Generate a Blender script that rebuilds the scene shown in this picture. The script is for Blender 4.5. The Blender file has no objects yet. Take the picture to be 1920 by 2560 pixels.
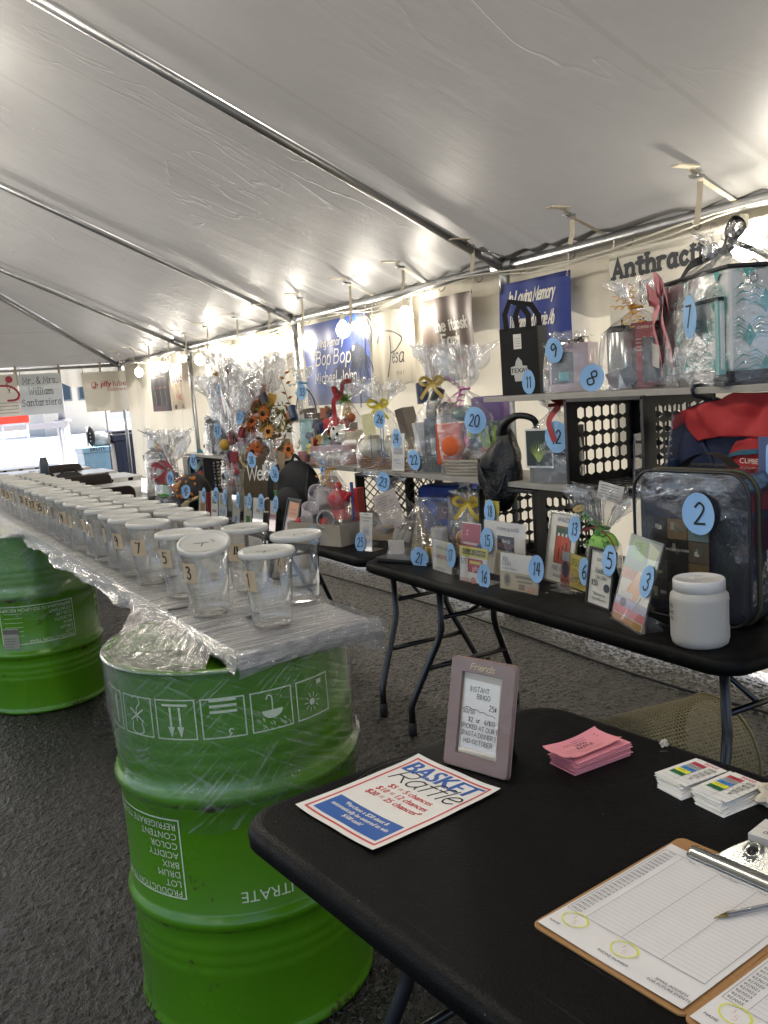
import bpy, math, random
import numpy as np
from mathutils import Matrix, Vector, noise as mnoise
R_ = math.radians; PI = math.pi
SC = bpy.context.scene; COL = SC.collection
rnd = random.Random(7)

# ------------------------------------------------------------------ camera, sky, sun, exposure
CAM_F, CAM_YAW, CAM_PITCH, CAM_ROLL, CAM_H = 2203.8, .5084, -.1384, -.0742, 1.438
def make_camera():
    cy, sy, cp, sp = math.cos(CAM_YAW), math.sin(CAM_YAW), math.cos(CAM_PITCH), math.sin(CAM_PITCH)
    f = Vector((sy*cp, cy*cp, sp)); r0 = Vector((cy, -sy, 0)); u0 = r0.cross(f)
    cr, sr = math.cos(CAM_ROLL), math.sin(CAM_ROLL)
    r = r0*cr + u0*sr; u = -r0*sr + u0*cr
    M = Matrix(((r.x, u.x, -f.x, 0), (r.y, u.y, -f.y, 0), (r.z, u.z, -f.z, CAM_H), (0, 0, 0, 1)))
    cd = bpy.data.cameras.new('camera'); cd.sensor_fit = 'VERTICAL'; cd.sensor_height = 24
    cd.lens = 24*CAM_F/2560; cd.clip_start = .02; cd.clip_end = 2000
    o = bpy.data.objects.new('camera', cd); COL.objects.link(o); o.matrix_world = M; SC.camera = o
make_camera()
SUN_EL, SUN_AZ = R_(52), R_(62)           # azimuth from +Y towards +X: the sun stands beyond the side wall
def make_light():
    w = bpy.data.worlds.new('World'); SC.world = w; w.use_nodes = True
    nt = w.node_tree; nt.nodes.clear()
    s = nt.nodes.new('ShaderNodeTexSky'); s.sky_type = 'NISHITA'; s.sun_disc = False
    s.sun_elevation = SUN_EL; s.sun_rotation = SUN_AZ; s.air_density = .7; s.dust_density = 4; s.ozone_density = .6
    b = nt.nodes.new('ShaderNodeBackground'); b.inputs[1].default_value = .15
    o = nt.nodes.new('ShaderNodeOutputWorld')
    nt.links.new(s.outputs[0], b.inputs[0]); nt.links.new(b.outputs[0], o.inputs[0])
    l = bpy.data.lights.new('sun', 'SUN'); l.energy = 5; l.angle = R_(.5); l.color = (1, .95, .87)
    lo = bpy.data.objects.new('sun', l); COL.objects.link(lo)
    d = Vector((math.sin(SUN_AZ)*math.cos(SUN_EL), math.cos(SUN_AZ)*math.cos(SUN_EL), math.sin(SUN_EL)))
    lo.rotation_euler = d.to_track_quat('Z', 'Y').to_euler(); lo.location = (8, 6, 12)
make_light()
SC.view_settings.view_transform = 'Standard'; SC.view_settings.look = 'None'
SC.view_settings.exposure = 1.98; SC.view_settings.gamma = 1; SC.view_settings.use_curve_mapping = False
SC.render.engine = 'CYCLES'
cyc = SC.cycles
cyc.transparent_max_bounces = 40; cyc.max_bounces = 9; cyc.diffuse_bounces = 4; cyc.glossy_bounces = 4
cyc.transmission_bounces = 6; cyc.use_denoising = True; cyc.sample_clamp_indirect = 6; cyc.caustics_reflective = False
cyc.caustics_refractive = False

# ------------------------------------------------------------------ materials
def lin(h):
    if not isinstance(h, str): return (*h, 1)
    c = [int(h[i:i+2], 16)/255 for i in (0, 2, 4)]
    return tuple((x/12.92 if x <= .04045 else ((x+.055)/1.055)**2.4) for x in c) + (1,)
MATS = {}
class NT:
    def __init__(s, m): s.t = m.node_tree; s.n = s.t.nodes; s.l = s.t.links
    def new(s, k, **kw):
        n = s.n.new(k)
        for a, v in kw.items():
            if hasattr(n, a) and a not in ('color',): setattr(n, a, v)
            else: n.inputs[a].default_value = v
        return n
    def link(s, a, b): s.l.new(a, b)
def base_mat(name):
    m = bpy.data.materials.new(name); m.use_nodes = True
    return m, NT(m), m.node_tree.nodes['Principled BSDF']
def mat(color, rough=.5, metal=0, spec=.5, var=.08, vscale=30, bump=0, bscale=80, stretch=(1, 1, 1), emit=0, sss=0, coat=0, trans=0, name=None, detail=3):
    key = (str(color), rough, metal, spec, var, vscale, bump, bscale, stretch, emit, sss, coat, trans)
    if key in MATS: return MATS[key]
    m, t, p = base_mat(name or ('paint_%s' % (color if isinstance(color, str) else 'mix')))
    c = lin(color)
    p.inputs['Roughness'].default_value = rough; p.inputs['Metallic'].default_value = metal
    p.inputs['Specular IOR Level'].default_value = spec
    if coat: p.inputs['Coat Weight'].default_value = coat; p.inputs['Coat Roughness'].default_value = .1
    tc = t.new('ShaderNodeTexCoord'); mp = t.new('ShaderNodeMapping'); mp.inputs['Scale'].default_value = stretch
    t.link(tc.outputs['Object'], mp.inputs[0])
    if var:
        n = t.new('ShaderNodeTexNoise'); n.inputs['Scale'].default_value = vscale; n.inputs['Detail'].default_value = detail
        t.link(mp.outputs[0], n.inputs['Vector'])
        mx = t.new('ShaderNodeMix', data_type='RGBA')
        mx.inputs[6].default_value = tuple(x*(1-var*2) for x in c[:3])+(1,); mx.inputs[7].default_value = tuple(min(1, x*(1+var*2)) for x in c[:3])+(1,)
        t.link(n.outputs['Fac'], mx.inputs[0]); t.link(mx.outputs[2], p.inputs['Base Color'])
    else: p.inputs['Base Color'].default_value = c
    if bump:
        n2 = t.new('ShaderNodeTexNoise'); n2.inputs['Scale'].default_value = bscale; n2.inputs['Detail'].default_value = 4
        t.link(mp.outputs[0], n2.inputs['Vector'])
        b = t.new('ShaderNodeBump'); b.inputs['Strength'].default_value = min(1, bump); b.inputs['Distance'].default_value = .004
        t.link(n2.outputs['Fac'], b.inputs['Height']); t.link(b.outputs[0], p.inputs['Normal'])
    if emit: p.inputs['Emission Color'].default_value = c; p.inputs['Emission Strength'].default_value = emit
    if trans: add_translucent(t, p, c, trans)
    MATS[key] = m; return m
def add_translucent(t, p, c, k):
    tr = t.new('ShaderNodeBsdfTranslucent'); tr.inputs[0].default_value = c
    ms = t.new('ShaderNodeMixShader'); ms.inputs[0].default_value = k
    out = [n for n in t.n if n.type == 'OUTPUT_MATERIAL'][0]
    t.link(p.outputs[0], ms.inputs[1]); t.link(tr.outputs[0], ms.inputs[2]); t.link(ms.outputs[0], out.inputs[0])
    return ms
def film_mat(name, clear=.8, white=.1, rough=.08, bump=.5, scale=25, stretch=(1, 1, 1), streak=0, tint='ffffff', uv=False, rot=0, detail=3, gl=1.0):
    """thin clear plastic: see-through, glossy by Fresnel, a little milky; crumpled by bump"""
    m = bpy.data.materials.new(name); m.use_nodes = True; t = NT(m); t.n.clear()
    out = t.new('ShaderNodeOutputMaterial'); tc = t.new('ShaderNodeTexCoord'); mp = t.new('ShaderNodeMapping')
    mp.inputs['Scale'].default_value = stretch; src = tc.outputs['UV' if uv else 'Object']
    if rot:
        m0 = t.new('ShaderNodeMapping'); m0.inputs['Scale'].default_value = (3, 1, 1) if abs(rot) > .2 else (1, 1, 1); m0.inputs['Rotation'].default_value = (0, 0, rot); t.link(src, m0.inputs[0]); src = m0.outputs[0]
    t.link(src, mp.inputs[0])
    n = t.new('ShaderNodeTexNoise'); n.inputs['Scale'].default_value = scale; n.inputs['Detail'].default_value = detail
    t.link(mp.outputs[0], n.inputs['Vector'])
    b = t.new('ShaderNodeBump'); b.inputs['Strength'].default_value = bump; b.inputs['Distance'].default_value = .01
    t.link(n.outputs['Fac'], b.inputs['Height'])
    tr = t.new('ShaderNodeBsdfTransparent'); tr.inputs[0].default_value = (*[.5+.5*x for x in lin(tint)[:3]], 1)
    df = t.new('ShaderNodeBsdfDiffuse'); df.inputs[0].default_value = tuple(.8*x for x in lin(tint)[:3])+(1,)
    tl = t.new('ShaderNodeBsdfTranslucent'); tl.inputs[0].default_value = df.inputs[0].default_value
    g = t.new('ShaderNodeBsdfGlossy'); g.inputs['Roughness'].default_value = rough
    for x in (g, df): t.link(b.outputs[0], x.inputs['Normal'])
    dm = t.new('ShaderNodeMixShader'); dm.inputs[0].default_value = .4; t.link(df.outputs[0], dm.inputs[1]); t.link(tl.outputs[0], dm.inputs[2])
    m1 = t.new('ShaderNodeMixShader'); t.link(tr.outputs[0], m1.inputs[1]); t.link(dm.outputs[0], m1.inputs[2])
    m1.inputs[0].default_value = white
    if streak:
        r = t.new('ShaderNodeMapRange'); r.inputs[1].default_value = .56; r.inputs[2].default_value = .68; r.inputs[3].default_value = white; r.inputs[4].default_value = min(1, white+streak)
        t.link(n.outputs['Fac'], r.inputs[0]); t.link(r.outputs[0], m1.inputs[0])
    lw = t.new('ShaderNodeFresnel'); gm = t.new('ShaderNodeNewGeometry'); io = t.new('ShaderNodeMapRange'); io.inputs[3].default_value = 1.45; io.inputs[4].default_value = 1/1.45
    t.link(gm.outputs['Backfacing'], io.inputs[0]); t.link(io.outputs[0], lw.inputs[0]); t.link(b.outputs[0], lw.inputs['Normal'])
    mu = t.new('ShaderNodeMath', operation='MULTIPLY'); mu.inputs[1].default_value = 1.6*gl; t.link(lw.outputs[0], mu.inputs[0])
    mu2 = t.new('ShaderNodeMath', operation='MINIMUM'); mu2.inputs[1].default_value = .85; t.link(mu.outputs[0], mu2.inputs[0])
    m2 = t.new('ShaderNodeMixShader'); t.link(mu2.outputs[0], m2.inputs[0]); t.link(m1.outputs[0], m2.inputs[1]); t.link(g.outputs[0], m2.inputs[2])
    t.link(m2.outputs[0], out.inputs[0]); return m

INK = mat('0c0c10', .6, var=0, name='black_ink'); BLACKP = mat('070707', .5, spec=.12, bump=.3, bscale=260, var=.2, name='black_textured_plastic')
WHITE = mat('d8d6cf', .6, var=.03, name='white_paper'); STEEL = mat('8e8f90', .38, .85, var=.12, vscale=14, name='galvanised_steel')
CELLO = film_mat('cellophane', white=.055, bump=1, scale=16, detail=5, rough=.07, gl=2.1)
CELLO2 = film_mat('cellophane_soft', white=.05, bump=1, scale=24, rough=.1, gl=1.7)
CELLOR = film_mat('cellophane_ruffle', white=.09, bump=1, scale=20, detail=5, rough=.1, gl=3.0)
ACRYL = film_mat('clear_acrylic', white=.01, bump=0, rough=.02)
JARP = film_mat('clear_jar_plastic', white=.075, bump=.15, scale=9, rough=.05, tint='f6f4ee', gl=2.1)
LIDP = mat('d8d7d2', .3, var=.04, trans=.38, name='white_lid_plastic')
BLUETAG = mat('86b0dc', .7, var=.02, name='blue_tag_paper')
TAPE = mat('c9b494', .7, var=.06, trans=.2, name='masking_tape')

def worn_black(m):
    t = NT(m); p = t.n['Principled BSDF']; tc = t.new('ShaderNodeTexCoord')
    v = t.new('ShaderNodeTexVoronoi'); v.inputs['Scale'].default_value = 70; v.inputs['Randomness'].default_value = 1; t.link(tc.outputs['Object'], v.inputs['Vector'])
    sc = t.new('ShaderNodeSeparateColor'); t.link(v.outputs['Color'], sc.inputs[0]); thr = t.new('ShaderNodeMath', operation='MULTIPLY'); thr.inputs[1].default_value = .10; t.link(sc.outputs[1], thr.inputs[0])
    lt = t.new('ShaderNodeMath', operation='LESS_THAN'); t.link(v.outputs['Distance'], lt.inputs[0]); t.link(thr.outputs[0], lt.inputs[1]); g2 = t.new('ShaderNodeMath', operation='GREATER_THAN'); g2.inputs[1].default_value = .8; t.link(sc.outputs[0], g2.inputs[0]); mk = t.new('ShaderNodeMath', operation='MULTIPLY'); t.link(lt.outputs[0], mk.inputs[0]); t.link(g2.outputs[0], mk.inputs[1])
    n = t.new('ShaderNodeTexNoise'); n.inputs['Scale'].default_value = 3.5; n.inputs['Detail'].default_value = 7; n.inputs['Roughness'].default_value = .7; t.link(tc.outputs['Object'], n.inputs['Vector'])
    r = t.new('ShaderNodeMapRange'); r.inputs[1].default_value = .3; r.inputs[2].default_value = .7; r.inputs[3].default_value = .38; r.inputs[4].default_value = .66; t.link(n.outputs['Fac'], r.inputs[0]); t.link(r.outputs[0], p.inputs['Roughness'])
    mx = t.new('ShaderNodeMix', data_type='RGBA'); old = p.inputs['Base Color'].links[0].from_socket; t.link(mk.outputs[0], mx.inputs[0]); t.link(old, mx.inputs[6]); mx.inputs[7].default_value = (.10, .10, .09, 1)
    ms = t.new('ShaderNodeMapping'); ms.inputs['Scale'].default_value = (60, 1.5, 1); ms.inputs['Rotation'].default_value = (0, 0, .7); t.link(tc.outputs['Object'], ms.inputs[0]); ns = t.new('ShaderNodeTexNoise'); ns.inputs['Scale'].default_value = 3; t.link(ms.outputs[0], ns.inputs['Vector']); rs = t.new('ShaderNodeMapRange'); rs.inputs[1].default_value = .70; rs.inputs[2].default_value = .74; rs.inputs[4].default_value = .35; t.link(ns.outputs['Fac'], rs.inputs[0])
    m2 = t.new('ShaderNodeMix', data_type='RGBA'); t.link(rs.outputs[0], m2.inputs[0]); t.link(mx.outputs[2], m2.inputs[6]); m2.inputs[7].default_value = (.035, .035, .033, 1); t.link(m2.outputs[2], p.inputs['Base Color'])
worn_black(BLACKP)
# ------------------------------------------------------------------ mesh helpers
class MB:
    def __init__(s): s.v = []; s.f = []; s.m = []; s.sm = []; s.uv = None
    def add(s, vs, fs, m=0, smooth=False, M=None):
        o = len(s.v)
        if M is not None: vs = [tuple(M @ Vector(v)) for v in vs]
        s.v += [tuple(v) for v in vs]; s.f += [tuple(i+o for i in f) for f in fs]; s.m += [m]*len(fs); s.sm += [smooth]*len(fs); return s
    def box(s, c, d, m=0, M=None, taper=1, rz=0):
        x, y, z = d[0]/2, d[1]/2, d[2]/2; vs = []
        for k, q in ((-1, 1), (1, taper)):
            for a, b in ((-1, -1), (1, -1), (1, 1), (-1, 1)):
                X, Y = a*x*q, b*y*q
                if rz: X, Y = X*math.cos(rz)-Y*math.sin(rz), X*math.sin(rz)+Y*math.cos(rz)
                vs.append((c[0]+X, c[1]+Y, c[2]+k*z))
        return s.add(vs, [(3, 2, 1, 0), (4, 5, 6, 7), (0, 1, 5, 4), (1, 2, 6, 5), (2, 3, 7, 6), (3, 0, 4, 7)], m, M=M)
    def tube(s, pts, r, n=8, m=0, closed=False, M=None, smooth=True):
        P = [Vector(p) for p in pts]; k = len(P); rs = r if isinstance(r, (list, tuple)) else [r]*k
        up = Vector((0, 0, 1)); vs = []; prev = None
        for i, p in enumerate(P):
            if closed: d = P[(i+1) % k]-P[i-1]
            else: d = P[min(i+1, k-1)]-P[max(i-1, 0)]
            if d.length < 1e-9: d = Vector((0, 0, 1))
            d.normalize()
            if prev is None:
                a = up if abs(d.dot(up)) < .95 else Vector((1, 0, 0)); u = d.cross(a).normalized()
            else: u = (prev - d*prev.dot(d)).normalized()
            prev = u; w = d.cross(u)
            for j in range(n):
                t = 2*PI*j/n; vs.append(p+(u*math.cos(t)+w*math.sin(t))*rs[i])
        fs = []; K = k if closed else k-1
        for i in range(K):
            for j in range(n):
                a = i*n+j; b = i*n+(j+1) % n; c = ((i+1) % k)*n+(j+1) % n; d_ = ((i+1) % k)*n+j
                fs.append((a, b, c, d_))
        if not closed: fs += [tuple(range(n))[::-1], tuple((k-1)*n+j for j in range(n))]
        return s.add(vs, fs, m, smooth, M)
    def lathe(s, prof, n=32, c=(0, 0, 0), m=0, M=None, smooth=True, sq=None, wob=None):
        vs = []; fs = []
        for (r, z) in prof:
            for j in range(n):
                t = 2*PI*j/n; rr = r
                if wob: rr = r*(1+wob(t, z))
                x, y = math.cos(t)*rr, math.sin(t)*rr
                if sq: x, y = x*sq[0], y*sq[1]
                vs.append((c[0]+x, c[1]+y, c[2]+z))
        for i in range(len(prof)-1):
            for j in range(n): fs.append((i*n+j, i*n+(j+1) % n, (i+1)*n+(j+1) % n, (i+1)*n+j))
        return s.add(vs, fs, m, smooth, M)
    def disc(s, r, z, n=32, c=(0, 0), m=0, M=None, sq=(1, 1)):
        return s.add([(c[0]+r*sq[0]*math.cos(2*PI*j/n), c[1]+r*sq[1]*math.sin(2*PI*j/n), z) for j in range(n)], [tuple(range(n))], m, M=M)
    def prism(s, poly, z0, z1, m=0, M=None):
        n = len(poly)
        return s.add([(x, y, z0) for x, y in poly]+[(x, y, z1) for x, y in poly], [tuple(range(n))[::-1], tuple(range(n, 2*n))]+[(i, (i+1) % n, n+(i+1) % n, n+i) for i in range(n)], m, M=M)
    def sphere(s, c, r, n=12, m=0, sc=(1, 1, 1), M=None):
        k = n//2; vs = []; fs = []
        for i in range(k+1):
            a = PI*i/k
            for j in range(n):
                b = 2*PI*j/n; vs.append((c[0]+r*sc[0]*math.sin(a)*math.cos(b), c[1]+r*sc[1]*math.sin(a)*math.sin(b), c[2]+r*sc[2]*math.cos(a)))
        for i in range(k):
            for j in range(n): fs.append((i*n+j, (i+1)*n+j, (i+1)*n+(j+1) % n, i*n+(j+1) % n))
        return s.add(vs, fs, m, True, M)
    def grid(s, fn, nu, nv, m=0, smooth=True, M=None):
        """fn(u, v) with u, v in 0..1; also stores uv"""
        vs = []; uv = []
        for j in range(nv+1):
            for i in range(nu+1): vs.append(fn(i/nu, j/nv)); uv.append((i/nu, j/nv))
        fs = [(j*(nu+1)+i, j*(nu+1)+i+1, (j+1)*(nu+1)+i+1, (j+1)*(nu+1)+i) for j in range(nv) for i in range(nu)]
        if not s.v: s.uv = uv
        return s.add(vs, fs, m, smooth, M)
    def ribbon(s, pts, w, nrm, m=0, M=None, th=0):
        P = [Vector(p) for p in pts]; N = Vector(nrm).normalized(); vs = []
        for i, p in enumerate(P):
            d = (P[min(i+1, len(P)-1)]-P[max(i-1, 0)]).normalized(); q = d.cross(N).normalized()*w/2
            vs += [p-q, p+q]
        return s.add(vs, [(2*i, 2*i+1, 2*i+3, 2*i+2) for i in range(len(P)-1)], m, True, M)
    def build(s, name, mats, parent=None, loc=None, rz=None, bevel=0, label=None, cat=None, group=None, kind=None, rot=None):
        me = bpy.data.meshes.new(name); me.from_pydata(s.v, [], s.f)
        for mm in (mats if isinstance(mats, (list, tuple)) else [mats]): me.materials.append(mm)
        me.polygons.foreach_set('material_index', s.m); me.polygons.foreach_set('use_smooth', s.sm)
        if s.uv is not None and len(s.uv) == len(s.v):
            ul = me.uv_layers.new(name='UVMap'); li = np.zeros(len(me.loops), dtype=np.int32); me.loops.foreach_get('vertex_index', li)
            ul.data.foreach_set('uv', np.array(s.uv, dtype=np.float32)[li].ravel())
        me.update(); o = bpy.data.objects.new(name, me); COL.objects.link(o)
        if parent: o.parent = parent
        if loc is not None: o.location = loc
        if rz is not None: o.rotation_euler = (0, 0, rz)
        if rot is not None: o.rotation_euler = rot
        if bevel:
            b = o.modifiers.new('bevel', 'BEVEL'); b.width = bevel; b.segments = 2; b.limit_method = 'ANGLE'
        tag(o, label, cat, group, kind); return o
def tag(o, label=None, cat=None, group=None, kind=None):
    if label: o['label'] = label
    if cat: o['category'] = cat
    if group: o['group'] = group
    if kind: o['kind'] = kind
    return o
def thing(name, label, cat, loc=(0, 0, 0), rz=0, group=None, rot=None):
    o = bpy.data.objects.new(name, None); COL.objects.link(o); o.empty_display_size = .05; o.location = loc
    o.rotation_euler = rot if rot is not None else (0, 0, rz)
    return tag(o, label, cat, group)
def fr(origin, xd, yd):
    x = Vector(xd).normalized(); y = Vector(yd).normalized(); z = x.cross(y)
    return Matrix(((x.x, y.x, z.x, origin[0]), (x.y, y.y, z.y, origin[1]), (x.z, y.z, z.z, origin[2]), (0, 0, 0, 1)))
def rrect(w, h, r, n=5, cx=0, cy=0):
    pts = []
    for (sx, sy, a0) in ((1, 1, 0), (-1, 1, 90), (-1, -1, 180), (1, -1, 270)):
        for i in range(n+1):
            a = R_(a0+90*i/n); pts.append((cx+sx*(w/2-r)+r*math.cos(a), cy+sy*(h/2-r)+r*math.sin(a)))
    return pts
def ell(a, b, n=24, cx=0, cy=0): return [(cx+a*math.cos(2*PI*i/n), cy+b*math.sin(2*PI*i/n)) for i in range(n)]

# ------------------------------------------------------------------ lettering
_tc = {}
def font_geo(txt):
    if txt in _tc: return _tc[txt]
    cu = bpy.data.curves.new('lettering', 'FONT'); cu.body = txt; cu.size = 1; cu.resolution_u = 3
    o = bpy.data.objects.new('lettering', cu); COL.objects.link(o)
    dg = bpy.context.evaluated_depsgraph_get(); me = o.evaluated_get(dg).to_mesh()
    vs = [(v.co.x, v.co.y) for v in me.vertices]; fs = [tuple(p.vertices) for p in me.polygons]
    o.evaluated_get(dg).to_mesh_clear(); bpy.data.objects.remove(o); bpy.data.curves.remove(cu)
    w = max([v[0] for v in vs] or [0]); _tc[txt] = (vs, fs, w); return _tc[txt]
G = {}
for ln in '''A;4;0,0 2,6 4,0|.8,2 3.2,2
B;3.6;0,0 0,6|~0,6 2.6,5.8 3,4.6 2.4,3.4 0,3.1|~0,3.1 3,3 3.6,1.6 2.8,.2 0,0
C;3.8;~3.8,5 2,6 .4,4.8 0,3 .4,1.2 2,0 3.8,1
D;3.8;0,0 0,6|~0,6 2.6,5.6 3.8,3 2.6,.4 0,0
E;3.2;3.2,6 0,6 0,0 3.2,0|0,3.1 2.6,3.1
F;3;3.2,6 0,6 0,0|0,3.1 2.5,3.1
G;4;~3.8,5 2,6 .4,4.8 0,3 .4,1.2 2,0 3.6,.8 3.8,2.6|2.4,2.6 3.9,2.6
H;3.8;0,0 0,6|3.8,0 3.8,6|0,3.1 3.8,3.1
I;.6;.3,0 .3,6
J;2.6;~2.6,6 2.6,1.4 1.4,0 0,1
K;3.6;0,0 0,6|3.4,6 0,2.6|1.2,3.4 3.6,0
L;3;0,6 0,0 3,0
M;4.6;0,0 .3,6 2.3,1.6 4.3,6 4.6,0
N;3.8;0,0 0,6 3.8,0 3.8,6
O;4.2;~2.1,6 .4,4.8 0,3 .4,1.2 2.1,0 3.8,1.2 4.2,3 3.8,4.8 2.1,6
P;3.4;0,0 0,6|~0,6 2.8,5.8 3.4,4.4 2.8,3 0,2.7
R;3.6;0,0 0,6|~0,6 2.8,5.8 3.4,4.4 2.8,3 0,2.8|1.4,2.8 3.6,0
S;3.4;~3.2,5.2 1.8,6 .3,5 .6,3.6 2.8,2.6 3.3,1.2 1.8,0 0,.8
T;4;0,6 4,6|2,6 2,0
U;3.8;~0,6 0,2 1,.2 2.8,.2 3.8,2 3.8,6
V;4;0,6 2,0 4,6
W;5.6;0,6 1.4,0 2.8,5 4.2,0 5.6,6
X;3.8;0,0 3.8,6|0,6 3.8,0
Y;3.8;0,6 1.9,3 3.8,6|1.9,3 1.9,0
Z;3.6;0,6 3.6,6 0,0 3.6,0
a;3;~2.8,3.6 1.4,4.1 .1,2.6 .3,.6 1.6,0 2.8,1.4|~2.8,4 2.8,1 3.3,0
b;3;~0,6.4 0,.2|~0,2.8 1.4,4.1 2.9,2.6 2.6,.4 1.2,-.1 0,.8
c;2.6;~2.6,3.4 1.4,4 .1,2.4 .6,.4 1.8,0 2.7,.8
d;3;~2.8,3.2 1.4,4.1 .1,2.6 .3,.6 1.6,0 2.8,1.2|2.8,6.4 2.8,0
e;2.8;~.2,2.1 2.7,2.4 2.3,3.8 1,3.9 .1,2 .8,.2 1.9,0 2.8,.8
f;2;~2.4,6 1.4,6.2 .9,5 .9,0|0,3.9 2,3.9
g;3;~2.8,3.6 1.4,4.1 .1,2.6 .3,.8 1.6,.2 2.8,1.4|~2.8,4 2.8,-1 1.6,-2.1 .2,-1.5
h;3;0,0 0,6.4|~0,2.6 1.5,4.1 2.9,3 2.9,0
i;.6;.3,0 .3,4|.2,5.3 .5,5.5
j;1;~.8,4 .8,-1 0,-2|.8,5.3 1,5.5
k;2.8;0,0 0,6.4|2.5,4 0,1.8|1,2.6 2.8,0
l;.6;.3,0 .3,6.4
m;4.6;0,0 0,4|~0,2.6 1.2,4.1 2.2,3 2.2,0|~2.2,2.6 3.4,4.1 4.5,3 4.5,0
n;3;0,0 0,4|~0,2.6 1.5,4.1 2.9,3 2.9,0
o;3;~1.5,4.1 .2,3 .2,1 1.5,0 2.8,1 2.8,3 1.5,4.1
p;3;0,4 0,-2|~0,2.8 1.4,4.1 2.9,2.6 2.6,.4 1.2,-.1 0,.8
r;2;0,0 0,4|~0,2.4 .8,3.9 2,3.9
s;2.4;~2.3,3.5 1.2,4.1 .2,3.3 .6,2.3 2,1.7 2.3,.7 1.2,0 0,.6
t;2;~1,5.6 1,.8 1.8,0 2.3,.3|0,4 2.2,4
u;3;~0,4 0,1 1.3,0 2.8,1.4|2.8,4 2.8,0
v;2.8;0,4 1.4,0 2.8,4
w;4.2;0,4 1,0 2.1,3.4 3.2,0 4.2,4
x;2.8;0,0 2.8,4|0,4 2.8,0
y;2.8;0,4 1.5,.2|2.9,4 1,-2
z;2.6;0,4 2.6,4 0,0 2.6,0
0;3.2;~1.6,6 .2,4.6 .2,1.4 1.6,0 3,1.4 3,4.6 1.6,6
1;1.2;0,5 .8,6 .8,0
2;3.2;~.2,4.8 1.6,6 3,4.8 2.4,3 .1,.1|.1,.1 3.3,.1
3;3;~.2,5.4 1.6,6 2.8,4.9 1.4,3.3|~1.4,3.3 3,2.2 2.4,.3 1,0 0,.7
4;3.2;2.4,0 2.4,6|1,6 .1,2.2 3.2,2.2
5;3;3,6 .5,6 .3,3.5|~.3,3.5 2.1,3.7 3,2 2.2,.3 0,.3
6;3;~2.6,5.8 .7,4 .1,1.8 1.4,0 2.9,1.3 2.2,3 .3,2.3
7;3;0,6 3,6 1.2,0
8;3;~1.5,3.2 .3,4.5 1.5,6 2.7,4.5 1.5,3.2 .1,1.5 1.5,0 2.9,1.5 1.5,3.2
9;3;~2.7,4.3 1.5,6 .2,4.5 1.1,3 2.7,4.2 2.6,2 2,0
/;2;0,-.4 2.2,6.4
$;3;~2.7,4.9 1.5,5.4 .3,4.5 .8,3.4 2.3,2.6 2.6,1.4 1.4,.6 .2,1.1|1.5,6.2 1.5,-.2
&;4;~4,0 .8,4.4 1.6,6 2.6,4.8 .3,1.8 .8,.1 2.4,.3 3.9,2.6
-;2;0,2.6 2,2.6
.;.6;.1,0 .5,.2
!;.5;.3,6 .3,1.8|.2,0 .4,.2
";1.6;.2,6.2 .2,4.6|1.3,6.2 1.3,4.6
*;2;0,4.4 2,5.8|0,5.8 2,4.4|1,6.2 1,4
%;2.6;~2.3,3.9 .9,4.2 .1,2.6 .9,1 2.3,1.4|1.4,5.2 1.1,0
{;1.4;~1.2,6.5 .4,5.6 .9,4.2 .1,3.1 .9,2 .4,.6 1.2,-.4
};1.4;~.2,6.5 1,5.6 .5,4.2 1.3,3.1 .5,2 1,.6 .2,-.4
=;3;0,3.7 3,3.7|0,2 3,2'''.split('\n'):
    a, w_, st = ln.split(';', 2); G[a] = (float(w_), [(q[0] == '~', [tuple(map(float, p.split(','))) for p in q.lstrip('~').split()]) for q in st.split('|')])
def crom(P, n=5):
    out = []
    for i in range(len(P)-1):
        p0 = P[max(i-1, 0)]; p1 = P[i]; p2 = P[i+1]; p3 = P[min(i+2, len(P)-1)]
        for k in range(n):
            t = k/n
            out.append(tuple(.5*((2*b)+(-a+c)*t+(2*a-5*b+4*c-d)*t*t+(-a+3*b-3*c+d)*t**3) for a, b, c, d in zip(p0, p1, p2, p3)))
    return out+[P[-1]]
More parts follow.
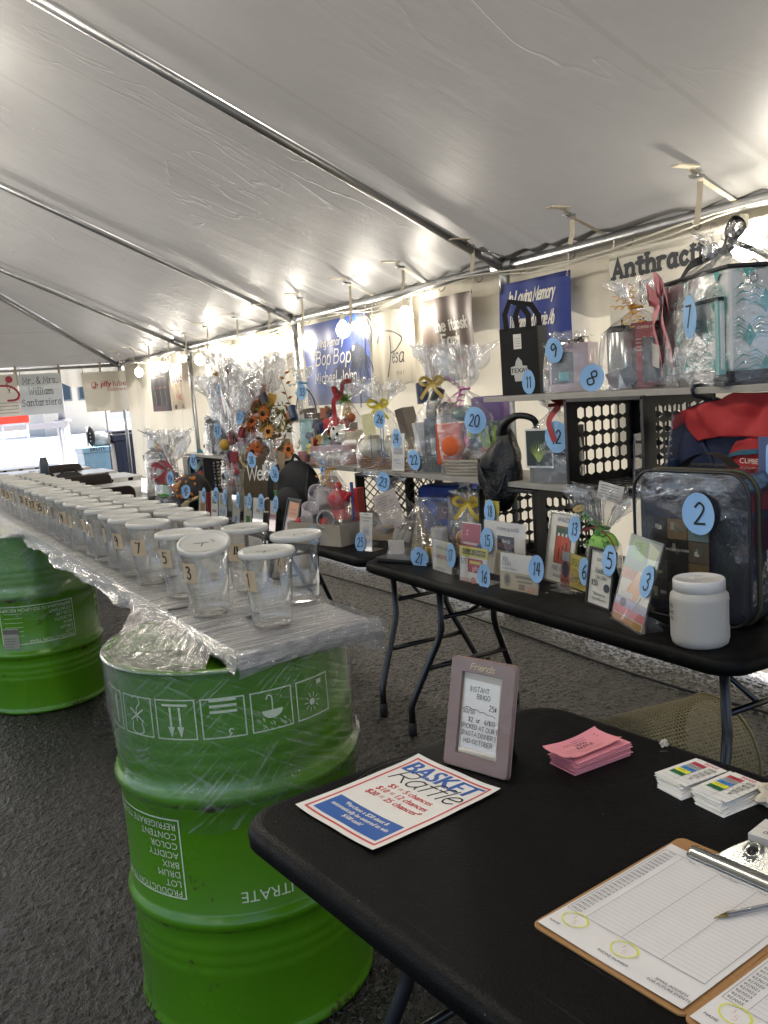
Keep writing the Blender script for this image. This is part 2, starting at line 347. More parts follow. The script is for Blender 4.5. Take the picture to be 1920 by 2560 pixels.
class Print:
    """flat ink on a plane: collects shapes of several colours into one mesh"""
    def __init__(s): s.mb = MB(); s.mats = []; s.k = 0
    def mi(s, m):
        if m not in s.mats: s.mats.append(m)
        return s.mats.index(m)
    def z(s): s.k += 1; return .0004+s.k*.00002
    def poly(s, pts, m): z = s.z(); s.mb.add([(x, y, z) for x, y in pts], [tuple(range(len(pts)))], s.mi(m)); return s
    sub = 0
    def rect(s, x0, y0, x1, y1, m):
        if s.sub:
            n = s.sub; z = s.z(); s.mb.add([(x0+(x1-x0)*i/n, y0+(y1-y0)*j/n, z) for j in range(n+1) for i in range(n+1)], [(j*(n+1)+i, j*(n+1)+i+1, (j+1)*(n+1)+i+1, (j+1)*(n+1)+i) for j in range(n) for i in range(n)], s.mi(m)); return s
        return s.poly([(x0, y0), (x1, y0), (x1, y1), (x0, y1)], m)
    def line(s, pts, w, m, closed=False):
        z = s.z(); P = [Vector((p[0], p[1])) for p in pts]; vs = []
        if s.sub:
            Q = []; rng = range(len(P)) if closed else range(len(P)-1)
            for i in rng:
                a, b = P[i], P[(i+1) % len(P)]; k = max(1, int((b-a).length/.012)); Q += [a.lerp(b, j/k) for j in range(k)]
            P = Q if closed else Q+[P[-1]]
        n = len(P)
        for i, p in enumerate(P):
            if closed: a, b = P[i-1], P[(i+1) % n]
            else: a, b = P[max(i-1, 0)], P[min(i+1, n-1)]
            d1 = (p-a); d2 = (b-p)
            if d1.length < 1e-9: d1 = d2
            if d2.length < 1e-9: d2 = d1
            d1 = d1.normalized() if d1.length > 0 else Vector((1, 0)); d2 = d2.normalized() if d2.length > 0 else d1
            d = d1+d2; d = d.normalized() if d.length > 1e-6 else d1
            q = Vector((-d.y, d.x))*w/2/max(.45, d.dot(d1)); e = Vector((0, 0))
            if not closed and i == 0: e = -d1*w*.4
            if not closed and i == n-1: e = d1*w*.4
            vs += [(p.x-q.x+e.x, p.y-q.y+e.y, z), (p.x+q.x+e.x, p.y+q.y+e.y, z)]
        fs = [(2*i, 2*i+1, 2*i+3, 2*i+2)[::-1] for i in range(n-1)]
        if closed: fs.append((2*n-2, 2*n-1, 1, 0)[::-1])
        s.mb.add(vs, fs, s.mi(m)); return s
    def font(s, t, x, y, h, m, al='c', sx=1, shear=0, rot=0, bold=0):
        vs, fs, w = font_geo(t); k = h/.7; W = w*k*sx; ox = {'c': -W/2, 'l': 0, 'r': -W}[al]; z = s.z(); c, q = math.cos(rot), math.sin(rot)
        for dx in ((0,) if not bold else (0, bold)):
            out = [(ox+v[0]*k*sx+v[1]*k*shear+dx, v[1]*k) for v in vs]
            s.mb.add([(x+a*c-b*q, y+a*q+b*c, z+dx*.01) for a, b in out], fs, s.mi(m))
        return s
    def hand(s, t, x, y, h, m, al='c', wt=.09, sx=1, shear=0, serif=0, jit=0, sp=1.3, rot=0):
        k = h/6; W = sum((G[c][0]+sp)*k*sx if c in G else 2.2*k*sx for c in t)-sp*k*sx; X = {'c': -W/2, 'l': 0, 'r': -W}[al]; w = wt*h; cr, sr = math.cos(rot), math.sin(rot)
        def T(px_, py_): px_ += py_*shear; return (x+px_*cr-py_*sr, y+px_*sr+py_*cr)
        for c in t:
            if c not in G: X += 2.2*k*sx; continue
            jy = rnd.uniform(-jit, jit)*h
            for smf, P in G[c][1]:
                Q = crom([(p[0]*k*sx+X+rnd.uniform(-jit, jit)*h*.3, p[1]*k+jy) for p in P]) if smf else [(p[0]*k*sx+X, p[1]*k+jy) for p in P]
                s.line([T(*q_) for q_ in Q], w, m)
                if serif:
                    for e in (Q[0], Q[-1]):
                        yy = round((e[1]-jy)/k)
                        if yy in (0, 4, 6): s.line([T(e[0]-serif*h*.5, e[1]), T(e[0]+serif*h*.5, e[1])], w*.6, m)
            X += (G[c][0]+sp)*k*sx
        return s
    def build(s, name, parent, loc=(0, 0, 0), rot=(0, 0, 0), M=None, fn=None):
        if not s.mb.v: return None
        if fn: s.mb.v = [tuple(fn(*v)) for v in s.mb.v]
        if M is not None: s.mb.v = [tuple(M @ Vector(v)) for v in s.mb.v]
        o = s.mb.build(name, s.mats, parent, loc=loc); o.rotation_euler = rot; return o

# ================================================================== SETTING
def asphalt_mat(name='asphalt', dark=.011):
    m, t, p = base_mat(name)
    tc = t.new('ShaderNodeTexCoord'); v = t.new('ShaderNodeTexVoronoi'); v.inputs['Scale'].default_value = 150; v.feature = 'F1'
    n = t.new('ShaderNodeTexNoise'); n.inputs['Scale'].default_value = 1.7; n.inputs['Detail'].default_value = 6
    n2 = t.new('ShaderNodeTexNoise'); n2.inputs['Scale'].default_value = 260; n2.inputs['Detail'].default_value = 2
    for x in (v, n, n2): t.link(tc.outputs['Object'], x.inputs['Vector'])
    cr = t.new('ShaderNodeValToRGB'); e = cr.color_ramp.elements
    e[0].position = .0; e[0].color = (dark*.2, dark*.19, dark*.17, 1); e[1].position = 1; e[1].color = (dark*9, dark*8.4, dark*7.4, 1)  # lightest stones paint glints into the asphalt colour
    el = cr.color_ramp.elements.new(.60); el.color = (dark*1.0, dark*.95, dark*.86, 1); e2 = cr.color_ramp.elements.new(.88); e2.color = (dark*1.7, dark*1.6, dark*1.4, 1)
    sp = t.new('ShaderNodeSeparateColor'); t.link(v.outputs['Color'], sp.inputs[0]); t.link(sp.outputs[0], cr.inputs[0])
    br = t.new('ShaderNodeValToRGB'); br.color_ramp.elements[0].position = .35; br.color_ramp.elements[0].color = (.5, .46, .40, 1); br.color_ramp.elements[1].position = .68; br.color_ramp.elements[1].color = (1.15, 1.15, 1.15, 1)
    t.link(n.outputs['Fac'], br.inputs[0])
    mx = t.new('ShaderNodeMix', data_type='RGBA', blend_type='MULTIPLY'); mx.inputs[0].default_value = 1
    t.link(cr.outputs[0], mx.inputs[6]); t.link(br.outputs[0], mx.inputs[7])
    nk = t.new('ShaderNodeTexNoise'); nk.inputs['Scale'].default_value = 1.1; nk.inputs['Detail'].default_value = 5; t.link(tc.outputs['Object'], nk.inputs['Vector']); k1 = t.new('ShaderNodeMath', operation='SUBTRACT'); k1.inputs[1].default_value = .5; t.link(nk.outputs['Fac'], k1.inputs[0]); k2 = t.new('ShaderNodeMath', operation='ABSOLUTE'); t.link(k1.outputs[0], k2.inputs[0])
    k3 = t.new('ShaderNodeMapRange'); k3.inputs[2].default_value = .006; k3.inputs[3].default_value = .15; k3.inputs[4].default_value = 1; t.link(k2.outputs[0], k3.inputs[0]); k4 = t.new('ShaderNodeVectorMath', operation='SCALE'); t.link(mx.outputs[2], k4.inputs[0]); t.link(k3.outputs[0], k4.inputs['Scale']); t.link(k4.outputs[0], p.inputs['Base Color'])
    p.inputs['Roughness'].default_value = .34; p.inputs['Specular IOR Level'].default_value = .55
    b = t.new('ShaderNodeBump'); b.inputs['Strength'].default_value = .9; b.inputs['Distance'].default_value = .004
    iv = t.new('ShaderNodeMath', operation='SUBTRACT'); iv.inputs[0].default_value = 1; t.link(v.outputs['Distance'], iv.inputs[1])
    ad = t.new('ShaderNodeMath', operation='ADD'); t.link(iv.outputs[0], ad.inputs[0]); t.link(n2.outputs['Fac'], ad.inputs[1])
    t.link(ad.outputs[0], b.inputs['Height']); t.link(b.outputs[0], p.inputs['Normal']); return m
ASPH = asphalt_mat()
MB().grid(lambda u, v: (-400+800*u, -400+800*v, -.012), 8, 8).build('asphalt_ground', ASPH, kind='structure', label='dark coarse asphalt lot the whole tent stands on')
def near_asphalt():
    nx, ny = 420, 520; x = np.linspace(-1.2, 3.6, nx+1); y = np.linspace(1.0, 7.0, ny+1); X, Y = np.meshgrid(x, y)
    rs = np.random.RandomState(3); Z = rs.rand(*X.shape)**1.6*.0105; Z = (Z*1.4+np.roll(Z, 1, 0)*.6+np.roll(Z, 1, 1)*.6)/2.4
    Z += .004*np.sin(X*2.1+Y*.7)+.003*np.sin(Y*3.1-X)-.007
    ed = np.minimum(np.minimum(X+1.2, 3.6-X), np.minimum(Y-1, 7-Y)).clip(0, .2)/.2; Z = Z*ed-.011*(1-ed)
    V = np.stack([X+(rs.rand(*X.shape)-.5)*.006, Y+(rs.rand(*X.shape)-.5)*.006, Z], -1).reshape(-1, 3)
    i = np.arange(ny)[:, None]*(nx+1)+np.arange(nx)[None]; F = np.stack([i, i+1, i+nx+2, i+nx+1], -1).reshape(-1, 4)
    me = bpy.data.meshes.new('asphalt_grit'); me.vertices.add(len(V)); me.vertices.foreach_set('co', V.ravel())
    me.loops.add(F.size); me.loops.foreach_set('vertex_index', F.ravel().astype(np.int32)); me.polygons.add(len(F)); me.polygons.foreach_set('loop_start', np.arange(len(F), dtype=np.int32)*4)
    me.polygons.foreach_set('use_smooth', np.zeros(len(F), dtype=bool)); me.materials.append(ASPH); me.update(calc_edges=True); me.validate()
    o = bpy.data.objects.new('asphalt_surface', me); COL.objects.link(o); tag(o, kind='structure', label='rough aggregate asphalt under the tables')
near_asphalt()
MB().box((4, 70, -.05), (160, 105, .1)).build('concrete_pavement', mat('d6d3cc', .8, var=.06, vscale=.6, name='sunlit_concrete'), kind='structure', label='bright sunlit concrete lot beyond the open end of the tent')

# ================================================================== TENT
EX, EZ, RX, RZ = 3.3, 2.1, .25, 3.53; LX = 2*RX-EX; YA, YC = 10.85, 13.9; YN = -1.95  # unseen near end of the tent, cut short to let daylight in
RAFT = [-1.80, 1.21, 4.26, 7.31, 10.4]
def canopy_mat():
    m, t, p = base_mat('grey_white_vinyl_canopy')
    p.inputs['Base Color'].default_value = (.22, .22, .215, 1); p.inputs['Roughness'].default_value = .46; p.inputs['Specular IOR Level'].default_value = .42
    tc = t.new('ShaderNodeTexCoord')
    mp = t.new('ShaderNodeMapping'); mp.inputs['Scale'].default_value = (.7, 2.0, .7); mp.inputs['Rotation'].default_value = (0, 0, .35); t.link(tc.outputs['Object'], mp.inputs[0])
    n = t.new('ShaderNodeTexNoise'); n.inputs['Scale'].default_value = 2.2; n.inputs['Detail'].default_value = 7; n.inputs['Roughness'].default_value = .62; n.inputs['Distortion'].default_value = .6; t.link(mp.outputs[0], n.inputs['Vector'])
    n3 = t.new('ShaderNodeTexNoise'); n3.inputs['Scale'].default_value = 3; n3.inputs['Detail'].default_value = 3; t.link(tc.outputs['Object'], n3.inputs['Vector'])
    mx = t.new('ShaderNodeMix', data_type='RGBA'); mx.inputs[6].default_value = (.175, .175, .170, 1); mx.inputs[7].default_value = (.215, .215, .21, 1); t.link(n3.outputs['Fac'], mx.inputs[0])
    sy = t.new('ShaderNodeSeparateXYZ'); t.link(tc.outputs['Object'], sy.inputs[0]); ya = t.new('ShaderNodeMath', operation='ADD'); ya.inputs[1].default_value = 20.55; t.link(sy.outputs[1], ya.inputs[0]); ym = t.new('ShaderNodeMath', operation='MODULO'); ym.inputs[1].default_value = 1.525; t.link(ya.outputs[0], ym.inputs[0]); yl_ = t.new('ShaderNodeMath', operation='LESS_THAN'); yl_.inputs[1].default_value = .03; t.link(ym.outputs[0], yl_.inputs[0])
    sm = t.new('ShaderNodeMix', data_type='RGBA', blend_type='MULTIPLY'); t.link(yl_.outputs[0], sm.inputs[0]); t.link(mx.outputs[2], sm.inputs[6]); sm.inputs[7].default_value = (.86, .85, .83, 1)
    nd = t.new('ShaderNodeTexNoise'); nd.inputs['Scale'].default_value = .55; nd.inputs['Detail'].default_value = 8; nd.inputs['Roughness'].default_value = .7; t.link(tc.outputs['Object'], nd.inputs['Vector']); rd_ = t.new('ShaderNodeMapRange'); rd_.inputs[1].default_value = .35; rd_.inputs[2].default_value = .65; rd_.inputs[3].default_value = .86; rd_.inputs[4].default_value = 1.06; t.link(nd.outputs['Fac'], rd_.inputs[0])
    sd = t.new('ShaderNodeVectorMath', operation='SCALE'); t.link(sm.outputs[2], sd.inputs[0]); t.link(rd_.outputs[0], sd.inputs['Scale']); t.link(sd.outputs[0], p.inputs['Base Color'])
    b = t.new('ShaderNodeBump'); b.inputs['Strength'].default_value = .5; b.inputs['Distance'].default_value = .014; t.link(n.outputs['Fac'], b.inputs['Height'])
    nc = t.new('ShaderNodeTexNoise'); nc.inputs['Scale'].default_value = 1.5; nc.inputs['Detail'].default_value = 2; nc.inputs['Distortion'].default_value = .9; t.link(mp.outputs[0], nc.inputs['Vector'])
    s1 = t.new('ShaderNodeMath', operation='SUBTRACT'); s1.inputs[1].default_value = .5; t.link(nc.outputs['Fac'], s1.inputs[0]); s2 = t.new('ShaderNodeMath', operation='ABSOLUTE'); t.link(s1.outputs[0], s2.inputs[0])
    r1 = t.new('ShaderNodeMapRange'); r1.interpolation_type = 'SMOOTHSTEP'; r1.inputs[2].default_value = .022; r1.inputs[3].default_value = 1; r1.inputs[4].default_value = 0; t.link(s2.outputs[0], r1.inputs[0])
    nm = t.new('ShaderNodeTexNoise'); nm.inputs['Scale'].default_value = .9; t.link(tc.outputs['Object'], nm.inputs['Vector']); r2 = t.new('ShaderNodeMapRange'); r2.inputs[1].default_value = .48; r2.inputs[2].default_value = .66; t.link(nm.outputs['Fac'], r2.inputs[0])
    m9 = t.new('ShaderNodeMath', operation='MULTIPLY'); t.link(r1.outputs[0], m9.inputs[0]); t.link(r2.outputs[0], m9.inputs[1]); b3 = t.new('ShaderNodeBump'); b3.inputs['Strength'].default_value = .6; b3.inputs['Distance'].default_value = .008
    t.link(m9.outputs[0], b3.inputs['Height']); t.link(b.outputs[0], b3.inputs['Normal']); b = b3
    wv = t.new('ShaderNodeTexWave'); wv.inputs['Scale'].default_value = 180; wv.bands_direction = 'Y'; t.link(tc.outputs['Object'], wv.inputs['Vector'])
    b2 = t.new('ShaderNodeBump'); b2.inputs['Strength'].default_value = .0; b2.inputs['Distance'].default_value = .001; t.link(wv.outputs['Fac'], b2.inputs['Height']); t.link(b.outputs[0], b2.inputs['Normal'])
    t.link(b2.outputs[0], p.inputs['Normal']); add_translucent(t, p, (.55, .54, .52, 1), .035); return m
tent = thing('frame_tent', 'large grey-white vinyl frame tent on steel poles covering the whole raffle', 'tent', (0, 0, 0))
def slope(x0, x1, s):
    def fn(u, v):
        Y = YN+(YC-YN)*v; t = u; tmax = 1.0
        if Y > YA: tmax = (YC-Y)/(YC-YA)
        t *= tmax; X = x0+(x1-x0)*t; Z = EZ+(RZ-EZ)*t
        k = (Y-1.21)/3.05; k -= math.floor(k)
        sag = .045*math.sin(PI*k)*math.sin(PI*min(1, t*1.05+.03)) if Y < YA else 0
        e = max(0, 1-t*7); wr = e*.014*math.sin(Y*23+3*math.sin(Y*5))+.004*mnoise.noise((X*1.3, Y*3, s))+.012*mnoise.noise((X*.8, Y*1.4, s+4))
        return (X, Y, Z-sag+wr+.035)
    return fn
cb = MB(); cb.grid(slope(EX, RX, 1), 70, 260); cb.grid(slope(LX, RX, 5), 16, 90)
def hip(u, v):
    X = LX+(EX-LX)*u; d = min(u, 1-u)*2; t = min(v, 1)*d
    return (LX+(EX-LX)*u, YC-(YC-YA)*v*d, EZ+(RZ-EZ)*v*d+.035+.006*mnoise.noise((X*2, v*6, 0)))
cb.grid(hip, 60, 24); CANOPY = canopy_mat(); cb.build('canopy', CANOPY, tent)
def valance():
    mb = MB(); mb.grid(lambda u, v: (EX+.10+.05*v, YN+(YC-YN)*u, EZ+.055-.26*v-.03*v*math.sin((YN+(YC-YN)*u)*6)), 200, 4); MB().grid(lambda u, v: (EX-.03+.17*v, YN+(YC-YN)*u, EZ+.060-.03*v), 60, 2).build('eave_flap', CANOPY, tent)
    def end(u, v):
        X = LX+(EX-LX)*u; sc = abs(math.sin(PI*(X-LX)/.52)); low = .20+.10*sc
        return (X, YC+.05+.006*math.sin(X*30), EZ+.0-low*v)
    mb.grid(end, 240, 4); mb.build('valance', mat('b9b7b0', .5, trans=.25, var=.04), tent)
valance()
# poles
def tube_part(name, a, b, r=.027, parent=tent, n=10): return MB().tube([a, b], r, n).build(name, STEEL, parent)
for Y in RAFT:
    tube_part('rafter', (EX-.03, Y, EZ), (RX, Y, RZ-.03)); tube_part('rafter', (LX+.03, Y, EZ), (RX, Y, RZ-.03))
for sx, X in ((1, EX), (-1, LX)):
    tube_part('rafter', (X-.03*sx, YC-.03, EZ), (RX, YA, RZ-.03))
    ys = [YN]+RAFT+[YC]
    for a, b in zip(ys, ys[1:]): tube_part('eave_beam', (X, a+.003, EZ), (X, b-.003, EZ))
    for Y in RAFT+[YC]:
        tube_part('leg', (X, Y, EZ-.02), (X, Y, 0), .025)
        MB().tube([(X, Y-.09, EZ), (X, Y+.09, EZ)], .034, 10).build('pole_fitting', STEEL, tent)
        MB().tube([(X, Y, EZ), (X, Y, EZ-.16)], .032, 10).build('pole_fitting', STEEL, tent)
        MB().tube([(X, Y, EZ), (X-.17*sx, Y, EZ+.08)], .034, 10).build('pole_fitting', STEEL, tent)
        MB().box((X, Y, .006), (.16, .16, .012)).build('base_plate', STEEL, tent)
tube_part('ridge_beam', (RX, YN, RZ-.03), (RX, YA, RZ-.03))
tube_part('eave_beam', (LX, YC, EZ), (EX, YC, EZ))
tube_part('brace_pole', (3.02, YC+.02, EZ-.03), (3.02, YC+.02, 0), .012)
# webbing straps with buckles along the eave
WEB = mat('b7ae9c', .7, var=.1, bump=.3, bscale=400)
def strap(y, dy=0, hang=.2):
    mb = MB(); x0 = EX-.30; zc = EZ+(EX-x0)*(RZ-EZ)/(EX-RX)+.0
    mb.ribbon([(x0, y, zc), (x0+.08, y+.01, zc-.045), (EX-.03, y+dy, EZ+.02), (EX+.02, y+dy, EZ+.032)], .03, (0, 0, 1))
    mb.ribbon([(x0+.07, y+.012, zc-.05), (x0+.075, y+.02, zc-.11), (x0+.06, y+.025, zc-.11-hang)], .025, (1, .4, 0))
    mb.box((x0-.03, y-.005, zc+.0), (.12, .045, .006), M=None); o = mb.build('tie_strap', WEB, tent)
    b = MB(); b.box((x0+.055, y+.008, zc-.034), (.03, .045, .012)); b.tube([(x0+.03, y-.015, zc-.03), (x0+.03, y+.03, zc-.03)], .006, 6); b.build('buckle', STEEL, o)
for i in range(15): strap(1.9+i*.78+rnd.uniform(-.08, .08), rnd.uniform(-.12, .12), rnd.uniform(.05, .22))
# straps at the open end
for X in (1.2, 1.8, 2.4, 3.0):
    mb = MB(); mb.ribbon([(X, YC-.03, EZ+.06), (X, YC-.035, EZ-.22)], .035, (0, 1, 0)); mb.build('tie_strap', mat('8f8474', .7, var=.1), tent)
# side wall: cream translucent vinyl hung on rings
def wallfn(u, v):
    Y = YN+(YC-.15-YN)*u; Z = .04+(EZ-.005)*(1-v)
    f = .5+.5*(Y/14); a = .014+.02*max(0, (Y-7)/7)
    X = EX+.06+a*math.sin(Y*6.3+.8*math.sin(Y*2.2))+.008*mnoise.noise((Y*5, Z*2, 0))*1.5+.012*math.sin(Y*17)*(.3+.7*v)
    return (X, Y, Z+.015*math.sin(Y*4)*v)
wm = mat('cbc5b4', .5, trans=.13, var=.05, vscale=2.5, bump=.5, bscale=5, stretch=(1, 5, 1), name='cream_sidewall_vinyl')
sw = MB().grid(wallfn, 420, 14).build('side_wall', wm, tent)
mb = MB()
for i in range(34):
    y = -.5+i*.42; mb.tube([(EX+.02+.03*math.cos(a), y, EZ-.01+.045*math.sin(a)) for a in np.linspace(0, 2*PI, 12)[:-1]], .003, 5, closed=True)
mb.build('curtain_hooks', STEEL, tent, kind='stuff')

# string of bulbs along each eave; the opposite one is added for its light
def string_lights(X, ys, label, s):
    t = thing('string_lights', label, 'string lights', (X, ys[0], EZ-.05), group=None)
    P = []; z0 = EZ-.05
    ya, yb = ys[0]-2.5, ys[-1]+.8; n = 90
    for i in range(n+1):
        y = ya+(yb-ya)*i/n; P.append((s*.04*math.sin(y*2.3), y-ys[0], -.01+.022*math.sin(y*3.1)))
    cb_ = mat('c9c6bb', .5, var=0); MB().tube(P, .005, 6).build('cable', cb_, t)
    MB().tube([(p[0]+.02, p[1], p[2]-.015+.01*math.sin(p[1]*7)) for p in P], .0045, 6).build('cable', cb_, t)
    for y in ys:
        yy = y-ys[0]; so = MB().lathe([(0, .0), (.017, 0), (.019, -.05), (.024, -.062), (.0, -.062)], 16, (0, yy, -.02)).build('socket', mat('b9b5a8', .5, var=0), t)
        MB().lathe([(.0, 0), (.014, -.002), (.018, -.014), (.040, -.034), (.054, -.066), (.054, -.084), (.040, -.114), (.018, -.130), (0, -.133)], 24, (0, yy, -.072)).build('bulb', BULB, so)
    return t
mB, tB, pB = base_mat('lit_bulb_glass'); pB.inputs['Base Color'].default_value = (.9, .9, .85, 1); pB.inputs['Emission Color'].default_value = (1, .92, .79, 1); pB.inputs['Emission Strength'].default_value = 34; BULB = mB
string_lights(EX-.15, [1.35, 2.475, 5.161, 6.078, 7.379, 8.455, 9.562, 11.0, 12.2], 'string of lit round bulbs on white cable under the tent eave above the prize tables', 1)  # nearest bulb hangs out of view, added to light the foreground
string_lights(LX+.15, [-.6, 1.0, 2.6, 4.2, 5.8, 7.4, 9.0, 10.6, 12.2], 'unseen string of lit round bulbs added along the opposite open side for its light', -1)  # unseen bulbs, added to light the drums and foreground

def added_ridge_lamps():  # unseen lamps on the ridge, added to brighten the foreground papers
    t = thing('added_ridge_lamps', 'unseen row of white globe lamps added along the tent ridge to light the foreground', 'string lights', (RX, -1.2, RZ-.12)); MB().tube([(0, 0, 0), (0, 11.6, 0)], .006, 6).build('cable', mat('c9c6bb', .5, var=0), t)
    for k in range(8):
        y = .4+1.5*k; so = MB().tube([(0, y, 0), (0, y, -.09)], .02, 10).build('socket', mat('b9b5a8', .5, var=0), t); MB().sphere((0, y, -.175), .092, 20).build('globe', BULB, so)
added_ridge_lamps()

# ------------------------------------------------------------------ banners
def cloth_fn(w, h, amp, seed):
    def f(x, y, z=0):   # x along width 0..w, y up 0..h ; returns local with normal -y
        s = x/w*2*PI; return (x, -z-amp*math.sin(s*1.2+seed)*(1.1-y/h)-amp*.6*math.sin(s*3+seed*2)*(1-y/h*.6)+amp*.5*math.sin(y/h*5+seed), y)
    return f
def banner(name, label, color, y_far, y_near, z0, z1, pr=None, X=EX-.03, amp=.012, seed=0, tilt=0, m=None, group=None, dz=0):
    """hangs on the side wall and faces the aisle; local x runs from its far end to its near end"""
    w = y_far-y_near; h = z1-z0
    t = thing(name, label, 'banner', (X, y_far, z0), -PI/2, group='banners hung on the tent wall')
    f = cloth_fn(w, h, amp, seed)
    MB().grid(lambda u, v: (lambda q: (q[0]+tilt*(1-v), q[1], q[2]+dz*u))(f(u*w, v*h)), 36, 20).build('cloth', m or mat(color, .62, trans=.1, spec=.35, var=.03, name='banner_vinyl'), t)
    if pr:
        P = Print(); pr(P, w, h); P.build('lettering', t, fn=lambda x, y, z: (lambda q: (q[0]+tilt*(1-y/h), q[1], q[2]+dz*x/w))(f(x, y, z+.0015)))
    g = MB()
    for cx in (.02, w-.02): g.tube([f(cx+.008*math.cos(a), h-.02+.008*math.sin(a), .003) for a in np.linspace(0, 2*PI, 9)[:-1]], .002, 5, closed=True)
    g.tube([f(.02, h-.02), (.02, .02, EZ-z0+.02)], .003, 5); g.tube([f(w-.02, h-.02), (w-.02, .02, EZ-z0+.02)], .003, 5)
    g.build('hanging_ties', mat('cfcabd', .6, var=0), t); return t
def hang_front(name, label, color, x0, x1, z0, z1, pr, dz=0, skew=0):
    w = x1-x0; h = z1-z0; t = thing(name, label, 'banner', (x0, YC-.06, z0), 0, group='banners hung across the open end')
    f = lambda x, y, z=0: (x+skew*(1-y/h), -z-.006*math.sin(x*9), y+dz*(x/w))
    MB().grid(lambda u, v: f(u*w, v*h), 20, 10).build('sheet', mat(color, .5, trans=.12, var=.02), t)
    P = Print(); pr(P, w, h); P.build('lettering', t, fn=lambda x, y, z: f(x, y, z+.004))
    g = MB()
    for x in (.03, w-.03): g.tube([f(x, h-.01, .002), (x, 0, EZ-z0+.01)], .004, 5)
    g.build('hanging_ties', mat('6f675a', .6, var=0), t)
INKR = mat('8d1f2c', .6, var=0); INKN = mat('22262c', .6, var=0); CREAMI = mat('d9d6cc', .6, var=0); NAVYI = mat('27306e', .6, var=0); BLUEI = mat('2c4f95', .6, var=0); REDI = mat('b5393c', .6, var=0)
GREYI = mat('77766f', .6, var=0)
def p_anth(P, w, h):
    k = .078; P.hand('Anthracite A', .03, h-.125, k, INKN, 'l', wt=.30, serif=.34, sx=1.12, sp=2.0)
    P.hand('E', .21, h-.25, k, INKN, 'l', wt=.30, serif=.34, sx=1.15, sp=1.9)
    P.hand('th A', .19, h-.385, .045, INKN, 'l', wt=.17, serif=.3, sp=1.8); P.hand('an', .23, h-.45, .042, INKN, 'l', wt=.17, serif=.3, sp=1.8); P.hand('U', .28, h-.51, .045, INKN, 'l', wt=.17, serif=.3)
banner('banner', 'white banner with bold black Anthracite lettering behind the top shelf', 'c9c5ba', 3.36, 1.3, 1.0, 2.02, p_anth, amp=.012, seed=1, dz=.02)
def p_blue(P, w, h):
    P.hand('In Loving Memory', w*.47, h*.80, .068, CREAMI, wt=.15, shear=.28, sx=.66, sp=.8); P.hand('William and Marie Ab', w*.47, h*.57, .068, CREAMI, wt=.15, shear=.28, sx=.56, sp=.7)
    P.hand('by the', w*.2, h*.1, .05, CREAMI, wt=.09, shear=.28, sx=.7, sp=1.0)
banner('banner', 'dark blue memorial banner with white script behind the black gift bag', '2b3c86', 4.28, 3.66, 1.38, 1.99, p_blue, amp=.012, seed=2)
def p_fam(P, w, h):
    P.hand('The itchosk', w*.54, h*.60, .066, CREAMI, wt=.20, sx=.8, sp=1.4); P.hand('Family', w*.52, h*.43, .066, CREAMI, wt=.20, sx=.8, sp=1.4)
    P.poly([(w*.58+.028*math.sin(a)*(1 if math.cos(a) > 0 else .8), h*.22+.042*math.cos(a)) for a in np.linspace(0, 2*PI, 18)[:-1]], REDI); P.line([(w*.58, h*.22-.04), (w*.56, h*.05)], .004, REDI)
banner('banner', 'brown family name banner with a small red balloon emblem', '6e625c', 5.12, 4.52, 1.46, 2.0, p_fam, amp=.03, seed=.6, tilt=0)
def p_pesa(P, w, h):
    P.line(crom([(w*.1, h*.60), (w*.2, h*.74), (w*.5, h*.72), (w*.72, h*.62), (w*.62, h*.48), (w*.48, h*.44)]), .011, INKN)
    P.line(crom([(w*.44, h*.66), (w*.46, h*.4), (w*.40, h*.12)]), .01, INKN); P.hand('esa', w*.5, h*.30, .10, INKN, 'l', wt=.09, shear=.1, sx=.8); P.hand('mar', w*.62, h*.14, .03, GREYI, 'l', wt=.12, sp=3)
banner('banner', 'white banner with black brush script beginning Pes', 'bdb6a6', 5.86, 5.26, 1.46, 1.99, p_pesa, amp=.014, seed=4)
def palm(P, x, y, s, m):
    P.line(crom([(x, y-.28*s), (x+.02*s, y-.12*s), (x-.01*s, y)]), .018*s, m)
    for a in range(0, 360, 20):
        A = R_(a+10); L = rnd.uniform(.8, 1.25)
        for o in (0, .10, -.10): P.line(crom([(x, y), (x+.07*s*L*math.cos(A+o), y+.06*s*L*math.sin(A+o)+.03*s), (x+.13*s*L*math.cos(A+o*1.5), y+.08*s*L*math.sin(A+o)-.01*s), (x+.16*s*L*math.cos(A+o*2), y+.08*s*L*math.sin(A)-.07*s)]), .006*s, m)
def bop_mat():
    m, t, p = base_mat('printed_beach_banner'); tc = t.new('ShaderNodeTexCoord'); sx = t.new('ShaderNodeSeparateXYZ'); t.link(tc.outputs['UV'], sx.inputs[0])
    cr = t.new('ShaderNodeValToRGB'); e = cr.color_ramp.elements; e[0].color = lin('343a58'); e[1].color = lin('1a3786'); e[1].position = .8; k = e.new(.35); k.color = lin('5a6ba6')
    n = t.new('ShaderNodeTexNoise'); n.inputs['Scale'].default_value = 4; t.link(tc.outputs['UV'], n.inputs['Vector'])
    a = t.new('ShaderNodeMath', operation='MULTIPLY_ADD'); a.inputs[1].default_value = .35; t.link(n.outputs['Fac'], a.inputs[0]); s2 = t.new('ShaderNodeMath', operation='SUBTRACT'); s2.inputs[1].default_value = .17
    t.link(sx.outputs[1], a.inputs[2]); t.link(a.outputs[0], s2.inputs[0]); t.link(s2.outputs[0], cr.inputs[0]); t.link(cr.outputs[0], p.inputs['Base Color']); p.inputs['Roughness'].default_value = .3; return m
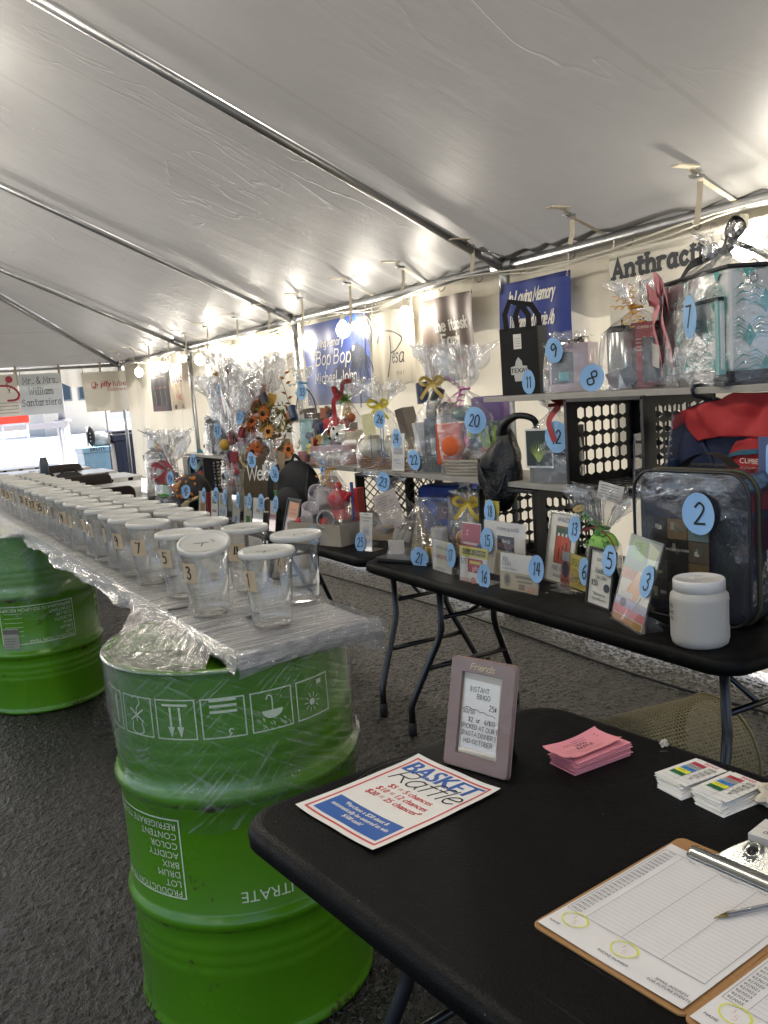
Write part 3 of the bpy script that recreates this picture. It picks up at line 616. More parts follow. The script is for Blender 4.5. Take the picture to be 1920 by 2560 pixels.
def p_bop(P, w, h):
    dk = mat('363a44', .6, var=0)
    palm(P, w*.84, h*.50, 1.3, dk); palm(P, w*.60, h*.33, 1.0, mat('4b4f66', .6, var=0)); palm(P, w*.93, h*.85, 1.0, dk)
    P.hand('In our', w*.72, h*.84, .075, CREAMI, wt=.12, sx=1.1, shear=.1); P.hand('Loving Memory', w*.42, h*.70, .062, CREAMI, wt=.12, shear=.3, sx=1.0)
    P.hand('"Bop Bop"', w*.47, h*.49, .11, CREAMI, wt=.11, shear=.3, sx=1.15); P.hand('Michael John', w*.50, h*.27, .085, CREAMI, wt=.12, sx=1.15); P.hand('John P', w*.60, h*.1, .05, CREAMI, wt=.12, sx=1.2)
banner('banner', 'glossy blue beach memorial banner with palm trees and white script', '4a5a9a', 7.1, 5.92, 1.34, 2.02, p_bop, amp=.012, seed=5, m=bop_mat())
def p_abda(P, w, h):
    P.hand('In Loving Memory of', w*.62, h*.76, .05, GREYI, wt=.09, shear=.25, sx=1.1); P.hand('Alice Marie Abda', w*.66, h*.60, .085, INKN, wt=.09, shear=.12, sx=1.1, serif=.2)
    P.hand('from the employees of the', w*.62, h*.46, .05, GREYI, wt=.09, shear=.25, sx=1.0); P.hand('A', w*.68, h*.30, .08, GREYI, wt=.08, serif=.2)
banner('banner', 'plain white memorial banner with small grey script between two tent legs', 'b2b0a8', 9.75, 7.45, 1.0, 1.86, p_abda, amp=.012, seed=6)
def p_cus(P, w, h):
    P.rect(0, h*.88, w, h, mat('3b2a6a', .5, var=0)); P.hand('Cus', w*.5, h*.60, .14, NAVYI, wt=.13, shear=.3, sx=1.6); P.hand('S A V I N', w*.5, h*.48, .05, INKN, wt=.1, sx=1.4)
    P.hand('NEIL', w*.55, h*.22, .06, REDI, wt=.12, sx=1.6); P.poly(ell(.05, .03, 14, w*.22, h*.06), INKN); P.hand('BUL', w*.7, h*.04, .04, INKN, wt=.2, sx=1.8)
banner('banner', 'narrow cream banner with purple top and dark script near the far corner', 'b9ab98', 11.15, 10.62, 1.37, 1.94, p_cus, amp=.01, seed=7)
def p_dark(P, w, h):
    for i in range(3):
        P.rect(w*(.12+.28*i), h*.52, w*(.32+.28*i), h*.56, mat('9c6a5a', .6, var=0)); P.line(crom([(w*(.2+.28*i), h*.45), (w*(.24+.28*i), h*.3), (w*(.2+.28*i), h*.15)]), .02, mat('8f8c8c', .6, var=0))
    P.rect(w*.2, h*.78, w*.8, h*.8, mat('8a7a6e', .6, var=0)); P.rect(0, 0, w, h*.13, mat('5c3c44', .6, var=0))
banner('banner', 'dark grey printed banner with three pale figures beside the far corner', '4c484c', 12.1, 11.25, 1.36, 1.93, p_dark, amp=.008, seed=8)
def p_jiffy(P, w, h):
    P.line(ell(.05, .05, 22, w*.22, h*.66), .006, INKR, True); P.line(crom([(w*.235, h*.72), (w*.235, h*.63), (w*.21, h*.60), (w*.185, h*.63)]), .018, INKR); P.poly(ell(.012, .012, 10, w*.265, h*.67), INKR)
    P.font('jiffy', w*.32, h*.62, .085, INKR, 'l', bold=.008, shear=.15, sx=.95); P.font('lube', w*.56, h*.62, .085, INKR, 'l'); P.font('multicare', w*.44, h*.50, .05, INKR, 'l', sx=1.05)
hang_front('banner', 'off-white sheet with small red jiffy lube multicare logo at the open end', 'b3aea2', 2.70, 3.49, 1.42, 2.01, p_jiffy, dz=.0, skew=.03)
def p_sant(P, w, h):
    for i, s in enumerate(('Mr. & Mrs.', 'William', 'Santarsiero')): P.hand(s, w*.5, h*(.76-.27*i), .095, INKN, wt=.085, serif=.28, sx=.78 if i != 2 else .74, sp=1.9)
hang_front('banner', 'pale blue-white sheet reading Mr. and Mrs. William Santarsiero', 'a9afb3', 1.82, 2.42, 1.44, 2.03, p_sant, skew=-.02)
def p_left(P, w, h):
    P.poly(ell(.05, .05, 16, w*.86, h*.88), INKR)
    pts = crom([(w*.5, h*.74), (w*.85, h*.72), (w*1.0, h*.55), (w*.96, h*.40), (w*.8, h*.38)]); P.line(pts, .03, INKR)
    P.hand('&', w*.82, h*.70, .06, INKN, wt=.12); P.hand('y', w*.84, h*.60, .07, INKN, wt=.13)
    for i in range(4): P.rect(w*.3, h*(.32-.08*i), w*.97, h*(.335-.08*i), GREYI)
hang_front('banner', 'white sheet with red swoosh figure emblem left of the pale blue sheet', 'b5b2aa', 1.05, 1.80, 1.44, 2.04, p_left)

# ================================================================== TABLES
LEGM = mat('101011', .3, spec=.6, var=.1, name='black_enamel_tube')
def folding_table(label, c, L, W, rz, zt=.74, group=None, legs=(None, None), far=False, name='folding_table'):
    """local x across the width, local y along the length"""
    t = thing(name, label, 'table', (c[0], c[1], 0), rz, group)
    mb = MB(); n = 6; outer = rrect(W, L, .075, n); th = .045
    def ring(off, z): return [(x-off*(1 if x > 0 else -1)*(abs(x) > 0), y-off*(1 if y > 0 else -1), z) for x, y in outer]
    prof = [(.012, zt-th), (.001, zt-th+.008), (0, zt-.018), (.003, zt-.007), (.011, zt-.001), (.02, zt)]
    V = []; N = len(outer)
    for o_, z in prof: V += ring(o_, z)
    F = []
    for i in range(len(prof)-1):
        for j in range(N): F.append((i*N+j, i*N+(j+1) % N, (i+1)*N+(j+1) % N, (i+1)*N+j))
    mb.add(V, F, smooth=True); mb.add([(x, y, z) for x, y, z in ring(.02, zt)], [tuple(range(N))]); mb.add(ring(.012, zt-th), [tuple(range(N))[::-1]])
    mb.build('tabletop', BLACKP, t)
    for s in (-1, 1):
        y0 = s*(L/2-.17) if legs[0] is None else legs[0 if s < 0 else 1]
        yo = y0+s*.07
        for sx in (-1, 1):
            p = [(sx*.135, y0, zt-th), (sx*.135, y0+s*.01, .44), (sx*.15, y0+s*.018, .39), (sx*.25, yo-s*.01, .17), (sx*.268, yo, .12), (sx*.27, yo, .012)]
            lg = MB().tube(p, .0145, 10).build('leg', LEGM, t); MB().tube([(sx*.27, yo, .055), (sx*.27, yo, 0)], .018, 10).build('rubber_foot', mat('0a0a0a', .8, var=0), lg)
        MB().tube([(-.135, y0+s*.004, .49), (.135, y0+s*.004, .49)], .010, 8).build('crossbar', LEGM, t)
        MB().tube([(-.20, yo-s*.035, .28), (.20, yo-s*.035, .28)], .011, 8).build('crossbar', LEGM, t)
        b = MB().tube([(0, y0, .495), (0, y0-s*.2, .60), (0, y0-s*.38, zt-th)], .008, 6); b.tube([(-.03, y0-s*.2, .60), (.03, y0-s*.2, .60)], .012, 8); b.build('brace', LEGM, t)
    return t
near_t = folding_table('black moulded folding table in the foreground with papers and clipboards', (.907, .518), 1.827, .75, R_(6.6))
# moulded maker's mark near the short edge
def logo_fn(x, y, z): return (x, y, z)
PL = Print(); GP = mat('1c1c1d', .3, var=0)
PL.line([(-.075+.15*i/20, .018-.02*((i/10-1)**2)) for i in range(21)], .002, GP); PL.line([(-.075+.15*i/20, -.02+.005*((i/10-1)**2)) for i in range(21)], .002, GP)
PL.font('COSCO', 0, -.009, .014, GP, sx=1.5); PL.build('moulded_mark', near_t, (-.07, .872, .7402), (0, 0, 0))
tabR = folding_table('black folding table under the numbered gift cards, nearest in the prize row', (2.03, 2.28), 1.85, .76, 0, legs=(-.70, .70), group='black folding tables along the tent wall')
tab2 = folding_table('second black folding table in the prize row holding the backpack and gift card frames', (2.05, 4.14), 1.83, .76, 0, legs=(-.74, .70), group='black folding tables along the tent wall')
tab3 = folding_table('farthest black folding table of the prize row, under the candy baskets', (2.05, 6.0), 1.83, .76, 0, group='black folding tables along the tent wall')
# far tables lying across the tent under pale plastic covers
COVER = mat('a9a9a6', .28, var=.1, bump=.35, bscale=14, stretch=(1, 3, 1), name='pale_plastic_tablecloth')
far_lab = ['nearest far table running across the tent under a pale plastic cover', 'second far table across the tent under pale plastic, behind the first', 'third far table across the tent in front of the dark tumbler lid', 'fourth far table across the tent with small white cards on it', 'farthest pale covered table just inside the open end']
for i, (y, xr) in enumerate([(8.2, 2.3), (9.5, 2.3), (10.6, 2.3), (11.8, 2.25), (13.0, 2.1)]):
    t = folding_table(far_lab[i], (xr-.92, y), 1.83, .74, PI/2, group='covered tables across the far end')
    mb = MB()
    def cov(u, v, i=i):
        a = -.98+1.96*u; b = -.47+.94*v; dx = max(0, abs(a)-.90); dy = max(0, abs(b)-.375)
        d = dx+dy; wob = .012*math.sin(a*31+b*7)*(d > 0)
        return (math.copysign(min(abs(b), .375)+dy*.15+wob, b), math.copysign(min(abs(a), .92)+dx*.15, a), .7425-d*1.9)
    mb.grid(cov, 60, 30); mb.build('tablecloth', COVER, None, loc=(xr-.92, y, 0), rz=PI/2, label='pale crinkled plastic cover on the %s table from the open end' % (['fifth', 'fourth', 'third', 'second', 'first'][i]), cat='tablecloth', group='plastic covers on the far tables')
BROWN = mat('241a18', .5, var=.08, name='dark_brown_vinyl')
def folding_chair(x, y, rz, label, top=.80):
    t = thing('folding_chair', label, 'chair', (x, y, 0), rz, 'dark folding chairs between the far tables')
    w = .46; pts = rrect(w, .22, .06, 5)
    mb = MB(); mb.prism(pts, -.012, .012, M=fr((0, .19, top-.11), (1, 0, 0), (0, .18, 1))); mb.build('backrest', BROWN, t, bevel=.004)
    MB().box((0, -.02, .44), (.42, .40, .035)).build('seat', BROWN, t, bevel=.01)
    for s in (-1, 1):
        MB().tube([(s*.225, .20, top-.06), (s*.225, .12, .45), (s*.225, -.20, .01)], .011, 8).build('leg', mat('4a4442', .35, .6), t)
        MB().tube([(s*.205, -.16, .43), (s*.205, .24, .01)], .011, 8).build('leg', mat('4a4442', .35, .6), t)
    return t
folding_chair(1.62, 8.86, PI+.05, 'dark brown folding chair between the first and second covered tables', .84)
folding_chair(1.30, 10.02, PI, 'dark folding chair behind the second covered table near the tumbler', .83)
folding_chair(1.80, 11.2, PI, 'dark folding chair behind the third covered table', .83)
folding_chair(1.55, 7.65, PI, 'dark folding chair in front of the nearest covered table beside the candy baskets', .80)
folding_chair(1.0, 12.35, PI, 'dark folding chair near the open end of the tent', .83)

# ================================================================== DRUMS
def drum_mat():
    m, t, p = base_mat('green_drum_enamel'); tc = t.new('ShaderNodeTexCoord')
    n = t.new('ShaderNodeTexNoise'); n.inputs['Scale'].default_value = 3.2; n.inputs['Detail'].default_value = 6; t.link(tc.outputs['Object'], n.inputs['Vector'])
    mx = t.new('ShaderNodeMix', data_type='RGBA'); mx.inputs[6].default_value = lin('407008'); mx.inputs[7].default_value = lin('4f860c'); t.link(n.outputs['Fac'], mx.inputs[0])
    # scratches and rust specks
    v = t.new('ShaderNodeTexNoise'); v.inputs['Scale'].default_value = 9; v.inputs['Detail'].default_value = 8; v.inputs['Roughness'].default_value = .75; t.link(tc.outputs['Object'], v.inputs['Vector'])
    cr = t.new('ShaderNodeValToRGB'); cr.color_ramp.elements[0].position = .632; cr.color_ramp.elements[1].position = .68; t.link(v.outputs['Fac'], cr.inputs[0])
    sz = t.new('ShaderNodeSeparateXYZ'); t.link(tc.outputs['Object'], sz.inputs[0])
    def band(z0, w):
        s = t.new('ShaderNodeMath', operation='SUBTRACT'); s.inputs[1].default_value = z0; t.link(sz.outputs[2], s.inputs[0])
        a = t.new('ShaderNodeMath', operation='ABSOLUTE'); t.link(s.outputs[0], a.inputs[0])
        r = t.new('ShaderNodeMapRange'); r.inputs[1].default_value = 0; r.inputs[2].default_value = w; r.inputs[3].default_value = .13; r.inputs[4].default_value = 0; t.link(a.outputs[0], r.inputs[0]); return r.outputs[0]
    tot = v.outputs['Fac']
    for z0 in (.566, .274, .01):
        ad = t.new('ShaderNodeMath', operation='ADD'); t.link(tot, ad.inputs[0]); t.link(band(z0, .02), ad.inputs[1]); tot = ad.outputs[0]
    t.link(tot, cr.inputs[0])
    m2 = t.new('ShaderNodeMix', data_type='RGBA'); t.link(cr.outputs[0], m2.inputs[0]); t.link(mx.outputs[2], m2.inputs[6]); m2.inputs[7].default_value = (.045, .028, .012, 1)
    ms = t.new('ShaderNodeMapping'); ms.inputs['Scale'].default_value = (14, 14, 1.6); ms.inputs['Rotation'].default_value = (.5, .3, 0); t.link(tc.outputs['Object'], ms.inputs[0]); ns = t.new('ShaderNodeTexNoise'); ns.inputs['Scale'].default_value = 6; ns.inputs['Detail'].default_value = 3; t.link(ms.outputs[0], ns.inputs['Vector'])
    cs = t.new('ShaderNodeMapRange'); cs.inputs[1].default_value = .68; cs.inputs[2].default_value = .74; cs.inputs[4].default_value = .5; t.link(ns.outputs['Fac'], cs.inputs[0])
    m3 = t.new('ShaderNodeMix', data_type='RGBA'); t.link(cs.outputs[0], m3.inputs[0]); t.link(m2.outputs[2], m3.inputs[6]); m3.inputs[7].default_value = (.10, .14, .05, 1); t.link(m3.outputs[2], p.inputs['Base Color'])
    r = t.new('ShaderNodeMapRange'); r.inputs[3].default_value = .19; r.inputs[4].default_value = .36; t.link(n.outputs['Fac'], r.inputs[0]); t.link(r.outputs[0], p.inputs['Roughness'])
    n2 = t.new('ShaderNodeTexNoise'); n2.inputs['Scale'].default_value = 4; n2.inputs['Detail'].default_value = 2; t.link(tc.outputs['Object'], n2.inputs['Vector'])
    b = t.new('ShaderNodeBump'); b.inputs['Strength'].default_value = .25; b.inputs['Distance'].default_value = .012; t.link(n2.outputs['Fac'], b.inputs['Height']); t.link(b.outputs[0], p.inputs['Normal']); p.inputs['Specular IOR Level'].default_value = .42
    return m
DRUMM = drum_mat()
DINK = mat('c3cfae', .5, var=.1, vscale=60, name='pale_drum_print')
RD = .286
def drum_prof():
    P = [(.0, .012), (.268, .012), (.268, .0), (.290, .0), (.2925, .006), (.2925, .012), (.287, .02), (RD, .03)]
    z = .03
    def rib(z0, a=.0125, w=.018):
        return [(RD, z0-w-.006), (RD+a*.25, z0-w), (RD+a*.8, z0-w*.5), (RD+a, z0), (RD+a*.8, z0+w*.5), (RD+a*.25, z0+w), (RD, z0+w+.006)]
    for z0 in (.17, .20, .23): P += [(RD, z0-.009), (RD+.0022, z0), (RD, z0+.009)]
    P += rib(.292)
    for z0 in (.47,): P += [(RD, z0)]
    P += rib(.585)
    for z0 in (.65, .68, .71): P += [(RD, z0-.009), (RD+.0022, z0), (RD, z0+.009)]
    P += [(RD, .85), (RD+.003, .86), (.2925, .866), (.2945, .871), (.2925, .876), (.281, .876), (.279, .870), (.276, .855), (.0, .852)]
    return P
def drum_print(kind, a0):
    """print wrapped round the shell; text stands upside down as in the place. a0: azimuth of the print's middle"""
    def wrap(x, y, z): a = a0+x/RD; return ((RD+.0012+z)*math.cos(a), (RD+.0012+z)*math.sin(a), y)
    P = Print(); P.sub = 6
    if kind == 'icons':
        s = .046
        for i in range(6):
            cx = (-2.5+i)*.106; y0 = .768
            P.line([(cx-s, y0-s*.95), (cx+s, y0-s*.95), (cx+s, y0+s*.95), (cx-s, y0+s*.95)], .003, DINK, True)
            if i == 0: P.line([(cx+.02, y0-.03), (cx+.02, y0+.03)], .01, DINK)
            if i == 1:
                P.line([(cx-.02, y0-.012), (cx+.02, y0+.015)], .004, DINK); P.line([(cx-.02, y0+.015), (cx+.02, y0-.012)], .004, DINK)
                P.line(crom([(cx-.012, y0+.04), (cx+.005, y0+.045), (cx+.012, y0+.03), (cx, y0+.015), (cx, y0-.012)]), .003, DINK); P.line(crom([(cx-.014, y0-.015), (cx-.018, y0-.035), (cx+.0, y0-.042), (cx+.018, y0-.035), (cx+.014, y0-.015)]), .003, DINK)
            if i == 2:
                P.rect(cx-.03, y0+.030, cx+.03, y0+.035, DINK)
                for d in (-.011, .011):
                    P.rect(cx+d-.0025, y0-.02, cx+d+.0025, y0+.028, DINK); P.poly([(cx+d, y0-.04), (cx+d+.008, y0-.016), (cx+d-.008, y0-.016)], DINK)
            if i == 3:
                for k in range(3): P.rect(cx-.028, y0+.037-.013*k, cx+.030, y0+.043-.013*k, DINK)
                P.hand('3', cx+.014, y0-.026, -.018, DINK, wt=-.14)
            if i == 4:
                P.poly([(cx+.024*math.cos(a), y0+.0+.018*math.sin(a)) for a in np.linspace(PI, 2*PI, 12)], DINK); P.line(crom([(cx, y0), (cx, y0+.028), (cx-.008, y0+.034), (cx-.012, y0+.026)]), .003, DINK)
                for k in range(26): q = (cx+rnd.uniform(-.04, .04), y0+rnd.uniform(-.04, -.01)); P.line([q, (q[0]+.004, q[1]-.006)], .0013, DINK)
            if i == 5:
                P.poly(ell(.008, .008, 12, cx-.005, y0-.01), DINK)
                for k in range(10): a = 2*PI*k/10; P.line([(cx-.005+.012*math.cos(a), y0-.01+.012*math.sin(a)), (cx-.005+.022*math.cos(a), y0-.01+.022*math.sin(a))], .0018, DINK)
                P.rect(cx+.012, y0+.026, cx+.026, y0+.036, DINK)
    else:
        R180 = lambda: None
        def F(s, x, y, h, al='l', sx=1.0): P.font(s, x, y, h, DINK, {'l': 'l', 'r': 'r', 'c': 'c'}[al], rot=PI, sx=sx)
        if kind == 'spec':
            x1, y1, x0, y0 = .20, .535, -.15, .35
            P.line([(x0, y0), (x1, y0), (x1, y1), (x0, y1)], .0035, DINK, True)
            for i, s in enumerate(('PRODUCTION YEAR', 'LOT', 'DRUM', 'BRIX', 'ACIDITY', 'COLOR', 'CONTENT', 'REFRIGERATE TO UPON RECEIPT')):
                F(s, x1-.008, .368+i*.0225, .0155, sx=1.04)
            for i in range(6): P.rect(x0+.02, .39+i*.022, x0+.11, .3915+i*.022, DINK)
        if kind == 'maker':
            F('FRUIT CONCENTRATE', .20, .365, .026); F('PRODUCT', .12, .405, .024); F('U.S.A.', .05, .437, .024, sx=1.3); F('NET 53', .02, .475, .026); F('LOT 54', .02, .51, .026)
    P.mb.v = P.mb.v
    return P, wrap
def drum(x, y, label, rz=0, film=True):
    t = thing('steel_drum', label, 'drum', (x, y, 0), rz, 'green steel drums under the wrapped plank')
    MB().lathe(drum_prof(), 96).build('shell', DRUMM, t)
    return t
d1 = drum(.668, 2.028, 'nearest upright green steel drum with handling symbols, beside the foreground table')
d2 = drum(.581, 4.739, 'second green steel drum, with a grey paper label on its printed panel')
d3 = drum(.50, 7.45, 'far green steel drum holding up the distant end of the plank')
def on_drum(d, kind, a0):
    P, wrap = drum_print(kind, a0); P.build({'icons': 'handling_symbols', 'spec': 'printed_panel', 'maker': 'printed_lettering'}[kind], d, fn=wrap)
on_drum(d1, 'icons', R_(-124)); on_drum(d1, 'spec', R_(-179)); on_drum(d1, 'maker', R_(-78))
on_drum(d2, 'spec', R_(-105)); on_drum(d2, 'icons', R_(10)); on_drum(d2, 'maker', R_(-10))
def pl():
    P = Print(); g = mat('8d8c7c', .7, var=.05); P.rect(-.05, .30, .03, .40, g); dk = mat('5b5a50', .7, var=0)
    P.rect(-.05, .372, .03, .395, dk)
    for i in range(4): P.rect(-.045, .31+.013*i, .0+.006*i, .313+.013*i, dk)
    a0 = R_(-124); P.build('paper_label', d2, fn=lambda x, y, z: ((RD+.0045+z)*math.cos(a0+x/RD), (RD+.0045+z)*math.sin(a0+x/RD), y+.03))
pl()
# stretch film round the drums: V shaped skirt
FILM = film_mat('stretch_film', clear=.8, white=.0, rough=.1, bump=.35, scale=5, stretch=(.5, 9, 1), streak=.30, uv=True, rot=R_(38), detail=6, gl=.8)
FILM2 = film_mat('stretch_film_cross', clear=.8, white=.0, rough=.1, bump=.35, scale=4, stretch=(.5, 10, 1), streak=.20, uv=True, rot=R_(-24), detail=6, gl=.7)
FILMW = film_mat('stretch_film_gathered', white=.09, rough=.12, bump=.6, scale=20, stretch=(1, 5, 1), streak=.45, uv=True, detail=6, gl=3.0)
def skirt(d, a_lo, a_hi, zlow, m, off=.006, ztop=.872, n=90):
    def fn(u, v):
        a = R_(a_lo)+(R_(a_hi)-R_(a_lo))*u; zl = zlow(u); z = ztop-(ztop-zl)*v
        r = RD+off+.004*mnoise.noise((a*6, z*5, off*100))+.006*max(0, math.sin(a*3+1))*(1-v)
        if abs(z-.585) < .03: r = max(r, RD+.0145+off*.3)
        return (r*math.cos(a), r*math.sin(a), z)
    MB().grid(fn, n, 30).build('stretch_film', m, d)
skirt(d1, -205, -20, lambda u: .80-.32*math.sin(PI*min(1, u*1.12))**1.1+.06*u, FILM)
skirt(d1, -190, 20, lambda u: .74-.24*math.sin(PI*u**1.25), FILM2, .010)
skirt(d2, -200, 10, lambda u: .50+.04*math.sin(u*9), FILM, .006); skirt(d2, -200, 10, lambda u: .58+.05*math.sin(u*7+2), FILM2, .011)
# ------------------------------------------------------------------ plank with stretch film
PA = Vector((-.0255, 1, 0)).normalized(); PB = Vector((1, .0255, 0)).normalized(); P0 = Vector((.585, 1.715, 0)); PW = .35; PZ = .876; PT = .038
def pw(a, b, z): q = P0+PB*a+PA*b; return (q.x, q.y, z)
plank = thing('wrapped_plank', 'long plank bundled in clear stretch film lying across the green drums under the jars', 'plank', (P0.x, P0.y, PZ), math.atan2(-PA.x, PA.y))
def plank_mat():
    m, t, p = base_mat('film_wrapped_board'); tc = t.new('ShaderNodeTexCoord'); mp = t.new('ShaderNodeMapping'); mp.inputs['Scale'].default_value = (2.2, 34, 34); mp.inputs['Rotation'].default_value = (0, 0, R_(12)); t.link(tc.outputs['Object'], mp.inputs[0])
    n = t.new('ShaderNodeTexNoise'); n.inputs['Scale'].default_value = 3; n.inputs['Detail'].default_value = 6; n.inputs['Distortion'].default_value = .5; t.link(mp.outputs[0], n.inputs['Vector'])
    cr = t.new('ShaderNodeValToRGB'); e = cr.color_ramp.elements; e[0].position = .36; e[0].color = (.16, .158, .15, 1); e[1].position = .66; e[1].color = (.62, .61, .59, 1); t.link(n.outputs['Fac'], cr.inputs[0]); t.link(cr.outputs[0], p.inputs['Base Color'])
    p.inputs['Roughness'].default_value = .22; p.inputs['Coat Weight'].default_value = .8; p.inputs['Coat Roughness'].default_value = .12
    b = t.new('ShaderNodeBump'); b.inputs['Strength'].default_value = .8; b.inputs['Distance'].default_value = .006; t.link(n.outputs['Fac'], b.inputs['Height']); t.link(b.outputs[0], p.inputs['Normal']); t.link(b.outputs[0], p.inputs['Coat Normal']); return m
PLM = plank_mat(); LP = 6.2
PLi = [(-.0, .02), (PW+.002, .0)]
mb = MB(); ys = np.linspace(0, LP, 40)
mb.prism([(0, 0), (.34, .045), (.355, LP), (0, LP)], 0, PT); mb.build('board', PLM, plank, bevel=.004)
def top_film(u, v):
    x = -.004+.363*u; y = (.045*u*(1-v)) + LP*v**1.6
    return (x, y-.004*(v < .01), PT+.0025+.0014*mnoise.noise((x*60, y*7, 0))+.001*mnoise.noise((x*20, y*30, 3)))
MB().grid(top_film, 50, 300).build('stretch_film', film_mat('top_film', white=.12, rough=.12, bump=1, scale=6, stretch=(8, 400, 1), streak=.5, uv=True, rot=R_(3), detail=5), plank)
def edge_film(x0, y0, y1, seed, drop=.055, n=300, flare=.014, L=None):
    def fn(u, v):
        y = y0+(y1-y0)*u; w = mnoise.noise((y*9, seed, v*2)); w2 = mnoise.noise((y*38, v*5, seed)); w3 = mnoise.noise((y*3, seed, 7))
        s = -1 if x0 < .1 else 1
        return (x0+s*(.004+flare*v*(.6+w)+.007*w2*v+.02*max(0, w3)*v), y, PT+.003-(drop*(1+.5*w3))*v+.006*w2*v)
    return MB().grid(fn, n, 8).build('stretch_film_edge', FILMW, plank)
edge_film(0, 0, LP, 1.3, n=420); edge_film(.355, .0, LP, 5.1)
def end_film(u, v):
    w = mnoise.noise((u*14, v*4, 2)); return (-.012+.375*u+.0, .045*u-.006-.014*v*(1+w)-.012*math.sin(PI*v), PT+.004-.052*v+.006*w+.012*v*v*math.sin(PI*u))
MB().grid(end_film, 60, 10).build('stretch_film_edge', FILMW, plank)
# bunched film clouds at the near end of the plank and the corner hanging out to the right
def crumple(name, pts_u, width, m, parent, nu=50, nv=14, amp=.012, seed=0, side=(0, 0, -1), sag=0):
    P = [Vector(p) for p in pts_u]; S = Vector(side)
    def fn(u, v):
        k = u*(len(P)-1); i = min(int(k), len(P)-2); q = P[i].lerp(P[i+1], k-i); w = width(u) if callable(width) else width
        n1 = mnoise.noise((u*9+seed, v*4, seed)); n2 = mnoise.noise((u*25, v*9+seed, 1)); n3 = mnoise.noise((v*6, u*7, seed+3))
        q = q+S*(w*v)+Vector((n1, n3, n2))*amp*(.3+v)+Vector((0, 0, -sag*math.sin(PI*u)*v)); return tuple(q)
    return MB().grid(fn, nu, nv).build(name, m, parent)
M_ = [lambda a, b, z: (a, b, z)]
crumple('stretch_film', [(.355, .06, PT), (.352, .02, PT), (.28, .02, PT), (.1, .0, PT-.002)], lambda u: .05+.02*math.sin(u*5), FILMW, plank, 60, 8, .010, 3, (0.06, -.10, -1))
# sheets running from the plank's edges down to the rim of the near drum
def drape(d, a0, a1, pa, pb, seed, name='stretch_film', m=None, N=60):
    dx, dy = d.location.x, d.location.y
    def fn(u, v):
        a = R_(a0)+(R_(a1)-R_(a0))*u; e = Vector((dx+.296*math.cos(a), dy+.296*math.sin(a), .878))
        q = Vector(pa).lerp(Vector(pb), u); n = mnoise.noise((u*9, v*3, seed)); n2 = mnoise.noise((u*30, v*4, seed))
        p = q.lerp(e, v); p.z += (-.014+.012*n+.005*n2+.0045*math.sin(u*55+6*n))*math.sin(PI*v); return (p.x-dx, p.y-dy, p.z)
    return MB().grid(fn, N*2, 18).build(name, m or FILMW, d)
FILMD = film_mat('stretch_film_drape', white=.05, rough=.14, bump=.8, scale=6, stretch=(34, 2, 1), streak=.38, uv=True, detail=6, gl=3.0)
drape(d1, 130, 238, pw(-.002, .80, PZ+PT), pw(-.002, .16, PZ+PT*.5), 1, m=FILMD)
drape(d1, 60, -25, pw(.357, .75, PZ+PT), pw(.357, .16, PZ+PT*.5), 2, m=FILMD)
drape(d1, 300, 238, pw(.30, .03, PZ+PT*.3), pw(.02, .03, PZ+PT*.3), 3, m=FILM2)
drape(d2, 120, 250, pw(-.002, 3.45, PZ+PT), pw(-.002, 2.62, PZ+PT), 4, m=FILMD)
drape(d2, 60, -70, pw(.357, 3.45, PZ+PT), pw(.357, 2.62, PZ+PT), 5, m=FILMD)
for d, k in ((d1, 0), (d2, 1)):
    MB().tube([(.2955*math.cos(a), .2955*math.sin(a), .872) for a in np.linspace(0, 2*PI, 73)[:-1]], .0045, 6, closed=True).build('rim_film', FILMD, d)
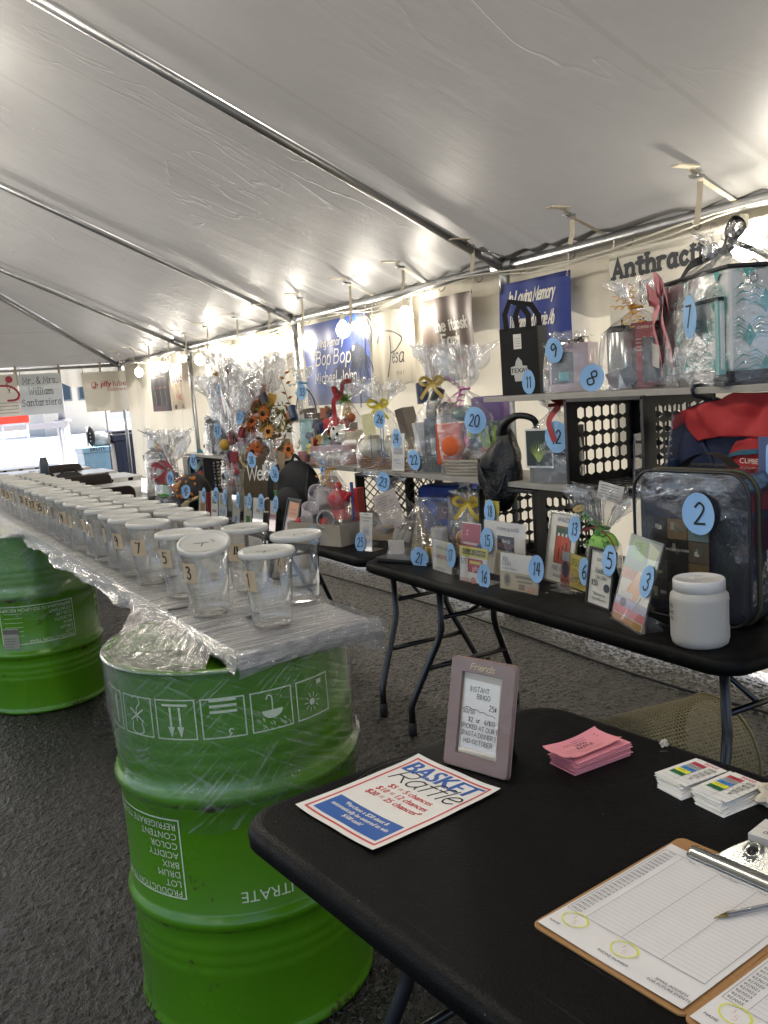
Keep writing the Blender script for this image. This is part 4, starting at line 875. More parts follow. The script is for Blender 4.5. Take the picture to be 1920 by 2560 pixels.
# ------------------------------------------------------------------ jars on the plank
def jar_meshes():
    H = .176; b = MB()
    b.lathe([(.0, .002), (.036, .002), (.0435, .0035), (.046, .009), (.0475, .02), (.0560, H*.80), (.0585, H*.82), (.0600, H-.012), (.0605, H-.006)], 44)
    b.lathe([(.030, .004), (.034, .0065), (.038, .004)], 32)
    l = MB(); l.lathe([(0, H-.0035), (.052, H-.0035), (.056, H-.0015), (.058, H+.002), (.0625, H+.0025), (.065, H), (.0658, H-.004), (.0658, H-.010), (.064, H-.012)], 48)
    return b, l
jb, jl = jar_meshes()
jar0 = thing('plastic_jar', 'x', 'jar'); jbo = jb.build('body', JARP, jar0); jlo = jl.build('lid', LIDP, jar0)
JN = [0]
def jar(x, y, num, label, tape_a=200, lid=None, z=PZ+PT+.004, rz=0, mark=False, lean=0):
    if JN[0] == 0: t = jar0
    else:
        t = jar0.copy(); COL.objects.link(t)
        for ch in (jbo, jlo): c = ch.copy(); COL.objects.link(c); c.parent = t
    JN[0] += 1
    t.location = (x, y, z); t.rotation_euler = (lean, 0, rz); t['label'] = label; t['category'] = 'jar'; t['group'] = 'clear plastic raffle jars on the wrapped plank'
    if lid:
        for c in t.children:
            if c.name.startswith('lid'):
                rx, ry = lid; M = Matrix.Translation((0, 0, .176)) @ Matrix.Rotation(rx, 4, 'X') @ Matrix.Rotation(ry, 4, 'Y') @ Matrix.Translation((0, 0, -.170)); c.matrix_local = M
    a0 = R_(tape_a); w, h0, h1 = .052, .090, .138
    def cw(xx, yy, zz): r = .0475+.0085*(yy-.02)/.121+.0007+zz; a = a0+xx/.05; return (r*math.cos(a), r*math.sin(a), yy)
    tp = MB().grid(lambda u, v: cw(-w/2+w*u, h0+(h1-h0)*v, 0), 8, 2).build('tape_label', TAPE, t)
    P = Print(); P.hand(num, .004 if len(num) < 2 else 0, h0+.010, .030, INK, wt=.15, sx=.85 if len(num) < 2 else .62, jit=.02); P.build('number', tp, fn=cw)
    if mark:
        P = Print(); P.line([(-.02, .012), (.01, -.004)], .003, mat('4a4a4a', .7, var=0)); P.line([(-.012, -.012), (-.002, .0)], .003, mat('4a4a4a', .7, var=0)); P.hand(num, .022, -.01, .016, mat('4d4a66', .7, var=0), wt=.1)
        P.build('lid_marking', [c for c in t.children if c.name.startswith('lid')][0], (0, 0, .1728))
    return t
jar(.728, 1.872, '1', 'nearest clear jar at the very end of the plank with a flat white lid', 186, mark=True)
jar(.650, 2.085, '3', 'clear jar with its lid tipped up at a slant, left of jar 1', 190, lid=(R_(15), R_(-9)), mark=True, rz=.1)
jar(.872, 2.03, '2', 'clear jar at the right edge of the plank behind jar 1', 178, mark=True, lean=0)
jar(.826, 2.27, '4', 'clear jar numbered 4 behind the jar with the tipped lid', 215, mark=True)
jar(.665, 2.345, '5', 'clear jar numbered 5 directly behind the tipped-lid jar', 195)
yl = 2.60; nL = 7; i = 0; jrnd = random.Random(5)
ords = ['first', 'second', 'third', 'fourth', 'fifth', 'sixth', 'seventh', 'eighth', 'ninth', 'tenth', 'eleventh', 'twelfth', 'thirteenth', 'fourteenth', 'fifteenth', 'sixteenth', 'seventeenth', 'eighteenth', 'nineteenth', 'twentieth']
while yl < 6.0 and i < 19:
    xl = .652-.0255*(yl-2.6)-.006
    jar(xl+jrnd.uniform(-.008, .008), yl, str(nL), 'left row of jars, the %s one behind jar 5, taped with number %d' % (ords[i], nL), jrnd.choice([182, 190, 200, 176]), rz=jrnd.uniform(-.3, .3), lean=jrnd.uniform(-.012, .012), lid=(jrnd.uniform(-.05, .05), jrnd.uniform(-.04, .04)))
    nR = nL-1; jar(xl+.155+jrnd.uniform(-.008, .008), yl-.10, str(nR), 'right row of jars, the %s one behind jar 4, taped with number %d' % (ords[i], nR), jrnd.choice([178, 190, 200]))
    yl += .172+jrnd.uniform(-.014, .014); nL += 2; i += 1
# black chips under some jars
for (x, y) in ((.60, 2.20), (.70, 2.62), (.62, 3.2), (.72, 1.98)):
    MB().box((x, y, PZ+PT+.006), (.05, .012, .003), rz=rnd.uniform(-.5, .8)).build('tape_scrap', mat('3a3836', .7), None, label='small dark scrap on the plank film ' + {0: 'left of the tipped-lid jar', 1: 'between the jars behind jar 5', 2: 'beside the farther left row of jars', 3: 'just behind jar 1'}[int(round(abs(x-.60)*0+(0 if (x, y) == (.60, 2.20) else 1 if (x, y) == (.70, 2.62) else 2 if (x, y) == (.62, 3.2) else 3)))], cat='scrap', group='dark scraps on the plank')

# ================================================================== THINGS ON THE FOREGROUND TABLE
ZT = .7402
def sheet_geo(w, l, th=.0006, curl=0, seed=0, n=14):
    """slightly curling sheet centred on the origin"""
    mb = MB()
    def f(u, v):
        x = (u-.5)*w; y = (v-.5)*l; c = curl*((abs(u-.5)*2)**3*.6+(abs(v-.5)*2)**4*.5)+curl*.25*mnoise.noise((u*3+seed, v*3, seed)); return (x, y, th+max(0, c))
    mb.grid(f, n, n); return mb, f
def zof(w, l, curl, seed): 
    _, f = sheet_geo(w, l, .0006, curl, seed, 1); return lambda x, y, z: (x, y, f(x/w+.5, y/l+.5)[2]+z)
# basket raffle sheet
pa = -1.4148; W_, L_ = .2159, .2794
def place_rect(tlx, tly, a, w, l): return (tlx+math.cos(a)*w/2+math.sin(a)*l/2, tly+math.sin(a)*w/2-math.cos(a)*l/2)
cx, cy = place_rect(.8055, 1.381, pa, W_, L_)
t = thing('price_sheet', 'white basket raffle price sheet with red border and blue panel lying on the foreground table', 'sheet', (cx, cy, ZT), pa)
mb, _ = sheet_geo(W_, L_, .0008, .006, 2, 24); mb.build('paper', WHITE, t)
P = Print(); P.sub = 16; w2, l2 = W_/2, L_/2; BB = mat('28569c', .55, var=.03); RR = mat('bf4346', .55, var=.03)
P.line([(-w2+.013, -l2+.013), (w2-.013, -l2+.013), (w2-.013, l2-.013), (-w2+.013, l2-.013)], .0045, RR, True)
P.rect(-w2+.022, -l2+.022, w2-.022, -l2+.082, BB)
P.font('BASKET', -.006, .081, .040, BB, sx=.90, shear=.15, bold=.004)
P.hand('Raffle', .0, .044, .042, INK, wt=.085, shear=.35, sx=1.35, sp=.6)
for s, y in (('$5 = 5 chances', .020), ('$10 = 12 chances', .000), ('$20 = 25 chances*', -.020)): P.font(s, 0, y, .0135, RR, sx=.96, shear=.12, bold=.0011)
for s, y in (('*Purchase a $20 sheet &', -.0785), ('automatically be entered to win', -.0935), ('$100 cash!', -.1085)): P.font(s, 0, y+.005, .0095, WHITE, sx=.86, shear=.12, bold=.0008)
P.build('printing', t, fn=zof(W_, L_, .006, 2))
# instant bingo frame
def easel_frame(name, label, cat_, x, y, z, rz, W, H, bd, fcol, lean, pr, paper=WHITE, group=None, open_c=None, mat_=None, th=.012, tagn=None):
    t = thing(name, label, cat_, (x, y, z), rz, group); ML = Matrix.Rotation(-lean, 4, 'X')
    fm = mat_ or mat(fcol, .3, var=.03); mb = MB(); out = rrect(W, H, .008 if bd > .01 else .003, 4, 0, H/2); inn = rrect(W-2*bd, H-2*bd, .002, 4, 0, H/2); n = len(out)
    def q(p, y_): return ML @ Vector((p[0], y_, p[1]))
    V = [q(p, 0) for p in out]+[q(p, -th) for p in out]+[q(p, -th) for p in inn]+[q(p, -.001) for p in inn]
    F = [(i+a*n, (i+1) % n+a*n, (i+1) % n+(a+1)*n, i+(a+1)*n) for a in range(3) for i in range(n)]+[tuple(range(n))]
    mb.add(V, F); mb.build('frame', fm, t, bevel=.0015 if bd > .01 else 0)
    MB().add([q((a, b), -.002) for a, b in ((-W/2+bd, bd), (W/2-bd, bd), (W/2-bd, H-bd), (-W/2+bd, H-bd))], [(0, 1, 2, 3)]).build('insert', paper, t)
    MB().box((0, .0, 0), (.05, .004, H*.78), M=Matrix.Translation((0, .022+H*.235, H*.375)) @ Matrix.Rotation(.28, 4, 'X')).build('easel_back', INK, t)
    P = Print(); pr(P, W, H); P.build('writing', t, M=ML @ fr((0, -.0026, 0), (1, 0, 0), (0, 0, 1)))
    g = MB().add([q((a, b), -.005) for a, b in ((-W/2+bd, bd), (W/2-bd, bd), (W/2-bd, H-bd), (-W/2+bd, H-bd))], [(0, 1, 2, 3)]); g.build('glazing', ACRYL, t)
    if tagn: num_tag(t, *tagn[:4], lean=lean, yy=-th-.001, **(tagn[4] if len(tagn) > 4 else {}))
    return t
def num_tag(parent, n, x, z, s=1.0, lean=0, yy=-.004, a=.034, b=.045, rot=0, ry=0, y3=None, world=None):
    """light blue oval with a handwritten number, on the local -y face"""
    if world:
        q = Matrix.Rotation(-parent.rotation_euler[2], 3, 'Z') @ (Vector(world)-parent.location); x, yy, z = q; lean = 0
    M = Matrix.Rotation(-lean, 4, 'X') @ Matrix.Translation((x, yy, z)) @ Matrix.Rotation(ry, 4, 'Z') @ fr((0, 0, 0), (1, 0, 0), (0, 0, 1)) @ Matrix.Rotation(rot, 4, 'Z')
    rt = random.Random(n+parent.name); n_ = 30; kc = rt.uniform(1.2, 4.0)*rt.choice((1, 1, -1)); ring = [((a*s*(1+.018*math.sin(3*q+kc)+rt.uniform(-.008, .008)))*math.cos(q), (b*s*(1+.015*math.sin(2*q+kc)+rt.uniform(-.008, .008)))*math.sin(q)) for q in [2*PI*k/n_ for k in range(n_)]]
    M = M @ Matrix.Rotation(rt.uniform(-.07, .07), 4, 'Z'); bend = lambda x, y: kc*x*x+.5*kc*y*y*.5
    half = [(x*.5, y*.5) for x, y in ring]; V = [(0, 0, .0004)]+[(x, y, .0004+bend(x, y)) for x, y in half]+[(x, y, .0004+bend(x, y)) for x, y in ring]; F = [(0, 1+k, 1+(k+1) % n_) for k in range(n_)]+[(1+k, 1+n_+k, 1+n_+(k+1) % n_, 1+(k+1) % n_) for k in range(n_)]
    mb = MB(); mb.add(V, F, smooth=True, M=M); o = mb.build('number_tag', BLUETAG, parent)
    P = Print(); h = .046*s if len(n) < 2 else .040*s
    P.hand(n, 0, -h/2, h, INK, wt=.105, sx=1.0 if len(n) < 2 else .72, jit=.03, shear=.04); P.build('numeral', o, M=M @ Matrix.Translation((0, 0, .0014)), fn=lambda x, y, z: (x, y, z+bend(x, y))); return o
def p_inst(P, W, H):
    c = H*.5; I = INK
    P.rect(-.043, .030, .043, .032, mat('9a917c', .6, var=0))
    for s, x, y, h in (('INSTANT', -.006, .141, .0088), ('BINGO', .004, .129, .0088), ('25%', .026, .112, .0095), ('50/50', -.026, .100, .0085), ('$2  or   6/$10', .004, .086, .0085), ('{PICKED AT OUR }', 0, .073, .0082), ('{PASTA DINNER }', 0, .0605, .0082), ('MID-OCTOBER', 0, .047, .0082)):
        P.hand(s, x, y, h, I, wt=.11, sx=.92, jit=.05)
    P.line(crom([(-.034+.0085*i, .112-.0012*i+(.001 if i % 2 else -.001)) for i in range(9)]), .0009, I)
t = easel_frame('picture_frame', 'mauve picture frame holding the handwritten instant bingo sign on the foreground table', 'picture frame', .856, 1.262, ZT, R_(-72), .142, .20, .026, '8d7478', R_(14), p_inst, mat('b9af9b', .6, var=.03), mat_=mat('77625c', .3, spec=.5, var=.03, bump=.5, bscale=30, coat=.25), th=.010)
MB().add([(Matrix.Rotation(-R_(14), 4, 'X') @ Vector((x, -.0032, z))) for x, z in ((-.040, .038), (.040, .036), (.038, .160), (-.041, .162))], [(0, 1, 2, 3)]).build('note_card', WHITE, t)
P = Print(); P.hand('Friends', 0, .181, .011, mat('b7a67e', .3, .6, var=0), wt=.12, shear=.3, sx=1.3, sp=.9); P.build('moulded_word', t, M=Matrix.Rotation(-R_(14), 4, 'X') @ fr((0, -.0105, 0), (1, 0, 0), (0, 0, 1)))
P = Print(); p_inst(P, .142, .2)
for c in list(t.children):
    if c.name.startswith('writing'): c.location = Matrix.Rotation(-R_(14), 3, 'X') @ Vector((0, -.001, 0))
# pink tickets
def stack(name, label, x, y, rz, w, l, n, m, cat_, dz=.0016, spread=.006, group=None, seed=1, cover=True, taper=0):
    t = thing(name, label, cat_, (x, y, ZT), rz, group); r = random.Random(seed); mb = MB()
    for k in range(n):
        a = r.uniform(-.05, .05); o = (r.uniform(-spread, spread)-taper*(k-n/2)*.0012, r.uniform(-spread, spread)+taper*(n-k)*-.0008)
        mb.box((o[0], o[1], dz*(k+.5)), (w, l, dz*.82), rz=a)
        
    mb.build('slips', m, t, kind=None); return t, n*dz
PINK = mat('d98b94', .7, var=.02)
t, h = stack('raffle_tickets', 'loose stack of pink 50/50 raffle tickets on the foreground table', 1.050, 1.172, R_(2), .135, .066, 14, PINK, 'tickets', seed=4)
mb, _ = sheet_geo(.135, .068, h+.002, .010, 5); mb.build('top_ticket', PINK, t, loc=(-.014, .008, 0), rz=.03)
P = Print(); pk = mat('5a3038', .6, var=0)
P.font('FOOD FESTIVAL', .0, .017, .0056, pk); P.font('50/50', .004, .0055, .0088, INK, bold=.0006); P.font('RAFFLE', .004, -.006, .0088, INK, bold=.0006)
for i in range(2): P.rect(-.02+.006*i, -.014-.005*i, .035, -.0133-.005*i, pk)
P.rect(-.006, .0255, .03, .0262, pk)
for a, b in ((.048, .02), (.048, .012), (-.055, -.022), (-.047, -.024)): P.rect(a, b, a+.007, b+.0012, pk)
for i in range(2): P.rect(-.05, -.002-.008*i, -.018, -.0014-.008*i, pk)
P.build('printing', t, loc=(-.014, .008, h+.0012), rot=(0, 0, .03), fn=zof(.135, .068, .010, 5))
# bingo pull tabs
def bingo(x, y, rz, label, seed):
    t, h = stack('bingo_tickets', label, x, y, rz, .056, .098, 15, WHITE, 'tickets', dz=.0011, spread=.002, group='stacks of bingo pull tabs', seed=seed, taper=1.2)
    P = Print(); P.rect(-.03, -.049, .03, .049, WHITE)
    P.hand('B-I-N-G-O', .002, .0385, .0075, RR, wt=.17, sx=.62, sp=1.0)
    for i, (c, s, v) in enumerate((('b23a48', 'RED', '$25.00'), ('9b9b98', 'GRAY', '$10.00'), ('3d7fc0', 'BLUE', '$5.00'), ('e3dc3a', 'GOLD', '$2.00'), ('1f6b3d', 'GREEN', '50-'))):
        y0 = .024-.0125*i; P.rect(-.028, y0, .0, y0+.011, mat(c, .6, var=0)); P.font(s, -.014, y0+.0035, .0052, INK); P.hand(v, .015, y0+.002, .0068, INK, wt=.1, sx=.62, sp=1.0); P.line([(-.03, y0-.0008), (.03, y0-.0008)], .0004, INK)
    P.line([(0, -.049), (0, .036)], .0004, INK); P.line([(-.03, -.0385), (.03, -.0385)], .0004, INK)
    P.build('top_ticket', t, loc=(0, 0, h), rot=(0, 0, .02))
bingo(1.116, .997, R_(-93), 'left stack of white bingo pull tabs with coloured squares near the table edge', 3)
bingo(1.121, .924, R_(-90), 'right stack of white bingo pull tabs with coloured squares, beside the crumpled napkin', 8)
def napkin(x, y, z, s, label, seed=0, c='c9bfae'):
    mb = MB(); mb.sphere((0, 0, s*.55), s, 28); o = Vector((0, 0, s*.55))
    mb.v = [tuple(o+(Vector(v)-o)*(.75+.75*mnoise.noise((v[0]/s*1.7+seed, v[1]/s*1.7, v[2]/s*1.7))+.25*mnoise.noise((v[0]/s*5, v[1]/s*5+seed, v[2]/s*5)))) for v in mb.v]
    mb.v = [(a, b, max(.0005, c_)) for a, b, c_ in mb.v]; mb.sm = [False]*len(mb.f)
    return mb.build('crumpled_napkin', mat(c, .8, trans=.1), loc=(x, y, z), label=label, cat='napkin')
napkin(1.150, .858, ZT, .034, 'crumpled cream napkin beside the bingo pull tabs at the right edge', 1)
napkin(1.190, 1.130, ZT, .008, 'tiny crumpled scrap of white paper at the table rim', 5)
MB().tube([(-.006, 0, .001), (-.006, .003, .001), (.006, .003, .001), (.006, -.001, .001)], .0004, 5).build('staple', STEEL, loc=(1.169, 1.111, ZT), rz=-.6, label='bent loose staple lying on the black tabletop', cat='staple')
# clipboards
WOODB = mat('9c7447', .55, var=.12, vscale=60, stretch=(1, 6, 1)); CLIPM = mat('9a9c98', .22, .9, var=.08, vscale=20)
def clipboard(tlx, tly, a, label, first, digits, n0):
    w, l = .2159, .2794; cx, cy = place_rect(tlx, tly, a, w, l)
    t = thing('clipboard', label, 'clipboard', (cx, cy, ZT), a, 'clipboards on the foreground table')
    mb = MB(); mb.prism(rrect(.229, .318, .012, 5, 0, .0135), 0, .0032); mb.build('board', WOODB, t, bevel=.0006)
    mb, _ = sheet_geo(w, l, .0042, .0022, n0 % 7, 20); mb.build('form_sheet', mat('d2cfcc', .65, var=.02), t)
    f = zof(w, l, .0022, n0 % 7); P = Print(); g = mat('77777a', .6, var=0); g2 = mat('a3a2a6', .6, var=0)
    x0, x1, y1, y0 = -.104, .100, .1214, -.087; n = 25
    P.line([(x0, y0), (x1, y0), (x1, y1), (x0, y1)], .0007, g, True)
    for i in range(n+1):
        yy = y1-(i+1)*(y1-y0)/(n+1); P.line([(x0+.031, yy), (x1, yy)], .00045, g2)
        if i < n: P.font(str(first+i), x0+.003, yy-.0058+.0008, .0043, INK, 'l', sx=1.1)
    for xx in (x0+.031, -.0165, .0417): P.line([(xx, y0), (xx, y1)], .0006, g)
    P.font('Ticket', x0+.014, y1-.0048, .0032, INK); P.font('Name', x0+.041, y1-.0048, .0032, INK, 'l'); P.font('Phone Number', -.014, y1-.0048, .0032, INK, 'l'); P.font('Email', .044, y1-.0048, .0032, INK, 'l')
    P.font('NAME', -.101, -.126, .0042, INK, 'l', sx=1.05)
    P.font('PHONE NUMBER', .002, -.128, .0042, INK); P.font('EMAIL ADDRESS', .080, -.121, .0042, INK); P.font('FOR FUTURE EVENTS', .080, -.128, .0042, INK)
    YL = mat('d6d83a', .6, var=0); pkk = mat('c08a8a', .6, var=0)
    for ex, ey, ea in ((-.078, -.102, .0), (.001, -.1035, .1)):
        P.line([(ex+.0175*math.cos(q)*(1+.04*math.sin(3*q)), ey+.0145*math.sin(q)) for q in np.linspace(0, 2*PI, 40)], .0017, YL); P.line([(ex+.0165*math.cos(q), ey+.0135*math.sin(q)+.0006) for q in np.linspace(.3, 2.2, 20)], .0014, YL)
        P.hand('$', ex-.003, ey+.001, .007, pkk, wt=.06, sx=.7); P.hand('5', ex+.003, ey-.009, .009, pkk, wt=.06)
    P.build('printing', t, fn=lambda x, y, z: (lambda q: (q[0], q[1], q[2]+.0036))(f(x, y, z)))
    # spring clip
    prof = [(-.072, .128), (.072, .128), (.074, .136), (.070, .152), (.045, .155), (.040, .168), (.030, .178), (.016, .184), (0, .187), (-.016, .184), (-.030, .178), (-.040, .168), (-.045, .155), (-.070, .152), (-.074, .136)]
    c = MB(); n_ = 12
    def cz(y): return .0065+.010*math.sin(PI*min(1, max(0, (y-.126)/.028))) if y < .154 else .0095+.62*(y-.154)
    def cf(u, v):
        y = .127+.062*v
        hw = .0735 if y < .150 else (.0735-.032*min(1, (y-.150)/.006) if y < .156 else .0415-.028*((y-.156)/.033)**1.3)
        x = (2*u-1)*hw; zz = cz(y); hole = 0
        r = math.hypot(x, y-.1765); zz += .004*math.exp(-((r-.009)/.003)**2)
        return (x, y, zz)
    c.grid(cf, 40, 46); cl = c.build('spring_clip', CLIPM, t); so = cl.modifiers.new('thick', 'SOLIDIFY'); so.thickness = .0012
    MB().tube([(-.066, .150, .008), (.066, .150, .008)], .0042, 10).build('clip_rod', CLIPM, t)
    MB().disc(.0052, .0285, 20, (0, .1765)).build('hang_hole', INK, t)
    Pq = Print(); lg = mat('c9c9c6', .3, .8, var=0)
    Pq.line([(-.022, .158), (.022, .158), (.022, .169), (-.022, .169)], .0006, lg, True); Pq.font('STAPLES', 0, .1608, .0058, lg, sx=1.15); Pq.build('stamped_word', t, fn=lambda x, y, z: (x, y, cz(y)+.0012+z))
    if first == 29501: P = Print(); P.hand('Betsy', -.085, .158, .009, mat('3a2a18', .6, var=0), 'l', wt=.08, shear=.2); P.build('owner_name', t, loc=(0, 0, .0030))
    return t
clipboard(.9258, .8714, -1.4558, 'clipboard with a lined form numbered from 29501 and a pen on it', 29501, 5, 3)
clipboard(.949, .641, -1.47, 'second clipboard at the bottom right corner with numbers starting 9270', 927001, 6, 5)
# pen
t = thing('ballpoint_pen', 'clear ballpoint pen lying on the lined form of the clipboard', 'pen', (.830, .714, ZT+.008), math.atan2(-.026, .070))
MB().tube([(.018, 0, .001), (.13, 0, .004)], .0036, 6).build('barrel', film_mat('pen_plastic', white=.25, bump=0, rough=.1, tint='dfdfe6'), t)
MB().tube([(.012, 0, .001), (.12, 0, .004)], .0016, 6).build('ink_tube', mat('141418', .4, var=0), t)
MB().tube([(0, 0, -.001), (.004, 0, -.0005), (.018, 0, .001)], [.0006, .0013, .0033], 10).build('tip', mat('8f7c48', .3, .8, var=0), t)
MB().tube([(.128, 0, .004), (.142, 0, .0042)], .004, 8).build('cap_plug', INK, t)
# block of numbered tickets beyond the clip
t = thing('ticket_book', 'thick book of white numbered tickets behind the clipboard clip', 'tickets', (1.045, .742, ZT), R_(-78))
MB().box((0, 0, .014), (.13, .055, .028)).build('ticket_pad', mat('c9c6bd', .7, var=.12, vscale=300, stretch=(1, 1, 40)), t)
P = Print(); P.font('0026501', -.028, .012, .0085, INK, sx=1.1, rot=0); P.font('0026501', -.028, -.016, .0085, INK, sx=1.1); P.line([(-.065, 0), (.065, 0)], .0005, GREYI); P.line([(.0, -.027), (.0, .027)], .0005, GREYI); P.build('printing', t, loc=(0, 0, .028))

# ================================================================== SHELVES, CRATES, PRIZES
SHELF = mat('8e8b85', .5, var=.1, vscale=20, stretch=(3, 1, 1), name='painted_shelf_board')
def board(label, x0, x1, y0, y1, z):
    return MB().box(((x0+x1)/2, (y0+y1)/2, z-.0095), (x1-x0, y1-y0, .019)).build('shelf_board', SHELF, label=label, cat='shelf', bevel=.0015)
board('upper grey shelf board holding the teal tote and the Texas bag', 2.0, 2.30, .6, 2.75, 1.378)
board('lower grey shelf board resting on the black crates', 2.0, 2.30, 1.90, 3.84, 1.062)
board('grey shelf board continuing behind the backpack and Welcome sign', 2.0, 2.30, 3.86, 6.7, 1.062)
CRM = mat('0b0b0c', .38, var=.1, spec=.5, name='black_crate_plastic')
def holes_panel(mb, w, h, nx, ny, M, th=.004, mx=.03, my=.03, hs=.82, hex_=True, diamond=False):
    """panel in its local xy plane with real openings"""
    cw, ch = (w-2*mx)/nx, (h-2*my)/ny
    if diamond:
        n = 7
        for k in range(-n, n+1):
            for s in (1, -1):
                c0 = k*w/n*1.0; pts = []
                for i in range(2):
                    yy = my+(h-2*my)*i; xx = w/2+c0+s*(i-.5)*(h-2*my); pts.append([xx, yy])
                # clip in x
                (xa, ya), (xb, yb) = pts
                if max(xa, xb) < mx or min(xa, xb) > w-mx: continue
                def cl(xa, ya, xb, yb):
                    if xa < mx: ya += (mx-xa)*(yb-ya)/(xb-xa); xa = mx
                    if xa > w-mx: ya += (w-mx-xa)*(yb-ya)/(xb-xa); xa = w-mx
                    return xa, ya
                A = cl(xa, ya, xb, yb); B = cl(xb, yb, xa, ya)
                mb.tube([(A[0], A[1], 0), (B[0], B[1], 0)], .003, 4, M=M)
        for a, b, c, d in ((0, 0, w, my), (0, h-my, w, h), (0, my, mx, h-my), (w-mx, my, w, h-my)): mb.box(((a+c)/2, (b+d)/2, 0), (c-a, d-b, th), M=M)
        return
    for a, b, c, d in ((0, 0, w, my), (0, h-my, w, h), (0, my, mx, h-my), (w-mx, my, w, h-my)): mb.box(((a+c)/2, (b+d)/2, 0), (c-a, d-b, th), M=M)
    for i in range(nx):
        for j in range(ny):
            cx_, cy_ = mx+cw*(i+.5), my+ch*(j+.5); solid = False
            a, b = cw/2, ch/2; ih, jh = a*hs, b*.88
            O = [(0, b), (a, b), (a, 0), (a, -b), (0, -b), (-a, -b), (-a, 0), (-a, b)]
            k = .62 if hex_ else .98
            I = [(0, jh), (ih, jh*k+(0 if hex_ else 0)), (ih, 0), (ih, -jh*k), (0, -jh), (-ih, -jh*k), (-ih, 0), (-ih, jh*k)]
            V = [(cx_+x, cy_+y, th/2) for x, y in O+I]+[(cx_+x, cy_+y, -th/2) for x, y in O+I]; F = []
            for q in range(8):
                r = (q+1) % 8; F += [(q, q+8, r+8, r), (q+16, r+16, r+24, q+24), (q+8, q+24, r+24, r+8)]
            mb.add(V, F, M=M)
def crate(label, x, y, z, wy=.355, dx=.31, h=.298, diamond=False, rz=0):
    """open side faces the aisle (-x). origin: near left low corner"""
    t = thing('milk_crate', label, 'crate', (x, y, z), rz, 'black milk crates propping the shelves')
    def side(yy, nm):
        mb = MB(); holes_panel(mb, dx, h, 6, 5, fr((0, yy, 0), (1, 0, 0), (0, 0, 1)), hs=.84, mx=.040, my=.028, diamond=diamond); mb.build(nm, CRM, t)
    side(.004, 'side_panel'); side(wy-.004, 'side_panel')
    mb = MB(); holes_panel(mb, wy, h, 7, 5, fr((dx-.004, 0, 0), (0, 1, 0), (0, 0, 1)), hs=.84, mx=.030, my=.026, diamond=diamond); mb.build('base_panel', CRM, t)
    for zz in (.004, h-.004):
        mb = MB(); holes_panel(mb, wy, dx, 6, 5, fr((0, 0, zz), (0, 1, 0), (1, 0, 0)), mx=.045, my=.04); mb.build('side_panel', CRM, t)
    rim = MB()
    for a, b in (((.0, .006, 0), (.0, .006, h)), ((.0, wy-.006, 0), (.0, wy-.006, h))): rim.box(((a[0]), a[1], h/2), (.022, .014, h))
    rim.box((0, wy/2, .006), (.022, wy, .013)); rim.box((0, wy/2, h-.006), (.022, wy, .013)); rim.build('rim', CRM, t, bevel=.002)
    return t
crate('upper black crate on its side, open to the aisle, with a clear stand inside', 2.0, 1.93, 1.063)
crate('lower black crate with hexagonal holes behind the white trolley card', 2.0, 2.465, .7405, wy=.345)
crate('lower black crate with diamond lattice behind the tea basket', 2.0, 3.54, .7405, wy=.30, diamond=True)
crate('black crate under the shelf behind the halloween parcel', 2.0, 6.2, .7405, wy=.33)

def card(label, x, y, z, w, h, deg, items, tagn=None, lean=8, stand=True, paper='d8d6cf', group='gift card stands on the prize tables', foot=.07, edge=True, name='gift_card_stand'):
    """clear acrylic stand with a printed insert; local -y faces the viewer"""
    t = thing(name, label, 'card stand', (x, y, z), R_(deg), group); le = R_(lean); ML = Matrix.Rotation(-le, 4, 'X'); zb = .004
    MB().add([ML @ Vector(v) for v in ((-w/2+.003, 0, zb), (w/2-.003, 0, zb), (w/2-.003, 0, h-.002), (-w/2+.003, 0, h-.002))], [(0, 1, 2, 3)]).build('insert', mat(paper, .6, var=.04) if isinstance(paper, str) else paper, t)
    if stand:
        a = MB(); a.box((0, -.003, h/2), (w, .0022, h), M=ML); a.box((0, .0025, h/2), (w, .002, h), M=ML); a.box((0, foot/2-.0, .001), (w, foot, .0022))
        a.box((w/2, 0, h/2), (.0015, .007, h), M=ML); a.box((-w/2, 0, h/2), (.0015, .007, h), M=ML); a.build('acrylic_holder', ACRYL, t)
    P = Print(); W, H = w, h
    for it in items:
        k = it[0]; m = lambda c: mat(c, .55, var=0)
        if k == 'r': P.rect(it[1]*W-W/2, it[2]*H, it[3]*W-W/2, it[4]*H, m(it[5]))
        elif k == 'f': P.font(it[1], it[2]*W-W/2, it[3]*H, it[4], m(it[5]), it[6] if len(it) > 6 else 'c', sx=it[7] if len(it) > 7 else 1)
        elif k == 'h': P.hand(it[1], it[2]*W-W/2, it[3]*H, it[4], m(it[5]), it[6] if len(it) > 6 else 'c', wt=.11, sx=it[7] if len(it) > 7 else .9, jit=.05)
        elif k == 's': P.hand(it[1], it[2]*W-W/2, it[3]*H, it[4], m(it[5]), 'c', wt=.09, sx=it[6] if len(it) > 6 else 1.1, shear=.35, sp=.8)
        elif k == 'e': P.poly(ell(it[3], it[4], 18, it[1]*W-W/2, it[2]*H), m(it[5]))
        elif k == 'l': P.line(crom([(a_*W-W/2, b_*H) for a_, b_ in it[1]]), it[2], m(it[3]))
        elif k == 'p': P.poly([(a_*W-W/2, b_*H) for a_, b_ in it[1]], m(it[2]))
    P.build('printing', t, M=ML @ fr((0, -.0003, 0), (1, 0, 0), (0, 0, 1)))
    if tagn: num_tag(t, tagn[0], tagn[1]*w-w/2, tagn[2]*h, lean=le, yy=-.0055, **(tagn[3] if len(tagn) > 3 else {}))
    return t
Z = .7405; I_ = '17171a'
